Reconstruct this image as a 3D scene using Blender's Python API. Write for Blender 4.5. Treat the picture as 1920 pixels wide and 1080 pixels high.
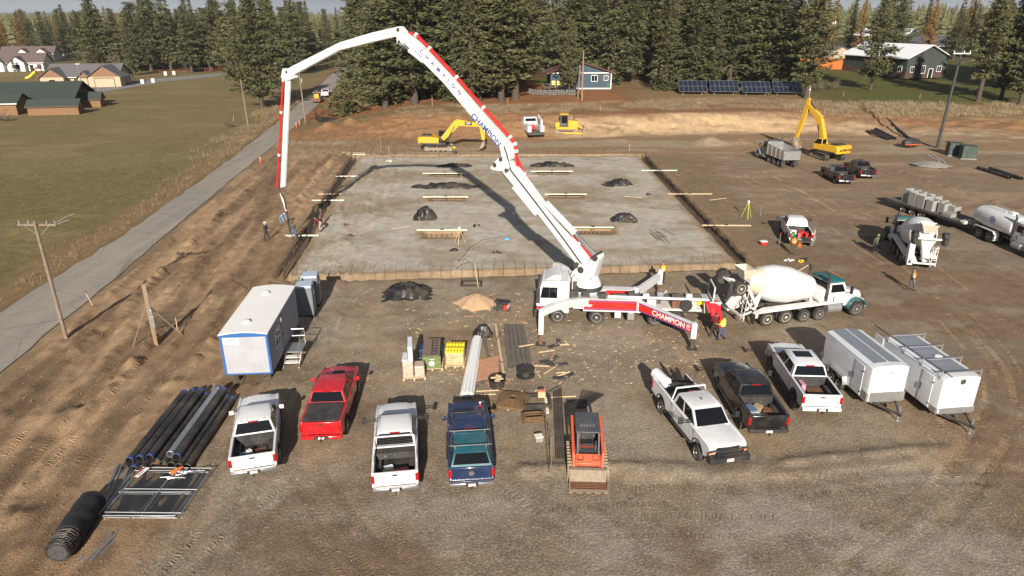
import bpy, bmesh, math, random
import numpy as np
from mathutils import Vector, Matrix
R_ = math.radians
for o in list(bpy.data.objects): bpy.data.objects.remove(o)
SC = bpy.context.scene
COL = SC.collection
# ---------------------------------------------------------------- camera
CAM_H, FPX, PITCH = 19.3, 1280.0, R_(21.72)
cd = bpy.data.cameras.new('camera'); cam = bpy.data.objects.new('camera', cd); COL.objects.link(cam)
cam.location = (0, 0, CAM_H); cam.rotation_euler = (math.pi/2-PITCH, 0, 0)
cd.sensor_width = 36; cd.lens = 24.0; cd.clip_start = .5; cd.clip_end = 12000
SC.camera = cam
# ---------------------------------------------------------------- sky, sun, exposure
SUN_EL, SUN_AZ = R_(24.0), R_(0.0)           # the sun stands behind the camera
w = bpy.data.worlds.new('World'); SC.world = w; w.use_nodes = True
nt = w.node_tree; bg = nt.nodes['Background']
sky = nt.nodes.new('ShaderNodeTexSky'); sky.sky_type = 'NISHITA'; sky.sun_disc = False
sky.sun_elevation = SUN_EL; sky.sun_rotation = math.pi+SUN_AZ; sky.air_density = .8; sky.dust_density = .4; sky.ozone_density = 2.0
# broken slate cloud over the whole sky
tcw = nt.nodes.new('ShaderNodeTexCoord'); mpw = nt.nodes.new('ShaderNodeMapping'); mpw.inputs['Scale'].default_value = (1, 1, 4); nzw = nt.nodes.new('ShaderNodeTexNoise'); nzw.inputs['Scale'].default_value = 2.2; nzw.inputs['Detail'].default_value = 6
rw = nt.nodes.new('ShaderNodeMapRange'); rw.inputs[1].default_value = .35; rw.inputs[2].default_value = .65; rw.inputs[3].default_value = 1.0; rw.inputs[4].default_value = .72
xw = nt.nodes.new('ShaderNodeMix'); xw.data_type = 'RGBA'; xw.inputs[7].default_value = (1.45, 1.62, 2.05, 1)
for a_, b_ in ((tcw.outputs['Generated'], mpw.inputs[0]), (mpw.outputs[0], nzw.inputs['Vector']), (nzw.outputs[0], rw.inputs[0]), (rw.outputs[0], xw.inputs[0]), (sky.outputs[0], xw.inputs[6]), (xw.outputs[2], bg.inputs[0])): nt.links.new(a_, b_)
bg.inputs[1].default_value = 0.085
sl = bpy.data.lights.new('sun', 'SUN'); sl.energy = 4.9; sl.angle = R_(.55); sl.color = (1, .93, .82)
so = bpy.data.objects.new('sun', sl); COL.objects.link(so); so.location = (0, -30, 60)
so.rotation_euler = Vector((math.sin(SUN_AZ)*math.cos(SUN_EL), math.cos(SUN_AZ)*math.cos(SUN_EL), -math.sin(SUN_EL))).to_track_quat('-Z', 'Y').to_euler()
vs = SC.view_settings; vs.view_transform = 'Standard'; vs.look = 'None'; vs.exposure = 0.56; vs.gamma = 1.0; vs.use_curve_mapping = False

def P(px, py, z=0.0):
    """point of the place at height z seen at (px, py) of the 1920 x 1080 photograph"""
    u = (px-960)/FPX; v = (540-py)/FPX
    dy = math.cos(PITCH)+v*math.sin(PITCH); dz = -math.sin(PITCH)+v*math.cos(PITCH)
    t = (z-CAM_H)/dz
    return Vector((u*t, dy*t, z))
# ---------------------------------------------------------------- helpers
def nrm(v):
    v = Vector(v); return v.normalized() if v.length > 1e-9 else Vector((0, 0, 1))
class MB:
    """collects shapes; build() links them as one mesh object"""
    def __init__(s): s.v = []; s.f = []; s.m = []
    def add(s, vs, fs, mi=0):
        b = len(s.v); s.v += [tuple(x) for x in vs]; s.f += [tuple(i+b for i in f) for f in fs]; s.m += [mi]*len(fs); return s
    def box(s, c, d, rz=0, mi=0, ry=0, rx=0):
        M = Matrix.Translation(c) @ Matrix.Rotation(rz, 4, 'Z') @ Matrix.Rotation(ry, 4, 'Y') @ Matrix.Rotation(rx, 4, 'X')
        vs = [M @ Vector((x*d[0]/2, y*d[1]/2, z*d[2]/2)) for x in (-1, 1) for y in (-1, 1) for z in (-1, 1)]
        return s.add(vs, [(0, 1, 3, 2), (4, 6, 7, 5), (0, 4, 5, 1), (2, 3, 7, 6), (0, 2, 6, 4), (1, 5, 7, 3)], mi)
    def b2(s, x0, x1, y0, y1, z0, z1, mi=0):
        return s.box(((x0+x1)/2, (y0+y1)/2, (z0+z1)/2), (abs(x1-x0), abs(y1-y0), abs(z1-z0)), 0, mi)
    def bar(s, a, b, w, h, up=(0, 0, 1), mi=0, w1=None, h1=None):
        a = Vector(a); b = Vector(b); d = nrm(b-a); sd = d.cross(Vector(up))
        if sd.length < 1e-4: sd = d.cross(Vector((1, 0, 0)))
        sd = nrm(sd); u = nrm(sd.cross(d)); w1 = w if w1 is None else w1; h1 = h if h1 is None else h1
        vs = [a+sd*i*w/2+u*j*h/2 for i, j in ((-1, -1), (1, -1), (1, 1), (-1, 1))]+[b+sd*i*w1/2+u*j*h1/2 for i, j in ((-1, -1), (1, -1), (1, 1), (-1, 1))]
        return s.add(vs, [(3, 2, 1, 0), (4, 5, 6, 7), (0, 1, 5, 4), (1, 2, 6, 5), (2, 3, 7, 6), (3, 0, 4, 7)], mi)
    def ring(s, c, d, r, n, up=(0, 0, 1)):
        d = nrm(d); sd = d.cross(Vector(up))
        if sd.length < 1e-3: sd = d.cross(Vector((1, 0, 0)))
        sd = nrm(sd); u = sd.cross(d)
        return [Vector(c)+sd*math.cos(2*math.pi*k/n)*r+u*math.sin(2*math.pi*k/n)*r for k in range(n)]
    def loft(s, rings, cap=True, mi=0, closed=False):
        n = len(rings[0]); vs = [p for r in rings for p in r]; fs = []
        k = len(rings)
        for i in range(k if closed else k-1):
            i2 = (i+1) % k
            for j in range(n):
                j2 = (j+1) % n; fs.append((i*n+j, i*n+j2, i2*n+j2, i2*n+j))
        if cap and not closed: fs += [tuple(range(n-1, -1, -1)), tuple(range((k-1)*n, k*n))]
        return s.add(vs, fs, mi)
    def cyl(s, a, b, r, r1=None, n=12, cap=True, mi=0):
        a = Vector(a); b = Vector(b); d = b-a
        return s.loft([s.ring(a, d, r, n), s.ring(b, d, r if r1 is None else r1, n)], cap, mi)
    def tube(s, pts, r, n=6, mi=0):
        pts = [Vector(p) for p in pts]; rs = []
        for i, p in enumerate(pts):
            d = pts[min(i+1, len(pts)-1)]-pts[max(i-1, 0)]
            rr = r[i] if isinstance(r, (list, tuple)) else r
            rs.append(s.ring(p, d, rr, n))
        return s.loft(rs, True, mi)
    def lathe(s, prof, o, d, n=20, mi=0, cap=True):
        o = Vector(o); d = nrm(d)
        return s.loft([s.ring(o+d*t, d, max(r, .001), n) for r, t in prof], cap, mi)
    def prism(s, poly, y0, y1, mi=0, fn=None):
        """polygon in x-z, drawn out along y (fn maps (x, y, z) elsewhere)"""
        n = len(poly); f = fn or (lambda x, y, z: (x, y, z))
        vs = [f(x, y0, z) for x, z in poly]+[f(x, y1, z) for x, z in poly]
        fs = [tuple(range(n)), tuple(range(2*n-1, n-1, -1))]+[(i, n+i, n+(i+1) % n, (i+1) % n) for i in range(n)]
        return s.add(vs, fs, mi)
    def quad(s, a, b, c, d, mi=0): return s.add([a, b, c, d], [(0, 1, 2, 3)], mi)
    def mesh(s, name, mats, smooth=35, fix=True):
        me = bpy.data.meshes.new(name); me.from_pydata(s.v, [], s.f)
        for m in (mats if isinstance(mats, (list, tuple)) else [mats]): me.materials.append(m)
        me.polygons.foreach_set('material_index', s.m)
        if fix:
            bm = bmesh.new(); bm.from_mesh(me); bmesh.ops.recalc_face_normals(bm, faces=bm.faces); bm.to_mesh(me); bm.free()
        if smooth:
            me.polygons.foreach_set('use_smooth', [True]*len(me.polygons)); me.set_sharp_from_angle(angle=R_(smooth))
        me.update(); return me
    def build(s, name, mats, parent=None, bev=0, smooth=35, fix=True, label=None, seg=2):
        return ob(name, s.mesh(name, mats, smooth, fix), parent, bev, label, seg)
def ob(name, me, parent=None, bev=0, label=None, seg=2):
    o = bpy.data.objects.new(name, me); COL.objects.link(o)
    if parent is not None: o.parent = parent
    if bev:
        m = o.modifiers.new('bevel', 'BEVEL'); m.width = bev; m.segments = seg; m.limit_method = 'ANGLE'; m.angle_limit = R_(32)
    if label: o['label'] = label
    return o
def tag(o, label, cat, group=None, kind=None):
    if label: o['label'] = label
    if cat: o['category'] = cat
    if group: o['group'] = group
    if kind: o['kind'] = kind
    return o
def T(name, label, cat, loc=(0, 0, 0), rz=0, group=None):
    o = bpy.data.objects.new(name, None); COL.objects.link(o); o.empty_display_size = .3
    o.location = loc; o.rotation_euler = (0, 0, rz); return tag(o, label, cat, group)
KIDS = {}
def copy_tree(o, parent=None):
    c = o.copy(); COL.objects.link(c)
    if parent is not None:
        c.parent = parent; c.matrix_parent_inverse = o.matrix_parent_inverse.copy()
    for ch in list(o.children): copy_tree(ch, c)
    return c
def dup(o, loc, rz, label, group=None, scale=None):
    c = copy_tree(o); c.location = loc; c.rotation_euler = (0, 0, rz); c['label'] = label
    if group: c['group'] = group
    if scale: c.scale = scale if isinstance(scale, (tuple, list)) else (scale,)*3
    return c
def place2(r, zr, f, zf):
    a = P(r[0], r[1], zr); b = P(f[0], f[1], zf); d = b-a; m = (a+b)/2
    return Vector((m.x, m.y, 0)), math.atan2(d.y, d.x), math.hypot(d.x, d.y)
# ---------------------------------------------------------------- materials
MATS = {}
def M(name, col, rough=.55, metal=0, var=.12, scale=2.5, bump=0, dust=0, coat=0, dustcol=(.30, .23, .16), spec=.5, bscale=None, trans=0, emit=None):
    if name in MATS: return MATS[name]
    m = bpy.data.materials.new(name); m.use_nodes = True; nt = m.node_tree; N = nt.nodes; L = nt.links
    b = N['Principled BSDF']; b.inputs['Roughness'].default_value = rough; b.inputs['Metallic'].default_value = metal
    b.inputs['Specular IOR Level'].default_value = spec; b.inputs['Coat Weight'].default_value = coat; b.inputs['Coat Roughness'].default_value = .12
    tc = N.new('ShaderNodeTexCoord'); nz = N.new('ShaderNodeTexNoise'); nz.inputs['Scale'].default_value = scale; nz.inputs['Detail'].default_value = 6; nz.inputs['Roughness'].default_value = .65
    L.new(tc.outputs['Object'], nz.inputs['Vector'])
    mx = N.new('ShaderNodeMix'); mx.data_type = 'RGBA'
    mr = N.new('ShaderNodeMapRange'); mr.inputs[1].default_value = .3; mr.inputs[2].default_value = .7
    L.new(nz.outputs[0], mr.inputs[0]); L.new(mr.outputs[0], mx.inputs[0])
    mx.inputs[6].default_value = (*[c*(1-var) for c in col], 1); mx.inputs[7].default_value = (*[min(c*(1+var), .95) for c in col], 1)
    out = mx.outputs[2]
    if dust:
        n2 = N.new('ShaderNodeTexNoise'); n2.inputs['Scale'].default_value = 1.1; n2.inputs['Detail'].default_value = 8; n2.inputs['Roughness'].default_value = .7
        L.new(tc.outputs['Object'], n2.inputs['Vector'])
        m2 = N.new('ShaderNodeMapRange'); m2.inputs[1].default_value = .42; m2.inputs[2].default_value = .75; m2.inputs[4].default_value = dust; L.new(n2.outputs[0], m2.inputs[0])
        x2 = N.new('ShaderNodeMix'); x2.data_type = 'RGBA'; L.new(m2.outputs[0], x2.inputs[0]); L.new(out, x2.inputs[6]); x2.inputs[7].default_value = (*dustcol, 1); out = x2.outputs[2]
    L.new(out, b.inputs['Base Color'])
    if bump:
        n3 = N.new('ShaderNodeTexNoise'); n3.inputs['Scale'].default_value = bscale or scale*4; n3.inputs['Detail'].default_value = 5; L.new(tc.outputs['Object'], n3.inputs['Vector'])
        bp = N.new('ShaderNodeBump'); bp.inputs['Strength'].default_value = bump; bp.inputs['Distance'].default_value = .05; L.new(n3.outputs[0], bp.inputs['Height']); L.new(bp.outputs[0], b.inputs['Normal'])
    if emit: b.inputs['Emission Color'].default_value = (*emit, 1); b.inputs['Emission Strength'].default_value = 1
    MATS[name] = m; return m
WHITE = M('white_paint', (.72, .72, .715), .32, var=.04, dust=.22, coat=.3)
OFFW = M('offwhite_paint', (.74, .72, .68), .4, var=.06, dust=.35)
BLACKP = M('black_paint', (.012, .012, .014), .22, var=.2, dust=.16, coat=.6)
REDP = M('red_paint', (.50, .010, .016), .25, var=.1, dust=.08, coat=.7)
BLUEP = M('navy_paint', (.010, .026, .080), .25, var=.12, dust=.12, coat=.6)
TEALP = M('teal_paint', (.004, .115, .115), .35, var=.12, dust=.2, coat=.3)
CANT = M('canopy_teal', (.012, .10, .135), .35, var=.12, dust=.22)
GLASS = M('dark_glass', (.006, .007, .009), .07, var=.1, spec=.45)
RUB = M('rubber', (.022, .021, .020), .8, var=.25, dust=.55, dustcol=(.20, .165, .125))
RIM = M('rim_silver', (.58, .57, .55), .35, .6, dust=.3)
RIMD = M('rim_dark', (.05, .05, .05), .4, .4, dust=.35)
RIMC = M('rim_cream', (.62, .56, .44), .5, 0, dust=.35)
LINER = M('bed_liner', (.028, .028, .029), .8, var=.2, dust=.3)
PLAST = M('black_plastic', (.022, .022, .023), .6, var=.2, dust=.25)
CHROME = M('chrome', (.62, .62, .62), .22, .9, dust=.15)
STEEL = M('galvanised_steel', (.40, .41, .42), .45, .7, var=.15, dust=.15)
DSTEEL = M('dark_steel', (.06, .058, .055), .55, .4, var=.25, dust=.4)
ALU = M('aluminium', (.55, .55, .55), .38, .75, dust=.15)
RUST = M('rusty_steel', (.19, .085, .045), .8, .1, var=.35, scale=6, bump=.2)
TAILR = M('tail_light', (.36, .008, .010), .2, var=.05, coat=.5)
LAMPG = M('lamp_glass', (.75, .75, .74), .12, var=.03, coat=.5)
AMBER = M('amber_lamp', (.75, .22, .02), .3, var=.05)
PLATE = M('licence_plate', (.70, .58, .55), .5, var=.12, scale=30)
WOOD = M('new_lumber', (.60, .46, .28), .75, var=.14, scale=5, bump=.1)
BOARD = M('pale_board', (.80, .76, .62), .7, var=.08, scale=4)
OLDW = M('weathered_wood', (.135, .115, .095), .9, var=.3, scale=7, bump=.25)
PLY = M('plywood', (.50, .25, .15), .75, var=.16, scale=2.5)
CATY = M('machine_yellow', (.72, .40, .015), .45, var=.1, dust=.35)
KUBO = M('machine_orange', (.72, .10, .035), .42, var=.08, dust=.25)
MUD = M('dried_mud_steel', (.30, .24, .17), .85, var=.25, scale=5, bump=.3)
PVC = M('white_pvc', (.84, .84, .83), .4, var=.03)
BLKPIPE = M('black_pipe', (.020, .020, .021), .5, var=.3, dust=.3, scale=6)
POLY = M('black_polythene', (.014, .014, .015), .42, var=.3, dust=.35)
REDB = M('pump_red', (.60, .022, .018), .35, var=.06, dust=.08)
BLUT = M('print_blue', (.030, .075, .30), .5, var=.05)
WTXT = M('print_white', (.86, .86, .85), .5, var=.03)
BTXT = M('print_black', (.02, .02, .02), .5, var=.05)
CONC = M('precast_concrete', (.29, .28, .255), .85, var=.15, scale=3, bump=.15)
REBAR = M('rebar', (.07, .058, .05), .75, .3, var=.3, scale=9)
FONT_CACHE = {}
def text_mb(txt, size, sp=1.0):
    """flat lettering as vertices and faces: width along x, height along y"""
    c = bpy.data.curves.new('lettering', 'FONT'); c.body = txt; c.size = size; c.align_x = 'CENTER'; c.align_y = 'CENTER'; c.space_character = sp; c.offset = size*.018
    o = bpy.data.objects.new('lettering', c); COL.objects.link(o)
    dg = bpy.context.evaluated_depsgraph_get(); me = bpy.data.meshes.new_from_object(o.evaluated_get(dg))
    vs = [v.co.copy() for v in me.vertices]; fs = [tuple(p.vertices) for p in me.polygons]
    bpy.data.objects.remove(o); bpy.data.curves.remove(c); bpy.data.meshes.remove(me); return vs, fs
def lettering(txt, size, o, ux, uy, mat, parent, name='lettering', sp=1.0):
    vs, fs = text_mb(txt, size, sp); o = Vector(o); ux = nrm(ux); uy = nrm(uy)
    mb = MB(); mb.add([o+ux*v.x+uy*v.y for v in vs], fs); return mb.build(name, mat, parent, smooth=0, fix=False)
def marks(o, ux, uy, w_, h_, n, mat, parent, seed=1, slant=.0):
    """a line of print too small to read: short uneven strokes, no letters"""
    r = random.Random(seed); o = Vector(o); ux = nrm(ux); uy = nrm(uy); mb = MB()
    for k in range(n):
        c = o+ux*(w_*((k+.5)/n-.5)); a = w_/n*r.uniform(.18, .36); b = h_*r.uniform(.3, .5); mb.quad(c-ux*a-uy*b, c+ux*a-uy*b, c+ux*(a+slant)+uy*b, c-ux*(a-slant)+uy*b)
    return mb.build('print', mat, parent, smooth=0, fix=False)
WCACHE = {}
def wheel(parent, x, y, r=.41, wd=.28, rim=None, side=1, dual=False, z=None):
    """side = +1: the outer face looks to +y"""
    rim = rim or RIM; k = (r, wd, rim.name, dual, side)
    if k not in WCACHE:
        a = MB(); ws = [0] if not dual else [0, -side*(wd+.06)]
        for off in ws:
            h = wd/2; a.lathe([(r*.60, -h*.9), (r*.62, -h), (r*.9, -h), (r*.97, -h*.75), (r, -h*.45), (r, h*.45), (r*.97, h*.75), (r*.9, h), (r*.62, h), (r*.60, h*.9)], (0, off, 0), (0, 1, 0), 24)
        b = MB(); h = wd/2*side
        b.lathe([(r*.60, h*.2), (r*.605, h*.98), (r*.56, h*1.0), (r*.50, h*.62), (r*.20, h*.70), (r*.17, h*.98), (.01, h*1.0)], (0, 0, 0), (0, 1, 0), 20)
        c = MB()
        for q in range(8):
            an = q*math.pi/4; c.box((math.cos(an)*r*.38, h*.68, math.sin(an)*r*.38), (r*.10, .012, r*.10), ry=-an)
        WCACHE[k] = (a.mesh('wheel', RUB), b.mesh('rim', rim), c.mesh('rim_hole', PLAST))
    t, q, hh = WCACHE[k]
    o = ob('wheel', t, parent); o.location = (x, y, r if z is None else z); ob('rim', q, o); ob('rim_hole', hh, o); return o
def arc(cx, cz, r, a0, a1, n=9): return [(cx+r*math.cos(R_(a0+(a1-a0)*k/(n-1))), cz+r*math.sin(R_(a0+(a1-a0)*k/(n-1)))) for k in range(n)]
def pane(mb, a, b, c, d, ins=.06, off=.012, mi=0):
    """a pane set just proud of the face a b c d, kept away from its edges"""
    a, b, c, d = map(Vector, (a, b, c, d)); ce = (a+b+c+d)/4; n = nrm((b-a).cross(d-a))
    q = [p+(nrm(ce-p)*ins)*1.3+n*off for p in (a, b, c, d)]; q2 = [p-n*(off+.01) for p in q]
    mb.add(q+q2, [(0, 1, 2, 3), (0, 4, 5, 1), (1, 5, 6, 2), (2, 6, 7, 3), (3, 7, 4, 0)], mi)
# ---------------------------------------------------------------- ground
def _hash(ix, iy, s):
    n = (ix.astype(np.int64)*374761393+iy.astype(np.int64)*668265263+s*974711) & 0x7fffffff
    n = ((n ^ (n >> 13))*1274126177) & 0x7fffffff
    return ((n ^ (n >> 16)) & 0xffff)/65535.0
def vnoise(x, y, s=0):
    ix = np.floor(x); iy = np.floor(y); fx = x-ix; fy = y-iy; fx = fx*fx*(3-2*fx); fy = fy*fy*(3-2*fy)
    a = _hash(ix, iy, s); b = _hash(ix+1, iy, s); c = _hash(ix, iy+1, s); d = _hash(ix+1, iy+1, s)
    return (a*(1-fx)+b*fx)*(1-fy)+(c*(1-fx)+d*fx)*fy
def fbm(x, y, s=0, o=4):
    t = 0; a = .5; n = 0
    for k in range(o): t = t+a*vnoise(x*2**k, y*2**k, s+k*17); n += a; a *= .5
    return t/n
def sst(a, b, x): t = np.clip((x-a)/(b-a), 0, 1); return t*t*(3-2*t)
def seg_d(x, y, pts):
    """distance to a polyline"""
    best = np.full(np.shape(x), 1e9)
    for (ax, ay), (bx, by) in zip(pts[:-1], pts[1:]):
        dx = bx-ax; dy = by-ay; L = dx*dx+dy*dy+1e-9
        t = np.clip(((x-ax)*dx+(y-ay)*dy)/L, 0, 1); best = np.minimum(best, np.hypot(x-ax-t*dx, y-ay-t*dy))
    return best
def pip(x, y, poly):
    r = np.zeros(np.shape(x), bool); n = len(poly)
    for i in range(n):
        x0, y0 = poly[i]; x1, y1 = poly[(i+1) % n]
        if y0 == y1: continue
        c = ((y0 > y) != (y1 > y)) & (x < (x1-x0)*(y-y0)/(y1-y0)+x0); r ^= c
    return r
def PX(*pp): return [tuple(P(a, b))[:2] for a, b in pp]
ROAD_L = [(-30.5, -60), (-33.2, 0), (-35.7, 40), (-36.9, 63), (-40.8, 98.4), (-45.6, 134), (-54.9, 196), (-68.5, 280), (-90, 400)]
ROAD_R = [(-24.6, -60), (-27.4, 0), (-30.0, 37), (-31.7, 53), (-35.2, 82), (-37.6, 105), (-41.0, 131), (-48.9, 190), (-61.5, 272), (-82, 396)]
def road_edge(E, y): return np.interp(y, [p[1] for p in E], [p[0] for p in E])
PAD = [(-18.4, 50.2), (19.6, 53.4), (19.4, 102.3), (-23.4, 101.4)]
# px positions of the footing pits: centre, half width (m), half depth (m)
PITS = [((838, 372), 1.9, 1.0), ((829, 440), 1.7, 1.0), ((836, 327), 2.0, 1.0), ((1062, 367), 1.9, 1.0), ((1112, 432), 1.9, 1.0), ((1037, 323), 2.0, 1.0)]
RIDGE = [(PX((95, 660), (180, 580), (270, 497), (350, 425), (430, 352)), .22, .3), (PX((150, 800), (250, 690), (310, 610)), .20, .3), (PX((30, 860), (140, 745), (240, 640), (345, 530), (445, 425)), .12, .28), (PX((100, 900), (220, 765), (330, 640), (430, 520)), .10, .25), (PX((60, 830), (170, 715), (290, 580), (400, 462)), .12, .3),
         (PX((0, 790), (60, 735), (110, 692), (200, 612), (280, 538), (340, 478), (420, 398), (480, 345)), .34, .42),
         (PX((330, 722), (365, 680), (405, 632)), .36, .5), (PX((0, 985), (60, 900), (150, 800), (215, 720)), .16, .35), (PX((235, 715), (330, 585), (440, 470)), .13, .3),
         (PX((985, 882), (1150, 876), (1320, 878), (1480, 868), (1640, 852), (1770, 842)), .15, .42), (PX((1180, 893), (1500, 888), (1740, 862)), .10, .35),
         (PX((1660, 315), (1760, 350), (1880, 385), (1960, 410)), .30, .6), (PX((560, 330), (500, 420), (470, 480)), .16, .6), (PX((640, 285), (600, 330), (560, 385)), .3, .8)]
RUT = [PX((0, 860), (120, 735), (230, 610), (330, 505), (430, 410), (510, 330)), PX((0, 930), (150, 760), (270, 620), (380, 500)), PX((150, 905), (260, 770), (360, 650)),
       PX((1560, 1080), (1720, 960), (1800, 850), (1850, 760), (1840, 690), (1760, 600)), PX((1640, 1080), (1790, 970), (1870, 860), (1905, 770), (1890, 690), (1800, 600)),
       PX((1100, 1020), (960, 930), (900, 880)), PX((560, 900), (620, 1000), (700, 1080)), PX((640, 1080), (560, 960), (520, 900)), PX((1920, 905), (1700, 905), (1500, 930)),
       PX((1700, 540), (1600, 480), (1500, 400), (1380, 330)), PX((1760, 560), (1660, 470), (1560, 390), (1430, 320)), PX((1920, 620), (1800, 560), (1700, 470)),
       PX((300, 1080), (420, 940), (560, 830), (700, 700)), PX((360, 1080), (480, 950), (620, 840)), PX((1250, 340), (1330, 300), (1500, 265), (1600, 262))]
def bank_y(x): return np.interp(x, [-40, -23, 4, 32, 47, 70, 100], [113, 115, 116, 121.5, 123, 118, 110])
def hgt(x, y, fine=True):
    x = np.asarray(x, float); y = np.asarray(y, float)
    sx = sst(-40, -14, x); yb = bank_y(x); wd = np.interp(x, [-20, 5, 30, 48, 60, 90], [16, 10, 6.5, 7, 16, 30])
    t = np.clip((y-yb)/wd, 0, 1); z = sx*(2.9*t*t*(3-2*t)+1.1*t*(1-t)*4*(fbm(x/2.5, y/1.2, 15, 3)-.5)+sst(130, 158, y)*1.2+sst(155, 215, y)*2.2*sst(0, 60, x))
    z = z+sst(500, 1500, np.hypot(x, y))*6*(fbm(x/400, y/400, 9)-.3)
    rl = road_edge(ROAD_L, y); rr = road_edge(ROAD_R, y)
    offroad = sst(0, 2.5, np.maximum(rl-x, x-rr)); z = z-.10*(1-sst(-.4, .2, np.maximum(rl-x, x-rr)))
    z = z+offroad*sst(2, 7, rl-x)*(.5*(fbm(x/30, y/30, 3)-.5))*sst(0, 40, y)
    if not fine: return z
    z = z+offroad*(.05*(fbm(x/2.2, y/2.2, 5)-.5)+.035*(fbm(x/.6, y/.6, 6, 3)-.5))
    dirt = sst(.3, 2.0, x-rr)*sst(-9.5, -14, x+.06*(y-50))*sst(16, 24, y+abs(x)*.3)
    uu = x+.075*y; rid = 1-np.abs(2*fbm(uu/.75, y/9, 7, 3)-1); rid2 = 1-np.abs(2*fbm(uu/.33, y/4, 8, 2)-1); z = z+dirt*(.30*(rid**3-.4)+.12*(rid2**2-.4)+.09*(fbm(x/1.6, y/2.2, 77, 3)-.5)+.05*(fbm(x/.35, y/.35, 78, 2)-.5))
    nr = .7+.9*fbm(x/.9, y/.9, 11, 3); brk = sst(.30, .55, fbm(x/3.0, y/3.0, 12, 3))
    for pts, h, wr in RIDGE:
        d = seg_d(x, y, pts); z = z+sst(.1, 1.0, x-rr)*h*np.exp(-(d/wr)**2)*nr*(.35+.65*brk)*(.6+.8*fbm(x/.3, y/.3, 79, 2))
    for i, pts in enumerate(RUT):
        pts2 = [(a+.9, b+.9) for a, b in pts]
        for pp in (pts, pts2):
            d = seg_d(x, y, pp); z = z-.042*np.exp(-(d/.20)**2)*sst(.35, .6, fbm(x/2.2, y/2.2, 20+i))*(.4+1.2*fbm(x/.35, y/.35, 90, 2))+.016*np.exp(-((d-.40)/.16)**2)*brk
    for (c, r, h) in [((140, 782), 1.2, .55), ((118, 800), .8, .35), ((246, 690), .8, .4), ((35, 975), .9, .35), ((1330, 268), 3.6, 1.3), ((1385, 268), 3.2, .9), ((1160, 262), 3, .3), ((615, 245), 3.0, 1.2), ((560, 375), 1.3, .35), ((1740, 315), 2.2, .6), ((655, 240), 2.4, .9)]:
        q = P(*c); d = np.hypot(x-q.x, y-q.y)/r; z = z+h*np.clip(1-d, 0, 1)**1.2*(.8+.4*fbm(x/.7, y/.7, 13, 3))
    # trench round the pad and pits of the footings
    e = PAD+[PAD[0]]; jit = .25*(fbm(x/1.1, y/1.1, 14, 3)-.5)
    d = seg_d(x, y, e)+jit; z = z-(.62-.2*sst(60, 52, y))*(1-sst(.45, .68, d))
    for (c, hw, hd) in PITS:
        q = P(*c); dx = np.abs(x-q.x)-hw; dy = np.abs(y-q.y)-hd; dd = np.maximum(dx, dy)+jit*.6; z = z-.5*(1-sst(-.12, .12, dd))
    return z
def grow(a, step, lim, g=1.13):
    out = []; s = step
    while True:
        s *= g; a += s
        if (step > 0 and a >= lim) or (step < 0 and a <= lim): out.append(lim); break
        out.append(a)
    return out
ST = .21
fx = list(np.arange(-44, 58.01, ST)); fy = list(np.arange(15, 106.01, ST))
mx_ = list(np.arange(58.5, 90, .6)); lx_ = list(np.arange(-60, -44.2, .6)); my_ = list(np.arange(106.5, 150, .55))
XS = np.array(sorted(grow(-60, -.6, -7000))+lx_+fx+mx_+grow(90, .6, 7000)); YS = np.array(sorted(grow(15, -.3, -300))+fy+my_+grow(150, .6, 9000))
GX, GY = np.meshgrid(XS, YS); GZ = hgt(GX, GY)
far = sst(3800, 6500, GY)*110*np.clip(fbm(GX/2200+3.1, GY/2200, 31, 4)-.33+.18*sst(1500, 4000, np.abs(GX)), 0, 1)
GZ = GZ+far
def gz(x, y):
    """height of the ground sheet at x, y"""
    i = int(np.clip(np.searchsorted(XS, x)-1, 0, len(XS)-2)); j = int(np.clip(np.searchsorted(YS, y)-1, 0, len(YS)-2))
    a = (x-XS[i])/(XS[i+1]-XS[i]); b = (y-YS[j])/(YS[j+1]-YS[j])
    return float((GZ[j, i]*(1-a)+GZ[j, i+1]*a)*(1-b)+(GZ[j+1, i]*(1-a)+GZ[j+1, i+1]*a)*b)
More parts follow.
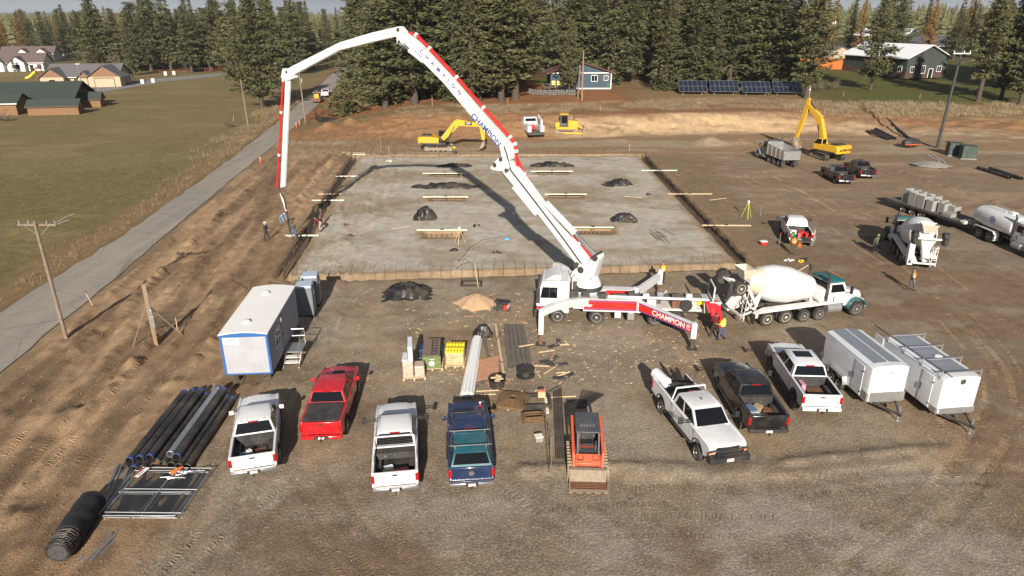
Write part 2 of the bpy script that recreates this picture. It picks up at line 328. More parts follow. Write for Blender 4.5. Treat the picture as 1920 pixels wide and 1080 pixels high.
def ground_colour(x, y):
    n1 = fbm(x/5, y/5, 40); n2 = fbm(x/1.3, y/1.3, 41); n3 = fbm(x/22, y/22, 42); jx = x+3.0*(n1-.5)+.8*(n2-.5); jy = y+3.0*(fbm(x/5, y/5, 43)-.5)+.8*(fbm(x/1.3, y/1.3, 44)-.5)
    C = np.zeros(x.shape+(3,)); G = np.zeros(x.shape)           # G: how stony
    def put(w, c, g=0.0):
        nonlocal C, G
        w = np.asarray(w, float); C = C*(1-w[..., None])+np.array(c)*w[..., None]; G = G*(1-w)+g*w
    put(np.ones(x.shape), (.13, .105, .055))
    rl = road_edge(ROAD_L, y); rr = road_edge(ROAD_R, y)
    # fields left of the road
    put(sst(0, 3, rl-jx)*1.0, (.195, .158, .082)); put(sst(.35, .62, n3)*sst(0, 3, rl-jx)*.6, (.175, .152, .068)); put(sst(.5, .75, fbm(x/9, y/2.5, 45))*.35*sst(0, 3, rl-jx), (.17, .125, .065))
    near = sst(1.5, -1.5, jy-np.interp(x, [-120, -64, -52, -46, -40], [84, 88, 93, 99, 104])); put(near*sst(0, 3, rl-jx)*.85, (.138, .126, .052)); put(near*sst(.45, .7, n1)*sst(0, 3, rl-jx)*.45, (.165, .135, .062))
    vw = 5.4+2.5*(n3-.5); put(sst(vw, vw*.3, rl-jx)*sst(-1, 1, rl-x), (.215, .150, .085))
    put(sst(.55, .62, fbm((x+.3*y)/1.6, (y-.3*x)/40, 71, 3))*sst(3, 6, rl-jx)*.35, (.135, .118, .055)); put(sst(.60, .70, fbm(x/12, y/6, 72))*sst(3, 6, rl-jx)*.5, (.26, .20, .115))
    # site
    site = sst(-.6, .4, jx-rr); put(site, (.205, .148, .093), .35)
    bandr = site*sst(-10.5, -14.5, jx+.05*(jy-50)); put(bandr*.9, (.248, .172, .108), .1); put(bandr*sst(.5, .7, n1)*.7, (.335, .245, .160), .1); put(bandr*sst(.55, .75, n2)*.5, (.17, .112, .068), .1)
    uu = x+.075*y+.5*(n2-.5); s1 = fbm(uu/1.3, y/14, 70, 3); put(bandr*sst(.54, .66, s1)*.75, (.375, .262, .168), .1); put(bandr*sst(.47, .36, s1)*.7, (.155, .108, .070), .1)
    put(site*sst(1.2, .1, jx-rr)*.8, (.18, .14, .085), .3)
    lot = site*sst(-15.5, -12.5, jx)*sst(21.5, 18.5, jx-.10*(jy-30))*sst(54, 51, jy); put(lot, (.245, .190, .132), .8)
    put(lot*sst(.42, .66, n1)*.75, (.290, .240, .178), 1.0); put(lot*sst(.52, .72, fbm(x/3.2, y/4, 46))*.6, (.30, .222, .135), .5); put(lot*sst(.55, .75, fbm(x/4, y/4, 47))*.55, (.155, .112, .072), .25)
    fr = site*sst(26.5, 24.5, jy-.03*jx)*sst(-14, -10, jx); put(fr*.75, (.198, .154, .110), .9); put(fr*sst(.48, .66, fbm(x/2.6, y/2.6, 48))*.8, (.285, .242, .190), 1.0)
    put(fr*sst(.50, .60, fbm(x/7, y/4, 58))*.75, (.150, .105, .072), .2); put(lot*sst(.54, .64, fbm(x/6, y/5, 59))*.5, (.17, .12, .08), .2)
    # pad
    pad = pip(jx*.12+x*.88, jy*.12+y*.88, PAD)*1.0; put(pad, (.43, .392, .330), .9); put(pad*sst(.46, .66, fbm(x/4.5, y/3, 49))*.75, (.30, .245, .175), .5); put(pad*sst(.56, .74, fbm(x/1.8, y/1.5, 50))*.55, (.43, .375, .30), .8)
    put(pad*sst(.60, .72, fbm(x/6, y/4, 56))*.5, (.25, .19, .125), .3)
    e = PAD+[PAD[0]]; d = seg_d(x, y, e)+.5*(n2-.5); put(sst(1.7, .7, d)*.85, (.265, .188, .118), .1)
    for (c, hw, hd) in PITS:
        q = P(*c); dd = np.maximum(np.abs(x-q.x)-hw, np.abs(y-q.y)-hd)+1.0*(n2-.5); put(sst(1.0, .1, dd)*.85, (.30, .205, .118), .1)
    # dirt right of the lot
    rd = sst(19.5, 23.5, jx-.10*(jy-30))*sst(108, 96, jy); put(rd, (.190, .136, .092), .15); put(rd*sst(.48, .68, fbm(x/7, y/3, 51))*.7, (.205, .165, .125), .6); put(rd*sst(.55, .72, fbm(x/3, y/2, 52))*.5, (.26, .21, .16), .7)
    put(rd*sst(62, 78, jy)*.7, (.225, .165, .112), .3); put(rd*sst(62, 78, jy)*sst(.5, .7, fbm(x/9, y/2.5, 53))*.7, (.30, .225, .15), .4)
    # back yard of the site and the cut bank
    bk = site*sst(101, 104, jy); put(bk, (.255, .175, .108), .2); put(bk*sst(.45, .65, fbm(x/10, y/2, 54))*.7, (.33, .275, .20), .4)
    yb = bank_y(x); bf = site*sst(-1, .6, jy-yb)*sst(30, 16, np.abs(jx-30)-12); put(bf*sst(10, 6, jy-yb)*.95, (.36, .265, .170), .1); put(bf*sst(.5, .65, fbm(x/3, y/1.5, 57))*.7, (.24, .16, .10), .1); put(bf*sst(.45, .7, fbm(x/8, y/.8, 55))*sst(8, 5, jy-yb)*.6, (.52, .39, .24), .1)
    up = site*sst(4.5, 8.5, jy-yb-2*(jx > 60)); put(up, (.225, .128, .068), .1); put(site*sst(-18, -26, -jx-.0*jy+0)*0, (0, 0, 0))
    lf = site*sst(112, 116, jy)*sst(14, 2, jx); put(lf*.85, (.265, .150, .078), .1)
    put(site*sst(11, 17, jy-yb)*.9, (.205, .150, .082)); put(site*sst(11, 17, jy-yb)*sst(.5, .7, n1)*.6, (.15, .125, .058))
    ff = site*sst(136, 141, jy)*sst(28, 20, jx); put(ff*.9, (.25, .115, .055)); put(ff*sst(.55, .7, n1)*.7, (.16, .10, .05))
    lawn = sst(60, 66, jx)*sst(137, 142, jy); put(lawn, (.088, .095, .030)); put(lawn*sst(.5, .7, n3)*.6, (.13, .10, .045))
    put(sst(4.5, 1.5, np.hypot((jx-8.5)/1.0, (jy-182)/3.6))*.95, (.055, .125, .018))
    wd = sst(178, 190, jy)*sst(-60, -50, jx); put(wd*(1-lawn)*.85, (.115, .075, .04)); put(sst(330, 380, y+.15*np.abs(x))*.9, (.060, .062, .030))
    put(sst(2500, 3500, y), (.035, .050, .030))
    return np.clip(C*(0.86+.28*n2)[..., None]*(1+(1-G)[..., None]*np.array([.08, 0, -.10]))*(1+G[..., None]*np.array([.02, 0, -.02])), 0, .8), G
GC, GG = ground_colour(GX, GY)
ny, nx = GX.shape
me = bpy.data.meshes.new('ground'); me.vertices.add(nx*ny)
me.vertices.foreach_set('co', np.stack([GX, GY, GZ], -1).astype(np.float32).ravel())
ii = (np.arange(ny-1)[:, None]*nx+np.arange(nx-1)[None, :]).ravel()
q = np.stack([ii, ii+1, ii+nx+1, ii+nx], -1).astype(np.int32)
me.loops.add(q.size); me.loops.foreach_set('vertex_index', q.ravel())
me.polygons.add(len(q)); me.polygons.foreach_set('loop_start', np.arange(0, q.size, 4, dtype=np.int32)); me.polygons.foreach_set('use_smooth', np.ones(len(q), bool))
me.update(calc_edges=True)
ca = me.color_attributes.new('soil', 'FLOAT_COLOR', 'POINT'); ca.data.foreach_set('color', np.concatenate([GC, GG[..., None]], -1).astype(np.float32).ravel())
def ground_mat():
    m = bpy.data.materials.new('soil'); m.use_nodes = True; nt = m.node_tree; N = nt.nodes; L = nt.links; b = N['Principled BSDF']
    b.inputs['Roughness'].default_value = .95; b.inputs['Specular IOR Level'].default_value = .15
    at = N.new('ShaderNodeAttribute'); at.attribute_name = 'soil'
    ge = N.new('ShaderNodeNewGeometry')
    def noise(sc, det=4, ro=.6):
        n = N.new('ShaderNodeTexNoise'); n.inputs['Scale'].default_value = sc; n.inputs['Detail'].default_value = det; n.inputs['Roughness'].default_value = ro; L.new(ge.outputs['Position'], n.inputs['Vector']); return n
    def mr(src, a, b_, c, d):
        r = N.new('ShaderNodeMapRange'); r.inputs[1].default_value = a; r.inputs[2].default_value = b_; r.inputs[3].default_value = c; r.inputs[4].default_value = d; L.new(src, r.inputs[0]); return r.outputs[0]
    def mul(a, b_):
        x = N.new('ShaderNodeMath'); x.operation = 'MULTIPLY'
        for i, s in enumerate((a, b_)):
            if isinstance(s, (int, float)): x.inputs[i].default_value = s
            else: L.new(s, x.inputs[i])
        return x.outputs[0]
    nA = noise(1.1, 6); nB = noise(9, 5, .7)
    vor = N.new('ShaderNodeTexVoronoi'); vor.inputs['Scale'].default_value = 11; L.new(ge.outputs['Position'], vor.inputs['Vector'])
    vor2 = N.new('ShaderNodeTexVoronoi'); vor2.inputs['Scale'].default_value = 4.3; L.new(ge.outputs['Position'], vor2.inputs['Vector'])
    f = mul(mr(nA.outputs[0], .3, .7, .80, 1.2), mr(nB.outputs[0], .3, .7, .78, 1.22))
    sc = N.new('ShaderNodeVectorMath'); sc.operation = 'SCALE'; L.new(at.outputs['Color'], sc.inputs[0]); L.new(f, sc.inputs['Scale'])
    # loose stones: pale and dark specks
    sp = N.new('ShaderNodeSeparateColor'); L.new(vor.outputs['Color'], sp.inputs[0])
    g = mr(sp.outputs[0], .35, 1.0, .0, 1.0); g2 = mul(mul(g, at.outputs['Alpha']), mr(nB.outputs[0], .4, .65, 0, .75))
    mx = N.new('ShaderNodeMix'); mx.data_type = 'RGBA'; L.new(g2, mx.inputs[0]); L.new(sc.outputs[0], mx.inputs[6]); mx.inputs[7].default_value = (.50, .45, .38, 1)
    sp2 = N.new('ShaderNodeSeparateColor'); L.new(vor2.outputs['Color'], sp2.inputs[0])
    d2 = mul(mr(sp2.outputs[1], .80, .9, 0, .5), mr(vor2.outputs['Distance'], .18, .28, 1, 0))
    mx2 = N.new('ShaderNodeMix'); mx2.data_type = 'RGBA'; L.new(d2, mx2.inputs[0]); L.new(mx.outputs[2], mx2.inputs[6]); mx2.inputs[7].default_value = (.10, .075, .052, 1)
    L.new(mx2.outputs[2], b.inputs['Base Color'])
    ad = N.new('ShaderNodeMath'); ad.operation = 'ADD'; L.new(mul(nB.outputs[0], 1.0), ad.inputs[0]); L.new(mul(vor.outputs['Distance'], .5), ad.inputs[1])
    bp = N.new('ShaderNodeBump'); bp.inputs['Strength'].default_value = .55; bp.inputs['Distance'].default_value = .06; L.new(ad.outputs[0], bp.inputs['Height']); L.new(bp.outputs[0], b.inputs['Normal'])
    return m
SOIL = ground_mat(); me.materials.append(SOIL)
tag(ob('ground', me), 'bare earth building site with gravel, ruts and fields around', None, None, 'structure')
# ---------------------------------------------------------------- road
def strip(name, left, right, mat, lift=.05, n=1, label=None):
    v = []; f = []
    for k, (a, b) in enumerate(zip(left, right)):
        for j in range(n+1):
            t = j/n; x = a[0]*(1-t)+b[0]*t; y = a[1]*(1-t)+b[1]*t; v.append((x, y, gz(x, y)+lift+.05*(1-(2*t-1)**2)))
    for k in range(len(left)-1):
        for j in range(n): i = k*(n+1)+j; f.append((i, i+1, i+n+2, i+n+1))
    m2 = bpy.data.meshes.new(name); m2.from_pydata(v, [], f); m2.materials.append(mat)
    m2.polygons.foreach_set('use_smooth', [True]*len(f)); return tag(ob(name, m2), label, None, None, 'structure')
def asphalt(name, col, dust):
    m = M(name, col, .9, var=.10, scale=.6, bump=.25, bscale=14, spec=.2); nt = m.node_tree; N = nt.nodes; L = nt.links; b = N['Principled BSDF']
    src = b.inputs['Base Color'].links[0].from_socket; ge = N.new('ShaderNodeNewGeometry')
    mp = N.new('ShaderNodeMapping'); mp.inputs['Rotation'].default_value = (0, 0, R_(3.5)); mp.inputs['Scale'].default_value = (.9, .045, 1); L.new(ge.outputs['Position'], mp.inputs[0])
    n = N.new('ShaderNodeTexNoise'); n.inputs['Scale'].default_value = 1.1; n.inputs['Detail'].default_value = 5; L.new(mp.outputs[0], n.inputs['Vector'])
    r = N.new('ShaderNodeMapRange'); r.inputs[1].default_value = .4; r.inputs[2].default_value = .68; r.inputs[4].default_value = .6; L.new(n.outputs[0], r.inputs[0])
    x = N.new('ShaderNodeMix'); x.data_type = 'RGBA'; L.new(r.outputs[0], x.inputs[0]); L.new(src, x.inputs[6]); x.inputs[7].default_value = (*dust, 1)
    v = N.new('ShaderNodeTexVoronoi'); v.feature = 'DISTANCE_TO_EDGE'; v.inputs['Scale'].default_value = .22; L.new(ge.outputs['Position'], v.inputs['Vector'])
    r2 = N.new('ShaderNodeMapRange'); r2.inputs[1].default_value = .0; r2.inputs[2].default_value = .012; r2.inputs[3].default_value = .45; r2.inputs[4].default_value = 0; L.new(v.outputs[0], r2.inputs[0])
    x2 = N.new('ShaderNodeMix'); x2.data_type = 'RGBA'; L.new(r2.outputs[0], x2.inputs[0]); L.new(x.outputs[2], x2.inputs[6]); x2.inputs[7].default_value = (.07, .065, .06, 1)
    L.new(x2.outputs[2], b.inputs['Base Color']); return m
ys = list(np.arange(-60, 150, 2.0))+list(np.arange(150, 396, 6))
rn = random.Random(5)
strip('road', [(road_edge(ROAD_L, y)+rn.uniform(-.14, .14), y) for y in ys], [(road_edge(ROAD_R, y)+rn.uniform(-.2, .2), y) for y in ys], asphalt('chip_seal', (.275, .245, .210), (.385, .33, .262)), .06, 6)
dl = PX((120, 178), (215, 160), (300, 148), (400, 139), (470, 130)); dr = PX((150, 182), (235, 167), (310, 154), (410, 144), (480, 135))
strip('driveway', dl, dr, asphalt('driveway_grey', (.24, .23, .22), (.28, .26, .24)), .05, 2)
# ---------------------------------------------------------------- trees
BARK = M('bark', (.085, .060, .044), .95, var=.3, scale=4, bump=.3)
def leafmat(name, col, col2):
    m = M(name, col, .75, var=.35, scale=.55, spec=.25); nt = m.node_tree; N = nt.nodes; L = nt.links; b = N['Principled BSDF']
    src = b.inputs['Base Color'].links[0].from_socket; oi = N.new('ShaderNodeObjectInfo')
    mr = N.new('ShaderNodeMapRange'); mr.inputs[4].default_value = .85; L.new(oi.outputs['Random'], mr.inputs[0])
    x = N.new('ShaderNodeMix'); x.data_type = 'RGBA'; L.new(mr.outputs[0], x.inputs[0]); L.new(src, x.inputs[6]); x.inputs[7].default_value = (*col2, 1); L.new(x.outputs[2], b.inputs['Base Color'])
    return m
FIRM = leafmat('fir_needles', (.090, .096, .042), (.114, .110, .048)); PINEM = leafmat('pine_needles', (.118, .114, .048), (.095, .098, .043))
LARM = leafmat('larch_needles', (.30, .145, .030), (.20, .115, .030)); SHRUB = leafmat('bare_shrub', (.16, .115, .085), (.19, .15, .11))
def conifer(seed, Hh, Rr, base, kind):
    """trunk mesh and crown mesh; base = height of the lowest boughs as a share"""
    rn = np.random.RandomState(seed); V = []; F = []
    z0 = base*Hh; z = z0; tips = []
    while z < Hh*.985:
        t = (z-z0)/(Hh-z0)
        if kind == 'pine': prof = (math.sin(min(1, (t+.16)*1.05)*math.pi*.93)**.6)*(1-.30*t)
        elif kind == 'larch': prof = (1-t)**.8*.9+.06
        else: prof = ((1-t)**.85)*(.55+.45*min(1, t*5+.35))+.03
        if rn.rand() < .06: z += .5; continue
        nb = int(rn.randint(4, 7)) if kind != 'larch' else int(rn.randint(3, 6)); a0 = rn.rand()*6.28
        for k in range(nb):
            if rn.rand() < (.10 if kind != 'larch' else .2): continue
            a = a0+6.283*k/nb+rn.uniform(-.35, .35); L = Rr*prof*(.55+.55*rn.rand())*(1+.32*math.sin(2*a+seed)*math.sin(.45*z+seed*2)+.15*math.sin(3*a+1.3*z)); up = rn.uniform(-.30, .10) if kind != 'pine' else rn.uniform(-.18, .38)
            nc = max(3, int(L/.23)); tips.append((a, z, L, up))
            for j in range(nc):
                s = (j+.6+rn.uniform(-.3, .3))/nc
                if s < .05: continue
                r = L*s; dz = up*r-(.10 if kind != 'pine' else .0)*r*s*1.6; side = rn.normal(0, .16*L*(1.15-s)+.10)
                c = np.array([math.cos(a)*r-math.sin(a)*side, math.sin(a)*r+math.cos(a)*side, z+dz+rn.normal(0, .16)])
                for q in range(3):
                    sz = rn.uniform(.26, .60)*(1.25 if kind == 'pine' else 1.0)*(.75+.35*(1-t)); dirv = np.array([math.cos(a), math.sin(a), up])*1.0+rn.normal(0, .45, 3); dirv /= np.linalg.norm(dirv)
                    pv = np.cross(dirv, rn.normal(0, 1, 3)+np.array([0, 0, 1.0])); pv /= np.linalg.norm(pv)+1e-6
                    o = c+rn.normal(0, .16, 3); b = len(V); wd = sz*rn.uniform(.38, .62)
                    V.extend([o-dirv*sz*.6, o+pv*wd*.6-dirv*.05, o+dirv*sz*.9+np.array([0, 0, -.12*sz]), o-pv*wd*.6+dirv*.1]); F.append((b, b+1, b+2, b+3))
        z += rn.uniform(.42, .72)*(1.0 if kind != 'larch' else 1.15)*(1.2-.55*t)
    m = MB(); r0 = .018*Hh+.05; lean = rn.uniform(-.012, .012, 2)
    m.tube([(lean[0]*Hh*t, lean[1]*Hh*t, Hh*t*.985) for t in (-.02, .03, .25, .5, .75, 1)], [r0*1.35, r0, r0*.8, r0*.55, r0*.3, .02], 8)
    for (a, zz, L, up) in tips[::3]:
        m.tube([(0, 0, zz), (math.cos(a)*L*.5, math.sin(a)*L*.5, zz+up*L*.5), (math.cos(a)*L*.85, math.sin(a)*L*.85, zz+up*L*.85-.05*L)], [.05+.004*L, .03, .012], 4)
    for k in range(int(6*base*3)):
        a = rn.rand()*6.28; zz = Hh*base*rn.uniform(.35, 1); L = rn.uniform(.5, 1.8); m.tube([(0, 0, zz), (math.cos(a)*L, math.sin(a)*L, zz-.15*L)], [.035, .012], 4)
    tm = m.mesh('trunk', BARK, 50, False)
    cm = bpy.data.meshes.new('crown'); cm.from_pydata([tuple(v) for v in V], [], F); cm.materials.append({'pine': PINEM, 'larch': LARM}.get(kind, FIRM)); return tm, cm
SPEC = {'fir': [(1, 27, 4.2, .05), (2, 31, 4.8, .08), (3, 24, 4.0, .04), (4, 29, 5.0, .12), (14, 30, 4.4, .1)], 'pine': [(5, 27, 5.4, .12), (6, 30, 5.8, .18), (7, 23, 5.8, .07), (12, 29, 5.4, .2), (13, 26, 5.0, .12)], 'larch': [(8, 23, 3.2, .08), (9, 26, 3.4, .1)], 'young': [(10, 5.5, 1.5, .04), (11, 8, 2.1, .05)]}
TM = {k: [(conifer(s, h, r, b, 'fir' if k == 'young' else k), h) for s, h, r, b in v] for k, v in SPEC.items()}
TM['spread'] = [(conifer(21, 25, 8.4, .10, 'pine'), 25), (conifer(22, 22, 6.2, .15, 'pine'), 22)]
TM['bush'] = [(conifer(23, 5.5, 4.0, .03, 'pine'), 5.5)]
rt = random.Random(77)
def tree(kind, x, y, hh, label, group=None, var=None, wide=1.0, name=None):
    vs = TM[kind]; (tm, cm), h0 = vs[rt.randrange(len(vs)) if var is None else var]; s = hh/h0
    o = T(name or {'larch': 'larch_tree', 'pine': 'pine_tree', 'spread': 'pine_tree', 'young': 'young_fir_tree', 'bush': 'pine_bush'}.get(kind, 'fir_tree'), label, 'bush' if kind == 'bush' else 'tree', (x, y, gz(x, y)-.1), rt.uniform(0, 6.28), group)
    o.scale = (s*wide, s*wide, s); ob('trunk', tm, o); ob('crown', cm, o); return o
# single trees one can point at
q = P(492, 203); tree('spread', q.x, q.y, 25, 'huge spreading pine left of the road beyond the pole', None, 0, 1.0)
q = P(452, 180); tree('spread', q.x-3, q.y+8, 23, 'dark pine just behind the huge roadside pine, left side', None, 1, .95)
q = P(1632, 166, 4.4); tree('spread', q.x, q.y, 20, 'lone pine on the green lawn in front of the dark barn', None, 1, .82)
q = P(650, 222); tree('bush', q.x, q.y, 6.5, 'low bushy pine beside the road behind the dirt heap', None, 0, 1.0)
q = P(700, 217); tree('bush', q.x+2, q.y+3, 5.5, 'bushy young pine at the left edge of the wood', None, 0, 1.0)
for px, py, hh, lb in [(1835, 182, 24, 'tall pine right of the tall dark utility pole'), (1878, 180, 21, 'pine at the right edge of the picture beside the lawn'), (1915, 186, 22, 'rightmost pine standing at the lawn edge'), (1512, 178, 26, 'pine with bare lower trunk right of the last solar panel')]:
    q = P(px, py, 4.2); tree('pine', q.x, q.y, hh, lb, None, None, 1.0)
q = P(1085, 172, 4.2); tree('spread', 12.2, 150.5, 15, 'broad pine hiding the left half of the blue house', None, 1, .8)
WOODG = 'conifers of the wood behind the site'
def wood(n, x0, x1, y0, y1, kinds, h0, h1, label, group, seed, keep=lambda x, y: True, mind=3.2):
    r = random.Random(seed); pts = []; t = 0
    while len(pts) < n and t < n*60:
        t += 1; x = r.uniform(x0, x1); y = r.uniform(y0, y1)
        if keep(x, y) and all((x-a)**2+(y-b)**2 > mind**2 for a, b in pts): pts.append((x, y))
    for x, y in pts: tree(r.choice(kinds), x, y, r.uniform(h0, h1), label, group, None, r.uniform(1.05, 1.5))
offr = lambda x, y: x > float(road_edge(ROAD_R, y))+5 and x > -.244*y+6.5
clear = lambda x, y: offr(x, y) and not (1 < x < 13 and y < 200) and not (5 < x < 31 and y < 171)
wood(50, -40, 2, 139, 178, ['pine', 'pine', 'fir'], 22, 31, 'olive green conifer in the dense wood left of the driveway', WOODG, 1, clear)
wood(42, -46, 2, 178, 228, ['fir', 'pine'], 25, 33, 'tall conifer in the back rows of the wood left of the driveway', WOODG, 2, clear, 4)
wood(34, 8, 60, 168, 215, ['fir', 'fir', 'pine'], 24, 33, 'tall dark fir standing behind the blue house and the solar panels', 'firs behind the blue house', 3, clear, 3.8)
wood(15, 33, 62, 156, 167, ['fir', 'pine'], 22, 29, 'fir in the row right behind the solar panels', 'firs behind the solar panels', 4, clear, 3.6)
wood(8, -3, 9, 200, 235, ['fir', 'pine'], 24, 30, 'conifer closing off the green clearing behind the driveway', 'conifers behind the clearing', 14, lambda x, y: True, 4)
wood(10, 90, 135, 150, 172, ['pine', 'fir'], 20, 25, 'pine in the grove at the right behind the lawn', 'grove right of the lawn', 5, lambda x, y: x > 108 or y < 0, 4)
wood(44, 60, 260, 222, 330, ['fir', 'fir', 'pine', 'larch'], 17, 23, 'distant conifer behind the barns', 'distant wood behind the barns', 6, lambda x, y: x > .32*y, 5)
wood(12, 90, 260, 240, 320, ['larch'], 18, 23, 'orange autumn larch among the distant firs behind the barns', 'orange larches behind the barns', 7, lambda x, y: x > .35*y, 6)
wood(44, -150, -66, 222, 330, ['fir', 'pine'], 21, 27, 'dark conifer in the tree belt behind the field', 'tree belt behind the field', 8, lambda x, y: x < float(road_edge(ROAD_L, y))-6 and x > -.56*y-4 and y > 245, 4.2)
wood(46, -300, -120, 330, 420, ['fir', 'fir', 'pine'], 19, 25, 'far dark conifer behind the white houses', 'far wood behind the white houses', 9, lambda x, y: x > -.95*y, 5)
wood(20, -330, -190, 340, 420, ['larch'], 19, 24, 'orange autumn larch in the far wood behind the white houses', 'orange larches of the far wood', 10, lambda x, y: x > -.95*y, 6)
wood(26, -125, -50, 330, 420, ['fir', 'pine'], 22, 28, 'conifer in the far rows beside the end of the road', 'conifers at the end of the road', 11, lambda x, y: True, 6)
for px, py, hh, lb in [(318, 130, 6, 'small fir left of the red rail fence'), (250, 150, 3.2, 'little fir on the verge right of the tan house'), (98, 118, 5, 'small fir right of the white houses'), (75, 130, 5, 'small fir in front of the white house, right end'), (28, 135, 4.5, 'small fir in front of the white house, left end'), (115, 112, 4, 'small fir on the slope between white houses and wood')]:
    q = P(px, py); tree('young', q.x, q.y, hh, lb)
# far wood that reads as one mass on the hills
def far_mass():
    rn2 = np.random.RandomState(3); V = []; F = []; C = []
    n = 5200; y = rn2.uniform(430, 1500, n); x = rn2.uniform(-1.0, 1.0, n)*y
    keep = np.abs(x+.213*y) > 6; x = x[keep]; y = y[keep]; z = hgt(x, y, False)
    for xx, yy, zz in zip(x, y, z):
        hh = rn2.uniform(14, 23); r = hh*.19
        for k in range(7):
            t = k/7.0; rr = r*(1.15-t)*rn2.uniform(.8, 1.2); b = len(V); a0 = rn2.rand()*6.28; zb = zz+hh*(.08+.86*t)
            for j in range(5): V.append((xx+rr*math.cos(a0+j*1.2566)*rn2.uniform(.7, 1.2), yy+rr*math.sin(a0+j*1.2566), zb-.05*hh*rn2.rand()))
            V.append((xx, yy, zb+hh*.2)); F += [(b+j, b+(j+1) % 5, b+5) for j in range(5)]
    m = bpy.data.meshes.new('far_wood'); m.from_pydata(V, [], F); m.materials.append(PINEM); return tag(ob('far_wood', m), 'distant conifer forest covering the hills at the horizon', None, None, 'stuff')
far_mass()
# ---------------------------------------------------------------- dry grass and weeds
def blades(name, label, pts, h0, h1, wd, mat, seed, per=7, spread=.35):
    rn2 = np.random.RandomState(seed); V = []; F = []
    for (x, y) in pts:
        z = gz(x, y)
        for k in range(per):
            a = rn2.rand()*6.28; r = spread*rn2.rand(); bx = x+r*math.cos(a); by = y+r*math.sin(a); h = rn2.uniform(h0, h1); l = rn2.uniform(-.35, .35, 2)*h; b = len(V); wa = rn2.rand()*6.28
            V.extend([(bx-wd*math.cos(wa), by-wd*math.sin(wa), z-.03), (bx+wd*math.cos(wa), by+wd*math.sin(wa), z-.03), (bx+l[0]+wd*.4, by+l[1], z+h), (bx+l[0]-wd*.4, by+l[1], z+h*.93)]); F.append((b, b+1, b+2, b+3))
    m = bpy.data.meshes.new(name); m.from_pydata(V, [], F); m.materials.append(mat); return tag(ob(name, m), label, None, None, 'stuff')
DRY = M('dry_grass', (.235, .168, .098), .9, var=.4, scale=.7); DRYG = M('olive_grass', (.155, .138, .060), .9, var=.4, scale=.7); STRAW = M('pale_straw', (.30, .235, .15), .9, var=.3, scale=.6)
rg = np.random.RandomState(12)
def scatter(n, x0, x1, y0, y1, keep): 
    x = rg.uniform(x0, x1, n); y = rg.uniform(y0, y1, n); k = keep(x, y); return list(zip(x[k], y[k]))
vf = lambda x, y: (road_edge(ROAD_L, y)-x > .4) & (road_edge(ROAD_L, y)-x < 1.2+4.8*fbm(x/6, y/6, 60))
blades('verge_weeds', 'dry brown weeds along the left edge of the road', scatter(9000, -60, -33, 20, 190, vf), .10, .38, .018, DRY, 1)
blades('verge_tall_grass', 'tall pale grass clumps by the road near the pole', scatter(2600, -62, -36, 95, 165, lambda x, y: (road_edge(ROAD_L, y)-x > .6) & (road_edge(ROAD_L, y)-x < 7) & (fbm(x/4, y/4, 61) > .5)), .3, .8, .018, DRY, 2, 9, .5)
blades('field_grass', 'rough olive grass of the near field', scatter(14000, -85, -38, 36, 103, lambda x, y: (road_edge(ROAD_L, y)-x > 4) & (x > -.86*y)), .04, .13, .022, DRYG, 3, 6, .6)
blades('bank_weeds', 'dry weeds on top of the cut bank behind the site', scatter(12000, -22, 66, 124, 150, lambda x, y: (y-bank_y(x) > 9+2.5*fbm(x/5, y/5, 62)) & (y-bank_y(x) < 22) & (fbm(x/4, y/3, 63) > .40)), .12, .45, .02, DRY, 4, 8, .6)
blades('bank_straw', 'pale tall straw along the lawn edge at the right', scatter(3200, 52, 120, 118, 142, lambda x, y: (fbm(x/5, y/3, 64) > .44) & (y > 129+.03*(x-60)) & (y < 140)), .25, .75, .02, STRAW, 5, 9, .7)
# shrubs without leaves
def bare_shrub(px, py, z, r, label):
    q = P(px, py, z); rn2 = random.Random(int(px*7+py)); m = MB()
    for k in range(46):
        a = rn2.uniform(0, 6.28); l = r*rn2.uniform(.5, 1.1); e = rn2.uniform(.3, 1.2); p1 = Vector((math.cos(a)*l*.45, math.sin(a)*l*.45, l*e*.55)); p2 = Vector((math.cos(a+.3)*l*.9, math.sin(a+.3)*l*.9, l*e))
        m.tube([(0, 0, 0), p1, p2], [.05, .03, .012], 4)
        for j in range(5): m.bar(p1+(p2-p1)*rn2.random(), p2+Vector((rn2.uniform(-.5, .5), rn2.uniform(-.5, .5), rn2.uniform(-.2, .5)))*r*.5, .02, .02)
    o = m.build('leafless_shrub', SHRUB, None, smooth=0, fix=False); o.location = (q.x, q.y, gz(q.x, q.y)); return tag(o, label, 'shrub')
for a in [(135, 205, 0, 1.6, 'grey leafless shrub beside the wooden shed with green roof, left one'), (160, 197, 0, 1.7, 'grey leafless shrub beside the wooden shed, right one'), (8, 228, 0, 1.8, 'grey leafless shrub at the left picture edge'), (210, 115, 0, 4.0, 'big leafless bush at the edge of the tree belt'), (1530, 168, 4.2, 1.6, 'tangled brown shrub beside the last solar panel'), (1560, 166, 4.2, 1.5, 'tangled brown shrub right of the pine by the solar panels'), (430, 238, 0, 1.1, 'dry weed thicket beside the leaning stake near the road')]: bare_shrub(*a)
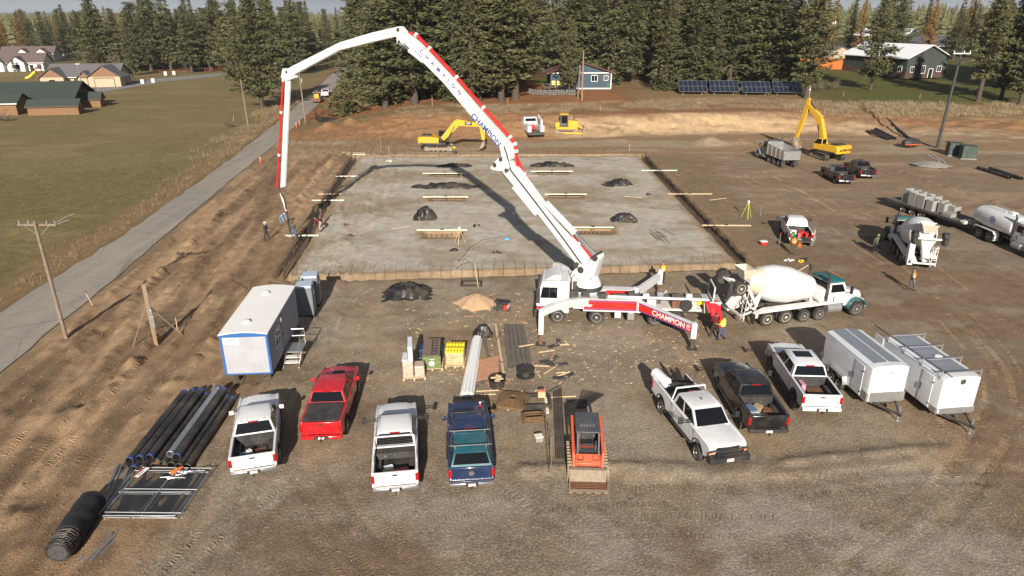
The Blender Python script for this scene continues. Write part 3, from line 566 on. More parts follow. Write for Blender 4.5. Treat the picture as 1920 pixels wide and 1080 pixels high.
# ---------------------------------------------------------------- pickups
def pickup(name, label, cat, loc, ang, paint, L=5.9, bed=1.85, lift=0.0, rim=None, mirror='std', bumper=None, gate=True, rail=None, stripes=False, tr=.40, plate=True, W=2.0, glass=GLASS, group='pickup trucks parked on the site'):
    t = T(name, label, cat, loc, ang, group); ox = -L/2; z0 = lift; rim = rim or RIM; bumper = bumper or CHROME
    fa = L-1.02; ra = 1.22 if bed < 2.0 else 1.32; wsb = L-1.52; hw = W/2; belt = 1.30+z0; rl = 1.36+z0
    X = lambda x: x+ox
    side = [(X(.06), .62+z0), (X(ra-.56), .56+z0)]+[(X(a), b+z0) for a, b in arc(ra, .47, .52, 172, 8, 9)]+[(X(ra+.58), .50+z0), (X(fa-.58), .50+z0)]+[(X(a), b+z0) for a, b in arc(fa, .47, .53, 172, 8, 9)]+[(X(L-.16), .60+z0), (X(L-.06), .82+z0), (X(L-.08), 1.16+z0), (X(L-.30), 1.25+z0), (X(wsb), 1.30+z0), (X(wsb-.3), belt+.01), (X(bed+.02), belt+.02), (X(bed), rl), (X(.05), rl)]
    nose = lambda x, y, z: (x, y*(1-.10*max(0, (x-X(L-.75))/.75)**2-.03*max(0, (X(.5)-x)/.5)**2), z)
    for s in (-1, 1):
        m = MB(); m.prism(side, s*(hw-.13), s*hw, fn=nose); m.build('side_panel', paint, t, .06, seg=3)
    m = MB(); rs = []
    for yy, dz in ((-hw+.125, -.035), (-.62, .012), (-.55, .035), (0, .05), (.55, .035), (.62, .012), (hw-.125, -.035)):
        bw = .10*(yy/hw)**2; rs.append([nose(a_, yy, b_) for a_, b_ in ((X(wsb-.18), 1.31+z0+dz), (X(L-.9), 1.27+z0+dz), (X(L-.40)-bw, 1.245+z0+dz), (X(L-.12)-bw, 1.185+z0+dz), (X(L-.04)-bw, 1.06+z0), (X(L-.03)-bw, .80+z0), (X(L-.2), .62+z0), (X(wsb-.18), .62+z0))])
    m.loft(rs); m.build('hood', paint, t, 0, 28)
    m = MB(); m.b2(X(bed+.02), X(wsb), -hw+.14, hw-.14, .5+z0, belt-.02); m.build('cab_floor', PLAST, t)
    # cab
    b0, b1 = X(bed+.03), X(wsb+.02); t0, t1 = X(bed+.24), X(wsb-.70); yb = hw-.06; yt = hw-.23; zr = 1.89+z0
    B = [(b0, -yb, belt), (b1, -yb+.05, belt-.02), (b1+.001, 0, belt-.02), (b1, yb-.05, belt-.02), (b0, yb, belt), (b0, 0, belt)]
    Tt = [(t0, -yt, zr), (t1, -yt, zr), (t1, 0, zr), (t1, yt, zr), (t0, yt, zr), (t0, 0, zr)]
    T2 = [(t0+.14, -yt+.18, zr+.055), (t1-.2, -yt+.18, zr+.055), (t1-.18, 0, zr+.07), (t1-.2, yt-.18, zr+.055), (t0+.14, yt-.18, zr+.055), (t0+.12, 0, zr+.07)]
    m = MB(); m.loft([B, Tt, T2]); m.build('cab', paint, t, .03)
    V = Vector
    def lerp(a, b, k): return V(a)*(1-k)+V(b)*k
    g = MB(); pane(g, lerp(B[1], Tt[1], .04), lerp(B[3], Tt[3], .04), Tt[3], Tt[1], .075, .025); g.build('windshield', glass, t, smooth=0)
    g = MB(); pane(g, lerp(B[4], Tt[4], .12), lerp(B[0], Tt[0], .12), Tt[0], Tt[4], .07, .02); g.build('rear_window', glass, t, smooth=0)
    for s, (i, j) in ((-1, (0, 1)), (1, (4, 3))):
        lo0, lo1, hi0, hi1 = lerp(B[i], Tt[i], .08), lerp(B[j], Tt[j], .08), V(Tt[i]), V(Tt[j])
        for a, b in ((.10, .47), (.50, .96)):
            q = [lerp(lo0, lo1, a), lerp(lo0, lo1, b), lerp(hi0, hi1, b), lerp(hi0, hi1, a)]
            if s > 0: q = q[::-1]
            g = MB(); pane(g, *q, .045, .018); g.build('side_window', glass, t, smooth=0)
        m = MB()
        for xx in (lerp(lo0, lo1, .46).x, lerp(lo0, lo1, .09).x): m.b2(xx, xx+.16, s*hw-.01*s, s*(hw+.018), 1.10+z0, 1.13+z0)
        m.build('door_handle', paint, t)
        mx = b1-.42; k = {'std': .22, 'tow': .52}[mirror]; m = MB(); m.bar((mx, s*(yb-.03), belt+.07), (mx-.05, s*(yb+k), belt+.10), .06, .04)
        if mirror == 'tow': m.bar((mx, s*(yb-.03), belt+.17), (mx-.05, s*(yb+k), belt+.20), .06, .04)
        m.box((mx-.06, s*(yb+k), belt+(.15 if mirror == 'std' else .18)), (.10, .22, .20 if mirror == 'std' else .32), bump_(s)); m.build('mirror', PLAST if mirror == 'tow' else paint, t, .02)
        m = MB(); m.b2(X(ra+.62), X(fa-.62), s*(hw-.12), s*(hw+.10), .43+z0, .47+z0); m.build('running_board', PLAST, t)
        m = MB(); m.b2(X(.035), X(.20), s*(hw-.17), s*(hw+.004), .84+z0, 1.24+z0); m.build('tail_light', TAILR, t, .02)
        m = MB(); m.b2(X(L-.20), X(L-.045), s*(hw-.46), s*(hw-.12), .88+z0, 1.12+z0); m.build('headlight', LAMPG, t, .02)
    m = MB(); m.b2(t0-.045, t0-.005, -.22, .22, zr-.03, zr+.02); m.build('brake_light', TAILR, t)
    for s in (-1, 1):
        for xx in (X(bed+.06), X((bed+wsb)/2), X(wsb+.02)): m = MB(); m.b2(xx-.008, xx+.008, s*(hw-.01), s*(hw+.004), .56+z0, belt-.03); m.build('door_seam', PLAST, t)
        for xx in (ra, fa): m = MB(); m.prism(arc(X(xx), .47+z0, .56, 170, 10, 9)+arc(X(xx), .47+z0, .51, 10, 170, 9), s*(hw-.05), s*(hw+.012), fn=nose); m.build('arch_trim', PLAST, t)
    # bed
    m = MB(); m.b2(X(.14), X(bed), -hw+.13, hw-.13, .74+z0, .80+z0); m.b2(X(bed-.05), X(bed+.02), -hw+.13, hw-.13, .78+z0, rl-.02)
    for s in (-1, 1):
        m.b2(X(.12), X(bed-.05), s*(hw-.17), s*(hw-.128), .8+z0, rl+.012); m.b2(X(ra-.45), X(ra+.45), s*(hw-.40), s*(hw-.17), .8+z0, 1.02+z0)
    for k in range(9): yy = -hw+.3+k*(W-.6)/8; m.b2(X(.16), X(bed-.06), yy, yy+.05, .80+z0, .815+z0)
    m.build('bed_liner', LINER, t)
    if gate:
        m = MB(); m.b2(X(.02), X(.13), -hw+.135, hw-.135, .70+z0, rl); gt = m.build('tailgate', paint, t, .03); m = MB(); m.b2(X(.005), X(.03), -.11, .11, 1.18+z0, 1.25+z0); m.build('handle', PLAST, gt)
    else:
        m = MB(); m.b2(X(-.56), X(.08), -hw+.14, hw-.14, .72+z0, .79+z0); m.build('tailgate', LINER, t, .02, label='black tailgate folded down')
    m = MB(); m.prism([(X(-.14), .50+z0), (X(-.14), .66+z0), (X(.04), .69+z0), (X(.10), .48+z0)], -hw+.03, hw-.03); bp = m.build('rear_bumper', bumper, t, .03)
    m = MB(); m.b2(X(-.16), X(-.13), -.28, .28, .52+z0, .67+z0); m.bar((X(-.1), 0, .46+z0), (X(-.30), 0, .46+z0), .07, .07); m.cyl((X(-.28), 0, .48+z0), (X(-.28), 0, .58+z0), .03, n=8); m.build('hitch', PLAST, bp)
    if plate: m = MB(); m.b2(X(-.172), X(-.158), -.16, .16, .525+z0, .665+z0); m.build('licence_plate', PLATE, bp)
    m = MB(); m.prism([(X(L-.22), .45+z0), (X(L+.02), .47+z0), (X(L+.05), .66+z0), (X(L-.06), .74+z0), (X(L-.22), .72+z0)], -hw+.03, hw-.03); fb = m.build('front_bumper', bumper, t, .03)
    m = MB(); m.b2(X(L-.16), X(L-.03), -hw+.44, hw-.44, .76+z0, 1.12+z0); gr = m.build('grille', PLAST, t)
    m = MB()
    for zz in (.82, .93, 1.04): m.b2(X(L-.04), X(L-.015), -hw+.46, hw-.46, zz+z0, zz+.035+z0)
    m.build('grille_bar', CHROME, gr)
    m = MB(); m.b2(X(.3), X(L-.4), -.42, .42, .38+z0, .56+z0)
    for xx in (ra, fa): m.cyl((X(xx), -hw+.2, tr), (X(xx), hw-.2, tr), .07, n=8)
    m.build('chassis', PLAST, t)
    for xx in (ra, fa):
        for s in (-1, 1): wheel(t, X(xx), s*(hw-.11), tr, .28, rim, s)
    t['L'] = L; return t, X
def bump_(s): return .12*s
def cargo(m_list, t):
    for nm, mb, mt in m_list: mb.build(nm, mt, t)
def on_truck(t, lx, ly, lz): return t.matrix_basis @ Vector((lx, ly, lz))
def th(name, label, cat, loc, rz, parts, group=None):
    """a thing from (part name, MB, material) triples"""
    o = T(name, label, cat, loc, rz, group)
    for p in parts: p[1].build(p[0], p[2], o, *(p[3:] or (0,)))
    return o
TOOLR = M('red_tool', (.55, .03, .025), .5); TOOLY = M('yellow_tool', (.75, .52, .05), .5); CARD = M('cardboard', (.42, .29, .17), .85); CLOTHB = M('blue_cloth', (.10, .16, .28), .9); WTOOL = M('white_plastic', (.75, .74, .70), .5); GREENB = M('green_box', (.05, .26, .10), .5)
def bucket(label, p, col, r=.15, h=.36, rz=0):
    m = MB(); m.lathe([(r*.82, 0), (r, h), (r*.93, h), (r*.78, .03)], (0, 0, 0), (0, 0, 1), 14, cap=False); m.cyl((0, 0, .01), (0, 0, .02), r*.8, n=14); hn = MB(); hn.tube([(r, 0, h*.9), (r*.7, 0, h*1.3), (0, 0, h*1.42), (-r*.7, 0, h*1.3), (-r, 0, h*.9)], .008, 4)
    return th('bucket', label, 'bucket', p, rz, [('shell', m, col), ('handle', hn, STEEL)])
def loose(label, name, cat, t, lx, ly, lz, size, mat, rz=0, tilt=0):
    p = on_truck(t, lx, ly, lz+size[2]/2); m = MB(); m.box((0, 0, 0), size, 0, 0, tilt); m.box((0, 0, size[2]*.5+.004), (size[0]*.55, size[1]*.12, .01), 0, 0, tilt)
    o = m.build(name, mat, None, min(size)*.15); o.location = p; o.rotation_euler = (0, 0, t.rotation_euler.z+rz); return tag(o, label, cat)
# 1 white, far left
def pk(rear, zr, front, zf, **k):
    loc, ang, Ln = place2(rear, zr, front, zf); return pickup(loc=loc, ang=ang, **k)
bpy.context.view_layer.update()
t, X = pk((476, 883), .6, (488, 742), 1.05, name='pickup_truck', label='white pickup with tools in its open bed beside the black pipes', cat='pickup', paint=WHITE, L=5.75, bed=1.75)
bpy.context.view_layer.update()
m = MB(); [m.b2(-.9+.28*0, .35, yy, yy+.022, 1.935, 1.95) for yy in (-.5, -.25, 0, .25, .5)]; m.build('roof_rib', WHITE, t)
m = MB(); m.lathe([(.10, 0), (.10, .012)], (X(1.98), -.52, 1.60), (-1, 0, .5), 16); m.build('window_sticker', WTXT, t)
rk = random.Random(4)
for lb, nm, cat, lx, ly, sz, mt, rz in [('blue and white cloth lump in the bed of the far left white pickup', 'cloth_bundle', 'cloth', .75, .45, (.3, .28, .2), CLOTHB, .3), ('white plastic jug in the bed of the far left white pickup', 'plastic_jug', 'jug', .85, .2, (.18, .2, .3), WTOOL, .7), ('coil of brown rope in the bed of the far left white pickup', 'rope_heap', 'rope', .95, -.3, (.42, .5, .12), RUST, .2), ('red hand tool in the bed of the far left white pickup', 'hand_tool', 'tool', .5, .15, (.12, .4, .08), TOOLR, .9)]:
    loose(lb, nm, cat, t, X(lx), ly, .815, sz, mt, rz)
# 2 red
t, X = pk((601, 823), .6, (643, 686), 1.05, name='pickup_truck', label='bright red pickup with black bed cover and black stripe on hood', cat='pickup', paint=REDP, L=6.05, bed=1.8, rim=RIM, bumper=REDP, plate=False)
m = MB(); m.b2(X(.13), X(1.8), -.86, .86, 1.362, 1.40); m.build('bed_cover', LINER, t, .02, label='black soft cover over the bed')
m = MB(); m.prism([(X(4.62), 1.35), (X(5.25), 1.318), (X(5.25), 1.335), (X(4.62), 1.367)], -.30, .30); m.build('hood_stripe', LINER, t)
m = MB(); m.b2(X(-.152), X(-.14), -.34, .34, .50, .68); m.build('bumper_step', PLAST, t)
marks((X(-.176), 0, .60), (0, -1, 0), (0, 0, 1), .30, .13, 3, WTXT, t, 2, .04)
# 3 white with headache rack
t, X = pk((742, 918), .6, (744, 757), 1.12, name='pickup_truck', label='white pickup with headache rack, tow mirrors and black toolbox in bed', cat='pickup', paint=WHITE, L=6.0, bed=2.0, mirror='tow', lift=.06)
m = MB(); z0 = .06
for s in (-1, 1): m.tube([(X(.75), s*.93, 1.38+z0), (X(1.9), s*.88, 1.92), (X(1.95), s*.78, 1.97)], .028, 6); m.bar((X(1.9), s*.87, 1.38), (X(1.93), s*.80, 1.96), .05, .05)
m.bar((X(1.93), -.82, 1.97), (X(1.93), .82, 1.97), .06, .06); m.bar((X(1.9), -.9, 1.45), (X(1.9), .9, 1.45), .09, .06); hr = m.build('headache_rack', WHITE, t)
m = MB()
for k in range(12): yy = -.78+k*.142; m.bar((X(1.91), yy, 1.48), (X(1.93), yy, 1.95), .012, .012)
for k in range(5): m.bar((X(1.91), -.82, 1.55+k*.085), (X(1.91), .82, 1.55+k*.085), .012, .012)
m.build('mesh_screen', DSTEEL, hr)
m = MB(); m.b2(X(1.45), X(1.88), -.84, .84, 1.02+z0, 1.34+z0); tb = m.build('toolbox', LINER, t, .03)
m = MB(); [m.b2(X(1.43), X(1.46), y-.07, y+.07, 1.18+z0, 1.28+z0) for y in (-.45, 0, .45)]; m.build('latch', CHROME, tb)
bpy.context.view_layer.update()
for lb, nm, cat, lx, ly, sz, mt, rz in [('red plastic fuel can lying in the bed of the white pickup with rack', 'fuel_can', 'fuel can', .6, -.30, (.34, .5, .22), TOOLR, .25), ('cream sack lying in the bed of the white pickup with rack', 'sack', 'sack', .55, .30, (.3, .48, .14), WTOOL, -.1), ('long yellow level lying in the bed of the white pickup with rack', 'spirit_level', 'tool', .85, .0, (.07, 1.2, .06), TOOLY, -.18), ('white rags in the bed of the white pickup with rack', 'rag_heap', 'cloth', 1.05, .3, (.25, .4, .12), WTXT, .3)]:
    loose(lb, nm, cat, t, X(lx), ly, .815+z0, sz, mt, rz)
# 4 blue with canopy
t, X = pk((885, 907), .6, (876, 754), 1.02, name='pickup_truck', label='dark blue pickup with teal canopy and roof rack bars', cat='pickup', paint=BLUEP, L=5.85, bed=2.0, mirror='std')
bt = 1.37; cp = MB(); A = [(X(.06), -.90, bt), (X(2.0), -.90, bt), (X(2.0), .90, bt), (X(.06), .90, bt)]; B = [(X(.42), -.74, 1.86), (X(1.97), -.74, 1.90), (X(1.97), .74, 1.90), (X(.42), .74, 1.86)]; C = [(X(.6), -.5, 1.93), (X(1.9), -.5, 1.96), (X(1.9), .5, 1.96), (X(.6), .5, 1.93)]
cp.loft([A, B, C]); cn = cp.build('canopy', CANT, t, .03, label='teal canopy over the bed')
g = MB(); pane(g, Vector(A[3])*.86+Vector(B[3])*.14, Vector(A[0])*.86+Vector(B[0])*.14, B[0], B[3], .07, .02); g.build('rear_window', GLASS, cn, smooth=0)
for s, (i, j) in ((-1, (0, 1)), (1, (3, 2))):
    q = [Vector(A[i]), Vector(A[j]), Vector(B[j]), Vector(B[i])]; q = q if s < 0 else q[::-1]; g = MB(); pane(g, *q, .10, .02); g.build('side_window', GLASS, cn, smooth=0)
m = MB()
for xx in (X(.72), X(1.86)):
    m.bar((xx, -.92, 2.03), (xx, .92, 2.03), .045, .03)
    for s in (-1, 1): m.bar((xx, s*.66, 1.88), (xx, s*.70, 2.03), .03, .03)
m.build('roof_rack', STEEL, cn); m = MB(); m.lathe([(.12, 0), (.12, .012)], (X(.018), 0, 1.06), (-1, 0, 0), 16); m.build('badge', CHROME, t)
bpy.context.view_layer.update()
p = on_truck(t, X(5.0), -.62, 1.27); m = MB(); m.cyl((0, 0, 0), (0, 0, .22), .05, n=10); m2 = MB(); m2.cyl((0, 0, .22), (0, 0, .30), .045, n=10); th('spray_can', 'small red can standing on the hood of the blue pickup', 'can', p, 0, [('can', m, TOOLR), ('cap', m2, WTXT)])
# 5 white facing the camera
t, X = pk((1253, 706), 1.3, (1366, 863), .62, name='pickup_truck', label='white pickup facing the camera with black grille guard and tank in bed', cat='pickup', paint=WHITE, L=6.45, bed=2.45, mirror='tow', lift=.10, gate=False, bumper=PLAST)
z0 = .10; m = MB(); L = 6.45
m.prism([(X(L-.10), .46+z0), (X(L+.26), .50+z0), (X(L+.26), .78+z0), (X(L-.04), .82+z0)], -.98, .98)
for yy in (-.62, .62): m.bar((X(L+.24), yy, .5+z0), (X(L+.16), yy, 1.18+z0), .05, .07)
for zz in (.92, 1.04, 1.16): m.bar((X(L+.18), -.66, zz+z0), (X(L+.18), .66, zz+z0), .035, .035)
for s in (-1, 1): m.tube([(X(L+.18), s*.62, 1.14+z0), (X(L+.12), s*.9, 1.10+z0), (X(L-.02), s*.98, .95+z0), (X(L+.05), s*.97, .8+z0)], .03, 6)
gg = m.build('grille_guard', PLAST, t); m = MB(); m.b2(X(L+.262), X(L+.272), -.17, .17, .56+z0, .72+z0); m.build('licence_plate', PLATE, gg)
for s in (-1, 1): m = MB(); m.b2(X(L-.16), X(L-.035), s*.62-.03, s*.92, .86+z0, .93+z0); m.build('turn_signal', AMBER, t)
m = MB()
for s in (-1, 1): m.bar((X(2.36), s*.9, 1.4+z0), (X(2.42), s*.76, 2.0+z0), .06, .06)
m.bar((X(2.42), -.78, 2.02+z0), (X(2.42), .78, 2.02+z0), .07, .07); m.build('headache_rack', WHITE, t)
m = MB(); m.b2(X(1.75), X(2.28), -.84, .84, .85+z0, 1.32+z0); m.build('toolbox', LINER, t, .03)
bpy.context.view_layer.update(); p = on_truck(t, X(.28), -.60, 1.18+z0); m = MB(); m.lathe([(.24, -.62), (.29, -.56), (.29, .56), (.24, .62)], (0, 0, 0), (1, 0, .0), 18); o = m.build('white_drum', PVC, None); o.location = p+Vector((0, 0, .22)); o.rotation_euler = (0, 0, t.rotation_euler.z+.12); tag(o, 'white plastic drum lying across the open bed of the guarded white pickup', 'drum')
p = on_truck(t, X(.1), .62, .84+z0); m = MB(); m.prism([(-.5, 0), (.55, 0), (.55, .08), (-.2, .75), (-.5, .75)], -.02, .02); o = m.build('plastic_sheet', LINER, None); o.location = p; o.rotation_euler = (0, 0, t.rotation_euler.z+.2); tag(o, 'black sheet standing in the open bed of the guarded white pickup', 'sheet')
m = MB(); m.box((X(3.55), 0, 1.99+z0), (.16, .03, .06)); m.build('roof_antenna', PLAST, t)
# 6 black
t, X = pk((1441, 810), .6, (1368, 680), 1.12, name='pickup_truck', label='black pickup with rubbish and tools filling its bed', cat='pickup', paint=BLACKP, L=6.0, bed=1.9, lift=.08, rim=RIMD, bumper=PLAST, mirror='tow')
bpy.context.view_layer.update(); z0 = .08
for lb, nm, cat, lx, ly, sz, mt, rz in [('crumpled blue tarp in the bed of the black pickup', 'tarp', 'tarp', 1.3, .5, (.62, .5, .26), CLOTHB, .3), ('brown cardboard box in the bed of the black pickup', 'cardboard_box', 'box', 1.45, .05, (.4, .45, .25), CARD, .8), ('clear plastic bag of rubbish in the bed of the black pickup', 'rubbish_bag', 'bag', .65, .4, (.5, .5, .25), WTOOL, .2), ('long wooden handle sticking across the bed of the black pickup', 'broomstick', 'stick', 1.05, -.1, (1.35, .06, .07), WOOD, .6), ('brown rusty scrap in the bed of the black pickup', 'scrap_heap', 'scrap', 1.2, -.45, (.55, .45, .16), RUST, 1.1), ('flat cardboard sheet in the bed of the black pickup', 'cardboard_sheet', 'cardboard', .75, -.15, (.7, .4, .06), CARD, .4), ('cream helmet lying at the tailgate of the black pickup', 'helmet', 'helmet', .3, -.62, (.28, .3, .2), WTOOL, .1)]:
    loose(lb, nm, cat, t, X(lx), ly, .815+z0, sz, mt, rz)
# 7 white lifted with sunroof
t, X = pk((1544, 776), .7, (1465, 640), 1.3, name='pickup_truck', label='lifted white pickup with sunroof parked left of the cargo trailers', cat='pickup', paint=WHITE, L=6.35, bed=1.95, lift=.20, rim=RIMD, tr=.47, mirror='tow', bumper=WHITE)
z0 = .2; m = MB(); m.b2(X(3.05), X(3.75), -.46, .46, 1.945+z0, 1.962+z0); m.build('sunroof', GLASS, t, .01)
bpy.context.view_layer.update()
loose('box with pink print standing in the bed of the lifted white pickup', 'printed_box', 'box', t, X(1.5), .55, .83+z0, (.55, .22, .42), M('pink_print', (.62, .30, .36), .5, var=.3, scale=14), .05)
loose('brown grid mat on the bed floor of the lifted white pickup', 'grid_mat', 'mat', t, X(1.05), -.1, .83+z0, (1.3, .8, .03), RUST, 0)
# mid ground
t, X = pk((1503, 451), .8, (1480, 406), 1.1, name='pickup_truck', label='white pickup with lowered tailgate loaded with buckets beside the slab', cat='pickup', paint=WHITE, L=6.2, bed=2.3, gate=False, lift=.06, mirror='tow'); WS = (t, X); bpy.context.view_layer.update()
for lb, lx, ly, c in [('orange bucket at the right side of the loaded white pickup bed', .55, -.55, TOOLR), ('pink-red bucket on the tailgate of the loaded white pickup', .2, .15, M('pink_red', (.62, .16, .12), .5))]: bucket(lb, on_truck(t, X(lx), ly, .86), c, .16, .38)
for lb, nm, cat, lx, ly, sz, mt, rz in [('green crate in the loaded white pickup bed', 'crate', 'crate', .7, .6, (.5, .35, .35), GREENB, 0), ('white cool box in the loaded white pickup bed', 'cool_box', 'box', 1.5, .5, (.4, .6, .35), WTXT, 0), ('red machine in the loaded white pickup bed', 'machine', 'machine', 1.2, -.2, (.45, .45, .4), TOOLR, .4), ('grey tray on the lowered tailgate of the loaded white pickup', 'tray', 'tray', -.2, .3, (.4, .6, .08), STEEL, .1)]: loose(lb, nm, cat, t, X(lx), ly, .84, sz, mt, rz)
pk((1587, 339), .6, (1553, 313), 1.1, name='pickup_truck', label='black pickup parked nearest behind the yellow excavator, left one', cat='pickup', paint=BLACKP, L=6.0, bed=1.9, bumper=CHROME)
pk((1628, 329), .6, (1595, 304), 1.1, name='pickup_truck', label='black pickup with open bed parked right beside the other black pickup', cat='pickup', paint=BLACKP, L=6.0, bed=1.9, bumper=CHROME)
q = P(607, 183); pickup('pickup_truck', 'white pickup towing a skid steer down the road', 'pickup', (q.x, q.y+2.5, gz(q.x, q.y)+.05), R_(98), WHITE, L=5.9, bed=1.9, group='vehicles on the road')
# far suv with its tailgate up
q = P(961, 180, 3.6); t = T('suv', 'white car with raised tailgate on the driveway below the trees', 'car', (q.x, q.y+2, gz(q.x, q.y+2)), R_(90))
m = MB(); m.prism([(-2.2, .35), (-1.75, .32)]+arc(-1.35, .35, .40, 175, 5, 6)+[(-.9, .32), (.9, .32)]+arc(1.4, .35, .40, 175, 5, 6)+[(2.2, .4), (2.25, .8), (1.2, 1.0), (.5, 1.62), (-1.6, 1.68), (-2.2, 1.1)], -.9, .9); m.build('body', WHITE, t, .06)
m = MB(); m.b2(-2.24, -2.1, -.7, .7, .75, 1.5); m.build('tailgate_opening', GLASS, t); m = MB(); m.bar((-1.7, 0, 1.72), (-2.6, 0, 1.95), 1.5, .06); m.build('tailgate', WHITE, t)
for s in (-1, 1):
    m = MB(); m.b2(-1.6, .6, s*.905, s*.915, 1.05, 1.5); m.build('side_window', GLASS, t); m = MB(); m.b2(-2.27, -2.15, s*.62, s*.88, .8, 1.1); m.build('tail_light', TAILR, t)
    for xx in (-1.35, 1.4): wheel(t, xx, s*.82, .35, .22, RIM, s)
# ---------------------------------------------------------------- cargo trailers
TRW = M('trailer_white', (.76, .77, .78), .35, .1, var=.05, dust=.15); TRR = M('trailer_roof', (.42, .44, .47), .4, .6, var=.08)
def cargo_trailer(label, c, ang, L, W, Hh, rack, tail):
    t = T('cargo_trailer', label, 'trailer', c, ang, 'enclosed cargo trailers'); f = .55; x1 = L/2; x0 = -L/2; hw = W/2
    m = MB(); rs = []
    for x, ins in ((x0, 0), (x1-.35, 0), (x1-.08, .06), (x1, .16)): rs.append([(x, -hw+ins, f), (x, hw-ins, f), (x, hw-ins, f+Hh), (x, hw*.6, f+Hh+.10), (x, 0, f+Hh+.14), (x, -hw*.6, f+Hh+.10), (x, -hw+ins, f+Hh)])
    m.loft(rs); body = m.build('body', TRW, t, .02)
    m = MB(); rs = []
    for x in (x0+.02, x1-.42): rs.append([(x, -hw-.012, f+Hh-.04), (x, -hw*.6, f+Hh+.112), (x, 0, f+Hh+.152), (x, hw*.6, f+Hh+.112), (x, hw+.012, f+Hh-.04), (x, hw*.6, f+Hh+.09), (x, 0, f+Hh+.12), (x, -hw*.6, f+Hh+.09)])
    m.loft(rs); rf = m.build('roof', TRR, t)
    if not rack: m = MB(); m.bar((x0+.05, 0, f+Hh+.157), (x1-.45, 0, f+Hh+.157), .06, .02); m.build('roof_seam', TRW, rf)
    m = MB(); m.prism([(x1-.40, f-.04), (x1+.008, f-.04), (x1+.008, f+.55 if not rack else f+.32), (x1-.40, f+.55 if not rack else f+.32)], -hw+.15, hw-.15); m.b2(x1-.5, x1-.04, -hw-.008, hw+.008, f-.04, f+.5 if not rack else f+.3); m.build('stone_guard', ALU, t, .01)
    dx0, dx1 = x1-1.45, x1-.62; m = MB(); m.b2(dx0, dx1, -hw-.022, -hw+.02, f+.06, f+Hh-.16); d = m.build('side_door', TRW, t, .01)
    m = MB(); m.b2(dx0+.03, dx0+.09, -hw-.05, -hw-.02, f+.7, f+1.05); m.build('latch', DSTEEL, d)
    m = MB(); [m.b2(dx1-.06, dx1+.06, -hw-.04, -hw-.02, f+zz, f+zz+.06) for zz in (.25, Hh-.5)]; m.build('hinge', DSTEEL, d)
    ax = [-.35, .42] if tail else [-.15]; ax = [a-.45 for a in ax]
    for s in (-1, 1):
        m = MB(); c0 = sum(ax)/len(ax); r = .46+(.38 if len(ax) > 1 else 0)
        out = arc(c0, .50, r, 178, 2, 11); inn = arc(c0, .50, r-.10, 2, 178, 11); out = [(x, min(z, .98)) for x, z in out]; inn = [(x, min(z, .91)) for x, z in inn]
        m.prism(out+inn, s*(hw-.02), s*(hw+.24)); m.build('fender', ALU, t, .015)
        for a in ax: wheel(t, a, s*(hw+.10), .35, .22, RIM if not rack else RIMD, s)
    m = MB()
    for s in (-1, 1): m.bar((x1-.2, s*.72, .5), (x1+1.15, s*.05, .5), .08, .12)
    m.b2(x0, x1, -.75, .75, .42, f-.005); m.bar((x1+1.0, 0, .5), (x1+1.38, 0, .5), .12, .1); m.build('tongue', DSTEEL, t)
    m = MB(); m.cyl((x1+1.05, .12, .02), (x1+1.05, .12, .86), .045, n=8); m.b2(x1+.96, x1+1.14, .03, .21, .0, .03); m.build('jack', STEEL, t)
    if rack:
        for k in range(4):
            xx = x1-.22-k*(L-.55)/3; m = MB(); m.bar((xx, -hw-.03, f+Hh+.30), (xx, hw+.03, f+Hh+.30), .07, .05)
            for s in (-1, 1): m.bar((xx, s*hw, f+Hh-.08), (xx, s*hw, f+Hh+.40), .05, .04)
            m.build('ladder_rack', ALU, t)
        m = MB(); m.cyl((x1+.35, -hw+.08, f+Hh+.36), (x0-1.0, -hw-.04, f+Hh+.36), .025, n=6); o = m.build('rod', PLAST, None); o.location = t.location; o.rotation_euler = (0, 0, ang); tag(o, 'long thin dark rod lying on the ladder racks of the right trailer', 'rod')
        m = MB(); m.lathe([(.22, 0), (.18, .08), (.02, .10)], (.3, .15, f+Hh+.13), (0, 0, 1), 12); m.build('roof_vent', WTXT, rf)
        m = MB(); m.b2(x0-.75, x0+.01, -hw-.06, -hw-.02, f+.05, f+Hh-.02); m.build('rear_door', TRW, t, label='rear door swung open')
        m = MB(); m.lathe([(.15, 0), (.15, .012)], (x1+.004, 0, f+Hh-.16), (1, 0, 0), 18); m.build('badge', DSTEEL, t)
    else:
        m = MB(); m.lathe([(.075, 0), (.075, .008)], (x1+.004, .05, f+Hh-.30), (1, 0, 0), 16); m.build('badge', TOOLR, t); m = MB(); m.lathe([(.045, .008), (.045, .012)], (x1+.004, .05, f+Hh-.30), (1, 0, 0), 14); m.build('badge_centre', WTXT, t)
        m = MB(); m.bar((x1+.008, -.12, f+Hh-.30), (x1+.008, .26, f+Hh-.30), .012, .012); m.build('badge_wing', TOOLR, t)
    return t
a = P(1624, 755, .5); b = P(1693, 752, .5); c = (a+b)/2; ang = R_(-84.5); cargo_trailer('white cargo trailer with rounded roof and plain seam, left of two', (c.x-math.cos(ang)*2.25, c.y-math.sin(ang)*2.25, 0), ang, 4.5, 2.12, 1.95, False, True)
a = P(1755, 777, .5); b = P(1824, 774, .5); c = (a+b)/2; ang = R_(-83.5); cargo_trailer('white cargo trailer with four ladder racks on the roof, right of two', (c.x-math.cos(ang)*2.4, c.y-math.sin(ang)*2.4, 0), ang, 4.8, 2.12, 1.95, True, False)
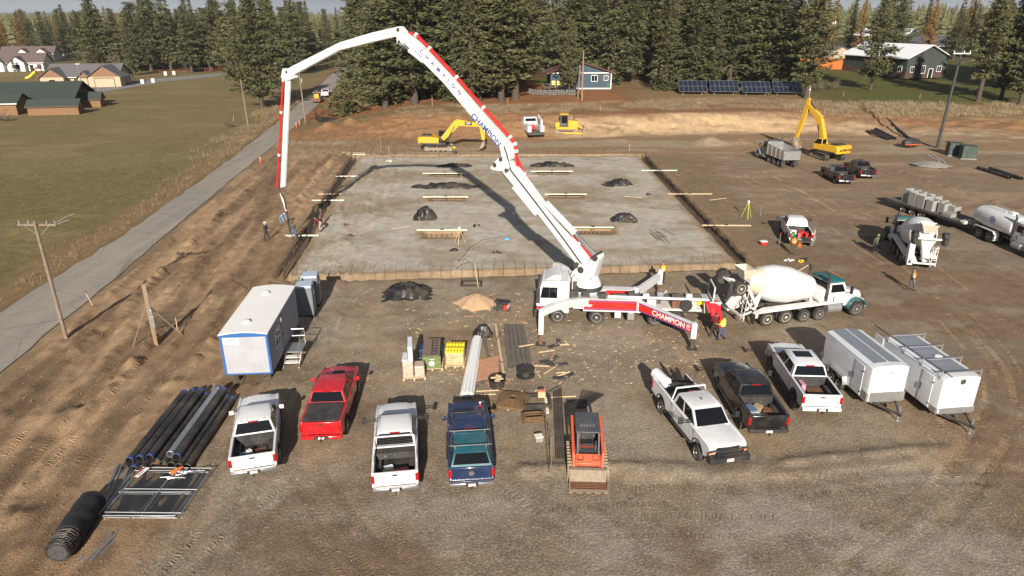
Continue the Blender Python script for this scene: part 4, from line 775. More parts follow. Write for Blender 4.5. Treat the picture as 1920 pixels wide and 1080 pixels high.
# ---------------------------------------------------------------- houses
def wallmat(name, col, per, vert=True, amp=.5):
    m = M(name, col, .8, var=.10, scale=1.2); nt = m.node_tree; N = nt.nodes; L = nt.links; b = N['Principled BSDF']; tc = N.new('ShaderNodeTexCoord'); sp = N.new('ShaderNodeSeparateXYZ'); L.new(tc.outputs['Object'], sp.inputs[0])
    s = N.new('ShaderNodeMath'); s.operation = 'ADD'
    if vert: L.new(sp.outputs[0], s.inputs[0]); L.new(sp.outputs[1], s.inputs[1])
    else: L.new(sp.outputs[2], s.inputs[0]); s.inputs[1].default_value = 0
    f = N.new('ShaderNodeMath'); f.operation = 'PINGPONG'; L.new(s.outputs[0], f.inputs[0]); f.inputs[1].default_value = per/2
    bp = N.new('ShaderNodeBump'); bp.inputs['Strength'].default_value = amp; bp.inputs['Distance'].default_value = .15; L.new(f.outputs[0], bp.inputs['Height']); L.new(bp.outputs[0], b.inputs['Normal']); return m
WBLUE = wallmat('blue_siding', (.050, .080, .108), .3, False); WTAN = wallmat('tan_siding', (.48, .38, .26), .35, False); WWHITE = wallmat('white_siding', (.74, .73, .70), .4, False); WDARK = wallmat('dark_green_metal', (.045, .055, .048), .5); WBROWN = wallmat('brown_metal', (.085, .05, .042), .5); WCEDAR = wallmat('cedar_boards', (.23, .125, .06), .35)
RGREEN = wallmat('green_shingle', (.042, .055, .045), .6); RGREY = wallmat('grey_shingle', (.135, .125, .125), .5); RBROWN = wallmat('brown_shingle', (.14, .10, .095), .5); RWHITE = wallmat('white_metal_roof', (.80, .80, .82), .6); RRED = wallmat('red_brown_roof', (.15, .06, .045), .5); TRIM = M('white_trim', (.78, .77, .74), .6, var=.04); SHAKE = wallmat('wood_shake', (.24, .125, .07), .3, False); FENCR = M('red_rail', (.24, .075, .05), .8)
def house(name, label, cat, c, ang, L, W, h, rise, wall, roof, over=.6, wins=(), doors=(), gable=None, base=None, trim=TRIM, low=None):
    """ridge along x; face codes s n e w; window = (face, along, sill, width, height)"""
    t = T(name, label, cat, c, ang); m = MB(); pr = [(-W/2, 0), (W/2, 0), (W/2, h), (0, h+rise), (-W/2, h)]
    m.prism(pr, -L/2, L/2, fn=lambda x, y, z: (y, x, z)); wl = m.build('wall', wall, t)
    if gable:
        for s in (-1, 1): m = MB(); m.prism([(-W/2+.05, h), (W/2-.05, h), (0, h+rise-.05)], s*(L/2+.01), s*(L/2+.05), fn=lambda x, y, z: (y, x, z)); m.build('gable', gable, t)
    if low:
        m = MB(); m.b2(-L/2-.03, L/2+.03, -W/2-.03, W/2+.03, 0, h*.38); m.build('wall_skirt', low, t)
    k = rise/(W/2); th_ = .16; xo = L/2+over; yo = W/2+over
    for s in (-1, 1):
        m = MB(); m.prism([(0, h+rise+.02), (0, h+rise+.02+th_), (s*yo, h-over*k+.02+th_), (s*yo, h-over*k+.02)], -xo, xo, fn=lambda x, y, z: (y, x, z)); rf = m.build('roof', roof, t)
        m = MB(); m.b2(-xo, xo, s*yo, s*(yo+.05), h-over*k-.02, h-over*k+.02+th_); m.build('fascia', trim, rf)
    for i, (f, a, z, w_, hh) in enumerate(list(wins)+[d+('d',) for d in doors] if False else wins): window(t, f, a, z, w_, hh, L, W, trim)
    for (f, a, w_, hh, mt) in doors:
        m = MB(); fbox(m, f, a, 0, w_, hh, L, W, .05); d = m.build('door', mt, t); m = MB(); fbox(m, f, a-w_/2-.1, 0, .14, hh+.12, L, W, .07); fbox(m, f, a+w_/2+.1, 0, .14, hh+.12, L, W, .07); fbox(m, f, a, hh+.01, w_+.1, .12, L, W, .066); m.build('frame', trim, d)
    return t
def fbox(m, f, a, z, w_, hh, L, W, d):
    if f in 'sn': s = -1 if f == 's' else 1; m.b2(a-w_/2, a+w_/2, s*(W/2-.02), s*(W/2+d), z, z+hh)
    else: s = -1 if f == 'w' else 1; m.b2(s*(L/2-.02), s*(L/2+d), a-w_/2, a+w_/2, z, z+hh)
def window(t, f, a, z, w_, hh, L, W, trim):
    m = MB(); fbox(m, f, a, z, w_, hh, L, W, .05); w0 = m.build('window', GLASS, t); m = MB(); b = .11
    fbox(m, f, a-w_/2, z-b/2, b, hh+b, L, W, .085); fbox(m, f, a+w_/2, z-b/2, b, hh+b, L, W, .085); fbox(m, f, a, z-b, w_-b, b, L, W, .08); fbox(m, f, a, z+hh, w_-b, b, L, W, .08); fbox(m, f, a, z, b*.6, hh, L, W, .075); m.build('frame', trim, w0)
def gp(x, y, dz=0): return (x, y, gz(x, y)+dz)
# blue house behind the site
t = house('blue_house', 'blue sided house with white trim under the trees behind the site', 'house', gp(15.2, 163), R_(90), 9.0, 13.6, 3.5, 2.1, WBLUE, RRED, .7, [('w', -3.0, 1.7, 1.35, 1.2), ('w', -5.6, 1.9, .9, .9), ('w', 2.2, 1.5, 1.5, 1.2)], [], None)
t.rotation_euler = (0, 0, R_(92))
m = MB(); m.b2(-4.6, -4.5, -6.85, 6.85, 3.35, 3.55); m.b2(-4.64, -4.5, -6.85, -6.65, 0, 3.4); m.b2(-4.64, -4.5, -6.8, 6.8, -.1, .25); m.build('trim_board', TRIM, t); m = MB(); m.lathe([(.30, 0), (.30, .06), (.2, .06), (.2, .0)], (-4.55, -6.2, .95), (-1, 0, 0), 16); m.build('hose_reel', GREENB, t)
q = (9.8, 156.6); t = T('deck', 'wooden deck with white railing at the blue house', 'deck', gp(*q), 0); m = MB(); [m.b2(-3, 3, -1.2+k*.3, -.92+k*.3, .55, .62) for k in range(8)]; m.build('plank', OLDW, t); m = MB(); [m.b2(x-.06, x+.06, -1.2, -1.1, 0, 1.5) for x in (-3, -1.5, 0, 1.5, 3)]; m.b2(-3, 3, -1.22, -1.1, 1.42, 1.5); m.build('railing', OLDW, t); m = MB(); [m.b2(-3+.2*k, -2.96+.2*k, -1.18, -1.14, .62, 1.42) for k in range(31)]; m.build('baluster', OLDW, t)
for i, x in enumerate((9.2, 10.4)):
    o = T('garden_chair', ['bright yellow chair on the deck of the blue house, left', 'bright yellow chair on the deck of the blue house, right'][i], 'chair', gp(x, 156.9, .62), 0); YEL = M('bright_yellow', (.80, .62, .02), .5); m = MB(); m.b2(-.4, .4, -.4, .4, .35, .42); m.build('seat', YEL, o); m = MB(); m.bar((0, .38, .4), (0, .6, 1.25), .8, .06, (0, 1, 0)); m.build('backrest', YEL, o); m = MB(); [m.b2(a-.04, a+.04, b-.04, b+.04, 0, .36) for a in (-.36, .36) for b in (-.36, .36)]; m.build('leg', YEL, o)
t = T('stone_retaining_wall', 'curved low wall of grey field stones below the blue house', 'stone wall', gp(7, 149), 0); rr = random.Random(9); STN = M('field_stone', (.17, .16, .145), .9, var=.3, bump=.4)
sm = []
for k in range(3): m = MB(); m.lathe([(.02, -.24), (.22, -.18), (.31, 0), (.24, .16), (.02, .24)], (0, 0, 0), (.2*k, .1, 1), 8); sm.append(m.mesh('stone', STN))
for k in range(54):
    a = k % 18; x = -3.2+a*.55+rr.uniform(-.1, .1); y = (0 if a > 2 else (3-a)*.5)+rr.uniform(-.1, .1)+.3*(k//18)*.3; o = ob('stone', sm[k % 3], t); o.location = (x, y, gz(7+x, 149+y)-gz(7, 149)+.18+.34*(k//18)); o.rotation_euler = (rr.uniform(-.4, .4), rr.uniform(-.4, .4), rr.uniform(0, 6)); o.scale = (1.2, 1, .85)
# barns at the right
def corner_house(px, py, z, ang, L, W, **k):
    """near corner at (px, py): ridge runs away along ang, the gable wall to the right"""
    q = P(px, py, z); d = Vector((math.cos(ang), math.sin(ang), 0)); n = Vector((d.y, -d.x, 0)); c = Vector((q.x, q.y, 0))+d*L/2+n*W/2; return house(c=(c.x, c.y, gz(c.x, c.y)-.2), ang=ang, L=L, W=W, **k)
corner_house(1697, 140, 6.0, R_(107), 21, 12.5, name='barn', label='dark green metal barn with white roof beyond the lawn', cat='barn', h=4.9, rise=2.7, wall=WDARK, roof=RWHITE, over=.8, wins=[('n', -8.6, 1.5, 1.2, 1.2), ('w', 4.4, 1.5, 1.1, 1.2), ('w', 1.0, 1.2, 1.1, 1.7), ('w', -3.9, 1.5, 1.4, 1.2)], doors=[('w', -1.4, 1.1, 2.1, BLACKP)], low=WBROWN)
corner_house(1692, 82, 7, R_(120), 26, 13, name='barn', label='second barn with white metal roof behind the dark green barn', cat='barn', h=4.2, rise=3.2, wall=WDARK, roof=RWHITE, over=.8, wins=[('w', 0, 1.5, 1.2, 1.2)])
corner_house(1738, 100, 7, R_(100), 12, 13, name='barn', label='dark roofed open barn at the far right behind the white roofs', cat='barn', h=4.0, rise=2.6, wall=WDARK, roof=RGREY, over=.6, doors=[('w', 0, 4.5, 3.2, BLACKP)])
corner_house(1562, 112, 6.0, R_(118), 12, 7, name='shed', label='small tan shed with grey roof left of the dark green barn', cat='shed', h=2.6, rise=1.2, wall=WTAN, roof=RGREY, over=.4)
a = P(1590, 136, 5.0); ORG = wallmat('orange_container', (.62, .15, .025), .28, True, .8); ca = R_(154); d = Vector((math.cos(ca), math.sin(ca), 0)); c = a+d*6.1; t = T('shipping_container', 'orange shipping container left of the lone lawn pine', 'container', (c.x, c.y+.8, gz(c.x, c.y)-.1), ca)
m = MB(); m.b2(-6.05, 6.05, -1.22, 1.22, .12, 2.6); m.build('shell', ORG, t); m = MB(); [m.b2(x-.08, x+.08, y-.08, y+.08, 0, 2.63) for x in (-6.05, 6.05) for y in (-1.22, 1.22)]; [m.b2(-6, 6, y-.06, y+.06, z, z+.12) for y in (-1.22, 1.22) for z in (.05, 2.52)]; m.build('corner_post', ORG, t); m = MB(); m.b2(-6.10, -6.06, -.6, .3, .3, .9); m.build('notice', WTXT, t)
a = P(1597, 126, 5.2); t = T('propane_tank', 'white propane tank at the end of the orange container', 'tank', gp(a.x+.6, a.y+1), R_(20)); m = MB(); m.lathe([(.02, -1.3), (.4, -1.2), (.55, -.95), (.55, .95), (.4, 1.2), (.02, 1.3)], (0, 0, 1.0), (1, 0, 0), 16); m.build('vessel', WHITE, t); m = MB(); [m.b2(x-.1, x+.1, -.4, .4, 0, .6) for x in (-.8, .8)]; m.build('foot', STEEL, t)
a = P(1693, 142, 5.6); t = th('yellow_box', 'small yellow box on the grass at the barn corner', 'box', gp(a.x, a.y), 0, [('box', MB().b2(-.5, .5, -.35, .35, .1, .7), M('bright_yellow', (.80, .62, .02))), ('foot', MB().b2(-.4, .4, -.3, .3, 0, .1), DSTEEL)])
# solar arrays
SOLM = M('solar_cell', (.012, .017, .032), .2, 0, var=.25, spec=.8)
for i, (px, py) in enumerate(((1300, 176), (1359, 176), (1419, 177), (1478, 177))):
    q = P(px, py, 4.0); t = T('solar_array', ['leftmost of the four ground mounted solar arrays', 'second solar array from the left', 'third solar array from the left', 'rightmost of the four ground mounted solar arrays'][i], 'solar panel', gp(q.x, q.y+.6), R_(-2), 'solar arrays in a row'); sl_ = R_(38); w_ = 5.9/6
    for r in range(2):
        for c_ in range(6):
            u = -2.95+w_*(c_+.5); v = .9+r*1.62; yy = -.9+v*math.cos(sl_); zz = .55+v*math.sin(sl_); m = MB(); m.box((0, 0, 0), (w_-.06, 1.56, .04)); o = m.build('panel', SOLM, t, smooth=0); o.location = (u, yy, zz); o.rotation_euler = (sl_, 0, 0)
    m = MB(); n_ = Vector((0, -math.sin(sl_), math.cos(sl_)))
    for c_ in range(7): u = -2.95+w_*c_; m.bar((u, -.9+.08*math.cos(sl_), .55+.08*math.sin(sl_)), (u, -.9+3.36*math.cos(sl_), .55+3.36*math.sin(sl_)), .05, .06, n_)
    for v in (.09, 1.71, 3.33): m.bar((-2.95, -.9+v*math.cos(sl_), .55+v*math.sin(sl_)), (2.95, -.9+v*math.cos(sl_), .55+v*math.sin(sl_)), .06, .05, n_)
    m.build('frame', ALU, t); m = MB(); [m.bar((x, .2, -.2), (x, .4, 1.5), .12, .12) for x in (-2, 2)]; m.build('post', STEEL, t)
# left: wooden building with green roof and its sheds
q = P(60, 212); house('wooden_building', 'wooden building with wide green roof at the left edge', 'building', (q.x-4.5, q.y+8, 0), R_(14), 19, 13, 3.0, 2.6, WCEDAR, RGREEN, 1.3, [('s', 9, 1, 1.2, 1.2)], [('s', 4.5, 2.6, 2.5, BLACKP)], trim=M('brown_trim', (.10, .06, .04)))
a = P(110, 217); house('wooden_shed', 'long cedar shed with green roof, nearer the green roofed building', 'shed', (a.x-1.5, a.y+2, 0), R_(13), 9.5, 3.4, 1.9, 1.1, WCEDAR, RGREEN, .3, trim=M('brown_trim', (.10, .06, .04)))
a = P(147, 204); house('wooden_shed', 'cedar shed with rounded green roof, right one of the pair', 'shed', (a.x-.2, a.y+3, 0), R_(15), 7.5, 3.4, 1.9, 1.3, WCEDAR, RGREEN, .3, trim=M('brown_trim', (.10, .06, .04)))
a = P(12, 216); house('wooden_shed', 'cedar outbuilding with green roof cut by the left edge', 'shed', (a.x-2, a.y+1.5, 0), R_(10), 9, 6, 2.6, 1.5, WCEDAR, RGREEN, .5, trim=TRIM)
m = MB(); q = P(132, 190); m.cyl((0, 0, 0), (0, 0, 8.2), .06, n=6); m2 = MB(); m2.cyl((0, 0, 8.2), (0, 0, 8.4), .25, n=8); [m2.bar((0, 0, 8.3), (.7*math.cos(a_), .7*math.sin(a_), 8.3), .04, .1) for a_ in (0, 2.1, 4.2)]; th('weather_mast', 'thin weather mast rising behind the cedar sheds', 'mast', (q.x, q.y+6, 0), 0, [('pole', m, STEEL), ('head', m2, WTXT)])
# tan house
q = P(150, 163); tang = R_(9); t = house('tan_house', 'tan house with grey roof and double garage beyond the field', 'house', (q.x, q.y+6, 0), tang, 19, 11, 3.0, 3.0, WTAN, RGREY, .7, [('s', -1.6, 1.0, 1.5, 1.3), ('s', 3.4, 1.0, 1.3, 1.3)], [('s', .95, 1.3, 2.4, BLACKP)])
def wing(t, x, W, D, h, rise, y0, door=None, win=None):
    m = MB(); m.prism([(x-W/2, 0), (x+W/2, 0), (x+W/2, h), (x, h+rise), (x-W/2, h)], y0-D, y0); wg = m.build('wing', WTAN, t); k = rise/(W/2)
    m = MB(); m.prism([(x-W/2+.1, h), (x+W/2-.1, h), (x, h+rise-.1)], y0-D-.05, y0-D-.01); m.build('gable', SHAKE, wg)
    for s in (-1, 1): m = MB(); m.prism([(x, h+rise+.04), (x, h+rise+.22), (x+s*(W/2+.6), h-.6*k+.22), (x+s*(W/2+.6), h-.6*k+.04)], y0-D-.6, y0+4); m.build('roof', RGREY, wg)
    if door: m = MB(); m.b2(x-door/2, x+door/2, y0-D-.06, y0-D+.02, 0, 2.5); m.build('garage_door', WTAN, wg); m = MB(); m.b2(x-door/2-.2, x+door/2+.2, y0-D-.05, y0-D+.02, 2.52, 2.75); [m.b2(x+s*(door/2+.1)-.1, x+s*(door/2+.1)+.1, y0-D-.05, y0-D+.02, 0, 2.52) for s in (-1, 1)]; m.build('door_frame', M('brown_trim', (.10, .06, .04)), wg)
    if win: m = MB(); m.b2(x-.8, x+.8, y0-D-.05, y0-D+.02, 1.0, 2.2); m.build('window', GLASS, wg)
wing(t, -7.2, 6.2, 2.4, 2.9, 2.3, -5.5, win=1); wing(t, 7.2, 8.6, 3.4, 3.0, 2.9, -5.5, door=5.2); wing(t, 1.2, 3.4, 1.8, 2.7, 1.6, -5.5, door=1.6)
# white houses far left
q = P(30, 134); t = house('white_house', 'nearer white house with brown roof at the far left', 'house', (q.x-2, q.y+6, 0), R_(14), 19, 10, 3.2, 3.0, WWHITE, RBROWN, .6, [('s', -8, 1, 1.4, 1.4), ('s', 3.6, 1, 1.3, 1.2), ('s', 8.2, 1, 1.4, 1.4)], [('s', 5.6, 1.2, 2.2, BLACKP)])
for x, W_ in ((-6, 6), (1.5, 5)):
    m = MB(); m.prism([(x-W_/2, 0), (x+W_/2, 0), (x+W_/2, 3.1), (x, 5.1), (x-W_/2, 3.1)], -7, -4.9); wg = m.build('wing', WWHITE, t)
    for s in (-1, 1): m = MB(); m.prism([(x, 5.15), (x, 5.35), (x+s*(W_/2+.5), 3.0), (x+s*(W_/2+.5), 2.8)], -7.5, -1); m.build('roof', RBROWN, wg)
    m = MB(); m.b2(x-.9, x+.9, -7.06, -6.95, .9, 2.4); m.build('window', GLASS, wg)
q = P(45, 112, 1.0); t = house('white_house', 'white house with two front gables behind the nearer white house', 'house', (q.x, q.y+6, 0), R_(12), 21, 10, 3.4, 3.0, WWHITE, RBROWN, .6, [('s', -5, 1.2, 1.4, 1.4)])
for x, W_ in ((-1, 6), (6.5, 7)):
    m = MB(); m.prism([(x-W_/2, 0), (x+W_/2, 0), (x+W_/2, 3.3), (x, 5.6), (x-W_/2, 3.3)], -7, -4.9); wg = m.build('wing', WWHITE, t)
    for s in (-1, 1): m = MB(); m.prism([(x, 5.65), (x, 5.85), (x+s*(W_/2+.5), 3.1), (x+s*(W_/2+.5), 2.9)], -7.5, -1); m.build('roof', RBROWN, wg)
q = P(137, 100, 1); house('white_house', 'small white house with grey roof at the wood edge', 'house', (q.x, q.y, 0), R_(30), 10, 8, 3.4, 3, WWHITE, RGREY, .6, [('s', -2, 1, 1.4, 1.2), ('s', 2, 1, 1.4, 1.2)])
q = P(585, 100); house('grey_barn', 'grey roofed barn half hidden behind the roadside trees', 'barn', (q.x-4, q.y-10, 0), R_(-10), 14, 9, 3.5, 2.8, WBROWN, RGREY, .6)
# slide
q = P(70, 147); t = T('playground_slide', 'yellow playground slide left of the tan house', 'slide', (q.x, q.y, gz(q.x, q.y)), R_(200)); m = MB(); m.tube([(0, 0, 2.2), (.8, 0, 1.7), (1.8, 0, .8), (2.8, 0, .25), (3.4, 0, .2)], .38, 8); m.build('chute', M('bright_yellow', (.80, .62, .02)), t); m = MB(); [m.b2(x-.08, x+.08, y-.08, y+.08, 0, 3) for x in (-1.6, 0) for y in (-.7, .7)]; m.b2(-1.6, 0, -.7, .7, 2.1, 2.2); m.prism([(-1.9, 3.0), (.3, 3.0), (-.8, 3.8)], -.9, .9); m.build('tower', FENCR, t)
# red rail fence pieces
for i, (a0, a1) in enumerate((((300, 140), (360, 136)), ((385, 136), (425, 133)))):
    a = P(*a0); b = P(*a1); t = T('rail_fence', ['red rail fence left of the gap beyond the field', 'red rail fence right of the gap beyond the field'][i], 'fence', (a.x, a.y, gz(a.x, a.y)), math.atan2(b.y-a.y, b.x-a.x), 'red rail fences'); Lf = (b-a).length
    nn_ = int(Lf/2.4)
    for k in range(nn_+1): m = MB(); m.b2(k*Lf/nn_-.08, k*Lf/nn_+.08, -.08, .08, 0, 1.5); m.build('post', FENCR, t)
    for z in (.35, .8, 1.25): m = MB(); m.b2(0, Lf, .082, .13, z, z+.16); m.build('rail', FENCR, t)
for i, (px, py) in enumerate(((268, 158), (288, 156), (311, 142), (327, 141))):
    q = P(px, py); m = MB(); m.b2(-.45, .45, -.3, .3, 0, 1.2); m2 = MB(); m2.b2(-.5, .5, -.35, .35, 1.2, 1.28); th('utility_box', ['pale utility box on the driveway verge, left one', 'pale utility box on the driveway verge, right one', 'white utility box near the red fence, left', 'white utility box near the red fence, right'][i], 'utility box', (q.x, q.y, gz(q.x, q.y)), .2, [('case', m, OFFW), ('lid', m2, TRIM)])
# ---------------------------------------------------------------- concrete mixers
def conv_cab(t, x, paint_cab, paint_roof, paint_fender, paint_hood):
    """conventional cab and bonnet; x = back of the cab, nose at x + 3.0"""
    z = 1.05
    m = MB(); A = [(x, -1.0, z), (x+1.5, -1.0, z), (x+1.5, 1.0, z), (x, 1.0, z)]; B = [(x, -1.0, z+.75), (x+1.5, -1.0, z+.75), (x+1.5, 1.0, z+.75), (x, 1.0, z+.75)]; C = [(x+.03, -.92, z+1.5), (x+1.22, -.92, z+1.5), (x+1.22, .92, z+1.5), (x+.03, .92, z+1.5)]
    m.loft([A, B, C]); cab = m.build('cab', paint_cab, t, .05)
    m = MB(); m.loft([[(a, b*1.03, zz) for a, b, zz in C], [(x-.02, -.96, z+1.62), (x+1.32, -.96, z+1.60), (x+1.32, .96, z+1.60), (x-.02, .96, z+1.62)], [(x+.15, -.7, z+1.78), (x+1.05, -.7, z+1.74), (x+1.05, .7, z+1.74), (x+.15, .7, z+1.78)]]); rf = m.build('roof', paint_roof, t, .04)
    m = MB()
    for k in range(5): m.box((x+1.15, -.6+k*.3, z+1.76), (.07, .06, .04))
    m.build('marker_lamp', AMBER, rf)
    g = MB(); pane(g, B[1], B[2], C[2], C[1], .10, .02); g.build('windshield', GLASS, t, smooth=0)
    g = MB(); pane(g, Vector(B[3])*.75+Vector(C[3])*.25, Vector(B[0])*.75+Vector(C[0])*.25, C[0], C[3], .10, .02); g.build('rear_window', GLASS, t, smooth=0)
    for s, q in ((-1, [B[0], B[1], C[1], C[0]]), (1, [B[2], B[3], C[3], C[2]])):
        q = [Vector(v) for v in q]; g = MB(); pane(g, *q, .16, .02); g.build('side_window', GLASS, t, smooth=0)
        m = MB(); m.b2(x+.45, x+.52, s*1.0, s*1.02, z+.15, z+.55); m.build('door_handle', PLAST, t)
        m = MB(); m.bar((x+1.3, s*1.0, z+.8), (x+1.45, s*1.38, z+.9), .04, .04); m.bar((x+1.3, s*1.0, z+1.3), (x+1.45, s*1.38, z+1.25), .04, .04); m.box((x+1.43, s*1.42, z+1.08), (.09, .20, .52)); m.build('mirror', PLAST, t)
        m = MB(); m.cyl((x-.10, s*.98, .9), (x-.10, s*.98, z+1.95), .10, n=12); m.cyl((x-.10, s*.98, z+1.95), (x-.25, s*.98, z+2.25), .07, n=10); m.build('exhaust_stack', DSTEEL, t)
        m = MB(); m.lathe([(.28, 0), (.33, .05), (.33, 1.05), (.28, 1.1)], (x+.1, s*.85, .72), (1, 0, 0), 16); m.build('fuel_tank', ALU, t)
        m = MB(); o = arc(x+2.45, .52, .78, 175, 15, 10); i = arc(x+2.45, .52, .68, 15, 175, 10); m.prism(o+i, s*.62, s*1.12); m.build('front_fender', paint_fender, t, .03)
        m = MB(); m.box((x+2.98, s*.78, 1.05), (.10, .34, .20)); m.build('headlight', LAMPG, t, .02)
    m = MB(); rs = []
    for xx, hw, zt in ((x+1.48, .86, z+.82), (x+2.2, .74, z+.72), (x+2.95, .60, z+.55), (x+3.05, .56, z+.42)): rs.append([(xx, -hw, .75), (xx, -hw, zt-.16), (xx, -hw*.72, zt), (xx, hw*.72, zt), (xx, hw, zt-.16), (xx, hw, .75)])
    m.loft(rs); m.build('bonnet', paint_hood, t, .03); m = MB(); m.b2(x+3.05, x+3.09, -.5, .5, .75, z+.36); m.build('grille', CHROME, t)
    m = MB(); m.b2(x+3.02, x+3.22, -1.1, 1.1, .42, .72); m.build('bumper', CHROME, t, .03)
def mixer(label, loc, ang, hoodp, fenderp):
    t = T('concrete_mixer_truck', label, 'mixer truck', loc, ang, 'concrete mixer trucks')
    m = MB(); [m.b2(.2, 9.0, s*.42-.06, s*.42+.06, .78, 1.02) for s in (-1, 1)]; [m.b2(xx, xx+.12, -.42, .42, .8, 1.0) for xx in (.3, 2, 4, 6)]
    for a in (1.35, 2.75, 4.15, 5.35, 8.3): m.cyl((a, -.95, .52), (a, .95, .52), .10, n=8)
    m.build('chassis', DSTEEL, t)
    m = MB()
    for s in (-1, 1): m.prism([(.55, 1.02), (6.0, 1.16), (6.0, 1.36), (1.1, 1.28), (.35, 1.0), (.35, .72), (.5, .72)], s*.78, s*1.22)
    m.build('side_deck', OFFW, t, .02)
    for s in (-1, 1):
        for a in (1.35, 2.75): wheel(t, a, s*1.02, .52, .28, RIMC, s, True)
        for a, r in ((4.15, .46), (5.35, .48)): wheel(t, a, s*1.06, r, .28, RIM, s)
        wheel(t, 8.3, s*1.0, .54, .36, RIM, s)
        m = MB(); m.b2(.30, .34, s*.75, s*1.2, .25, .95); m.build('mud_flap', PLAST, t)
    conv_cab(t, 5.9, WHITE, TEALP, fenderp, hoodp)
    # drum
    o = Vector((-.05, 0, 3.02)); e = Vector((5.35, 0, 1.98)); d = nrm(e-o); m = MB()
    m.lathe([(.50, .15), (.62, .25), (.98, 1.0), (1.20, 1.75), (1.26, 2.1), (1.26, 3.2), (1.20, 3.5), (.95, 4.6), (.78, 5.15), (.40, 5.35)], o, d, 36); dr = m.build('drum', WHITE, t, 0, 20)
    m = MB(); m.lathe([(.99, .98), (1.02, 1.0), (1.02, 1.12), (.99, 1.14)], o, d, 36); m.lathe([(1.266, 2.12), (1.272, 2.14), (1.266, 2.16)], o, d, 36); m.build('drum_band', OFFW, dr)
    m = MB(); m.lathe([(.63, .22), (.985, .985), (.98, .99), (.62, .235)], o, d, 36, cap=False); m.build('drum_throat', RIMC, dr)
    m = MB(); r = MB()
    for s in (-1, 1): m.bar((4.9, s*.55, 1.1), (5.2, s*.45, 2.1), .12, .22); r.bar((.55, s*.62, 1.1), (.75, s*.85, 2.35), .14, .22); r.bar((.0, s*.6, 1.1), (.65, s*.85, 2.3), .1, .14); r.cyl((.8, s*.42, 2.1), (1.05, s*.42, 2.06), .16, n=10)
    m.b2(4.85, 5.3, -.6, .6, 1.1, 1.3); r.bar((.72, -.9, 2.3), (.72, .9, 2.3), .12, .16); m.build('front_pedestal', OFFW, t); r.build('rear_pedestal', OFFW, t)
    m = MB(); m.lathe([(.02, -.9), (.30, -.84), (.36, -.6), (.36, .6), (.30, .84), (.02, .9)], (5.62, 0, 1.85), (0, 1, 0), 18); m.build('water_tank', OFFW, t)
    m = MB(); m.lathe([(.02, -.35), (.22, -.3), (.22, .3), (.02, .35)], (5.2, -.95, 1.6), (0, 1, 0), 14); m.build('air_tank', OFFW, t)
    # charge hopper, collector and chute
    m = MB(); H0 = [(-.55, -.62, 3.95), (.35, -.62, 3.95), (.35, .62, 3.95), (-.55, .62, 3.95)]; H1 = [(-.25, -.30, 3.2), (.15, -.30, 3.2), (.15, .30, 3.2), (-.25, .30, 3.2)]; m.loft([H1, H0], False); m.loft([[(x*.97, y*.95, z+.01) for x, y, z in H1], [(x*.97, y*.95, z) for x, y, z in H0]], False); m.build('charge_hopper', RIMC, t)
    m = MB(); m.loft([[(-.75, -.5, 2.7), (.1, -.55, 2.9), (.1, .55, 2.9), (-.75, .5, 2.7)], [(-.75, -.22, 1.75), (-.25, -.25, 1.75), (-.25, .25, 1.75), (-.75, .22, 1.75)]], True); m.build('collector', OFFW, t, .02)
    m = MB(); m.loft([m.ring((-.50, 0, 1.85), (-.6, 0, -.55), .34, 14), m.ring((-1.05, 0, 1.22), (-.6, 0, -.45), .27, 14)], False); m.loft([m.ring((-.50, 0, 1.85), (-.6, 0, -.55), .31, 14), m.ring((-1.05, 0, 1.22), (-.6, 0, -.45), .24, 14)], False); m.build('chute', OFFW, t)
    m = MB(); m.prism([(-.9, .85), (-.1, 1.0), (-.1, 1.2), (-.9, 1.0)], .5, .95); m.prism([(-.55, .55), (.3, .7), (.3, 1.9), (-.15, 2.3), (-.35, 2.3), (-.55, .9)], .72, 1.12); m.build('rear_fender_panel', OFFW, t, .02)
    m = MB(); m.bar((-.35, -.95, .72), (-.35, .95, .72), .12, .14); m.bar((-.35, -.6, .72), (.4, -.6, .95), .1, .1); m.bar((-.35, .6, .72), (.4, .6, .95), .1, .1)
    for k in range(5): m.bar((-.40, -.98, .72+k*.34), (-.40, -.62, .72+k*.34), .03, .03)
    for y in (-.98, -.62): m.bar((-.40, y, .5), (-.25, y, 2.6), .035, .035)
    m.build('ladder', OFFW, t)
    # raised booster axle with two wheels
    m = MB(); 
    for s in (-1, 1): m.bar((.45, s*.98, 1.5), (-.25, s*.98, 2.72), .14, .18); m.bar((-.25, s*.98, 2.72), (-.98, s*.80, 2.95), .12, .16); m.tube([(.2, s*.8, 1.3), (-.6, s*.8, 2.6)], .06, 8)
    m.cyl((-.98, -1.2, 2.95), (-.98, 1.2, 2.95), .09, n=10); m.build('booster_arm', OFFW, t)
    for s in (-1, 1):
        wheel(t, -.98, s*1.08, .50, .30, RIMC, s, z=2.95); m = MB(); oa = arc(-.98, 2.95, .60, 150, 20, 8); ia = arc(-.98, 2.95, .56, 20, 150, 8); m.prism(oa+ia, s*.9, s*1.26); m.build('booster_fender', PLAST, t)
    return t
a = P(1437, 612); b = P(1607, 592); ang = math.atan2(b.y-a.y, b.x-a.x); d = Vector((math.cos(ang), math.sin(ang), 0)); n = Vector((-d.y, d.x, 0)); mid = a-d*1.35+n*1.12
mixer('white concrete mixer with teal cab roof feeding the pump truck', (mid.x, mid.y, 0), ang, WHITE, TEALP)
a = P(1688, 494); b = P(1664, 440); ang = R_(73); d = Vector((math.cos(ang), math.sin(ang), 0)); n = Vector((-d.y, d.x, 0)); mid = a-d*1.35-n*1.1
mixer('white concrete mixer with teal bonnet waiting with its chute towards the camera', (mid.x, mid.y, 0), ang, TEALP, TEALP)
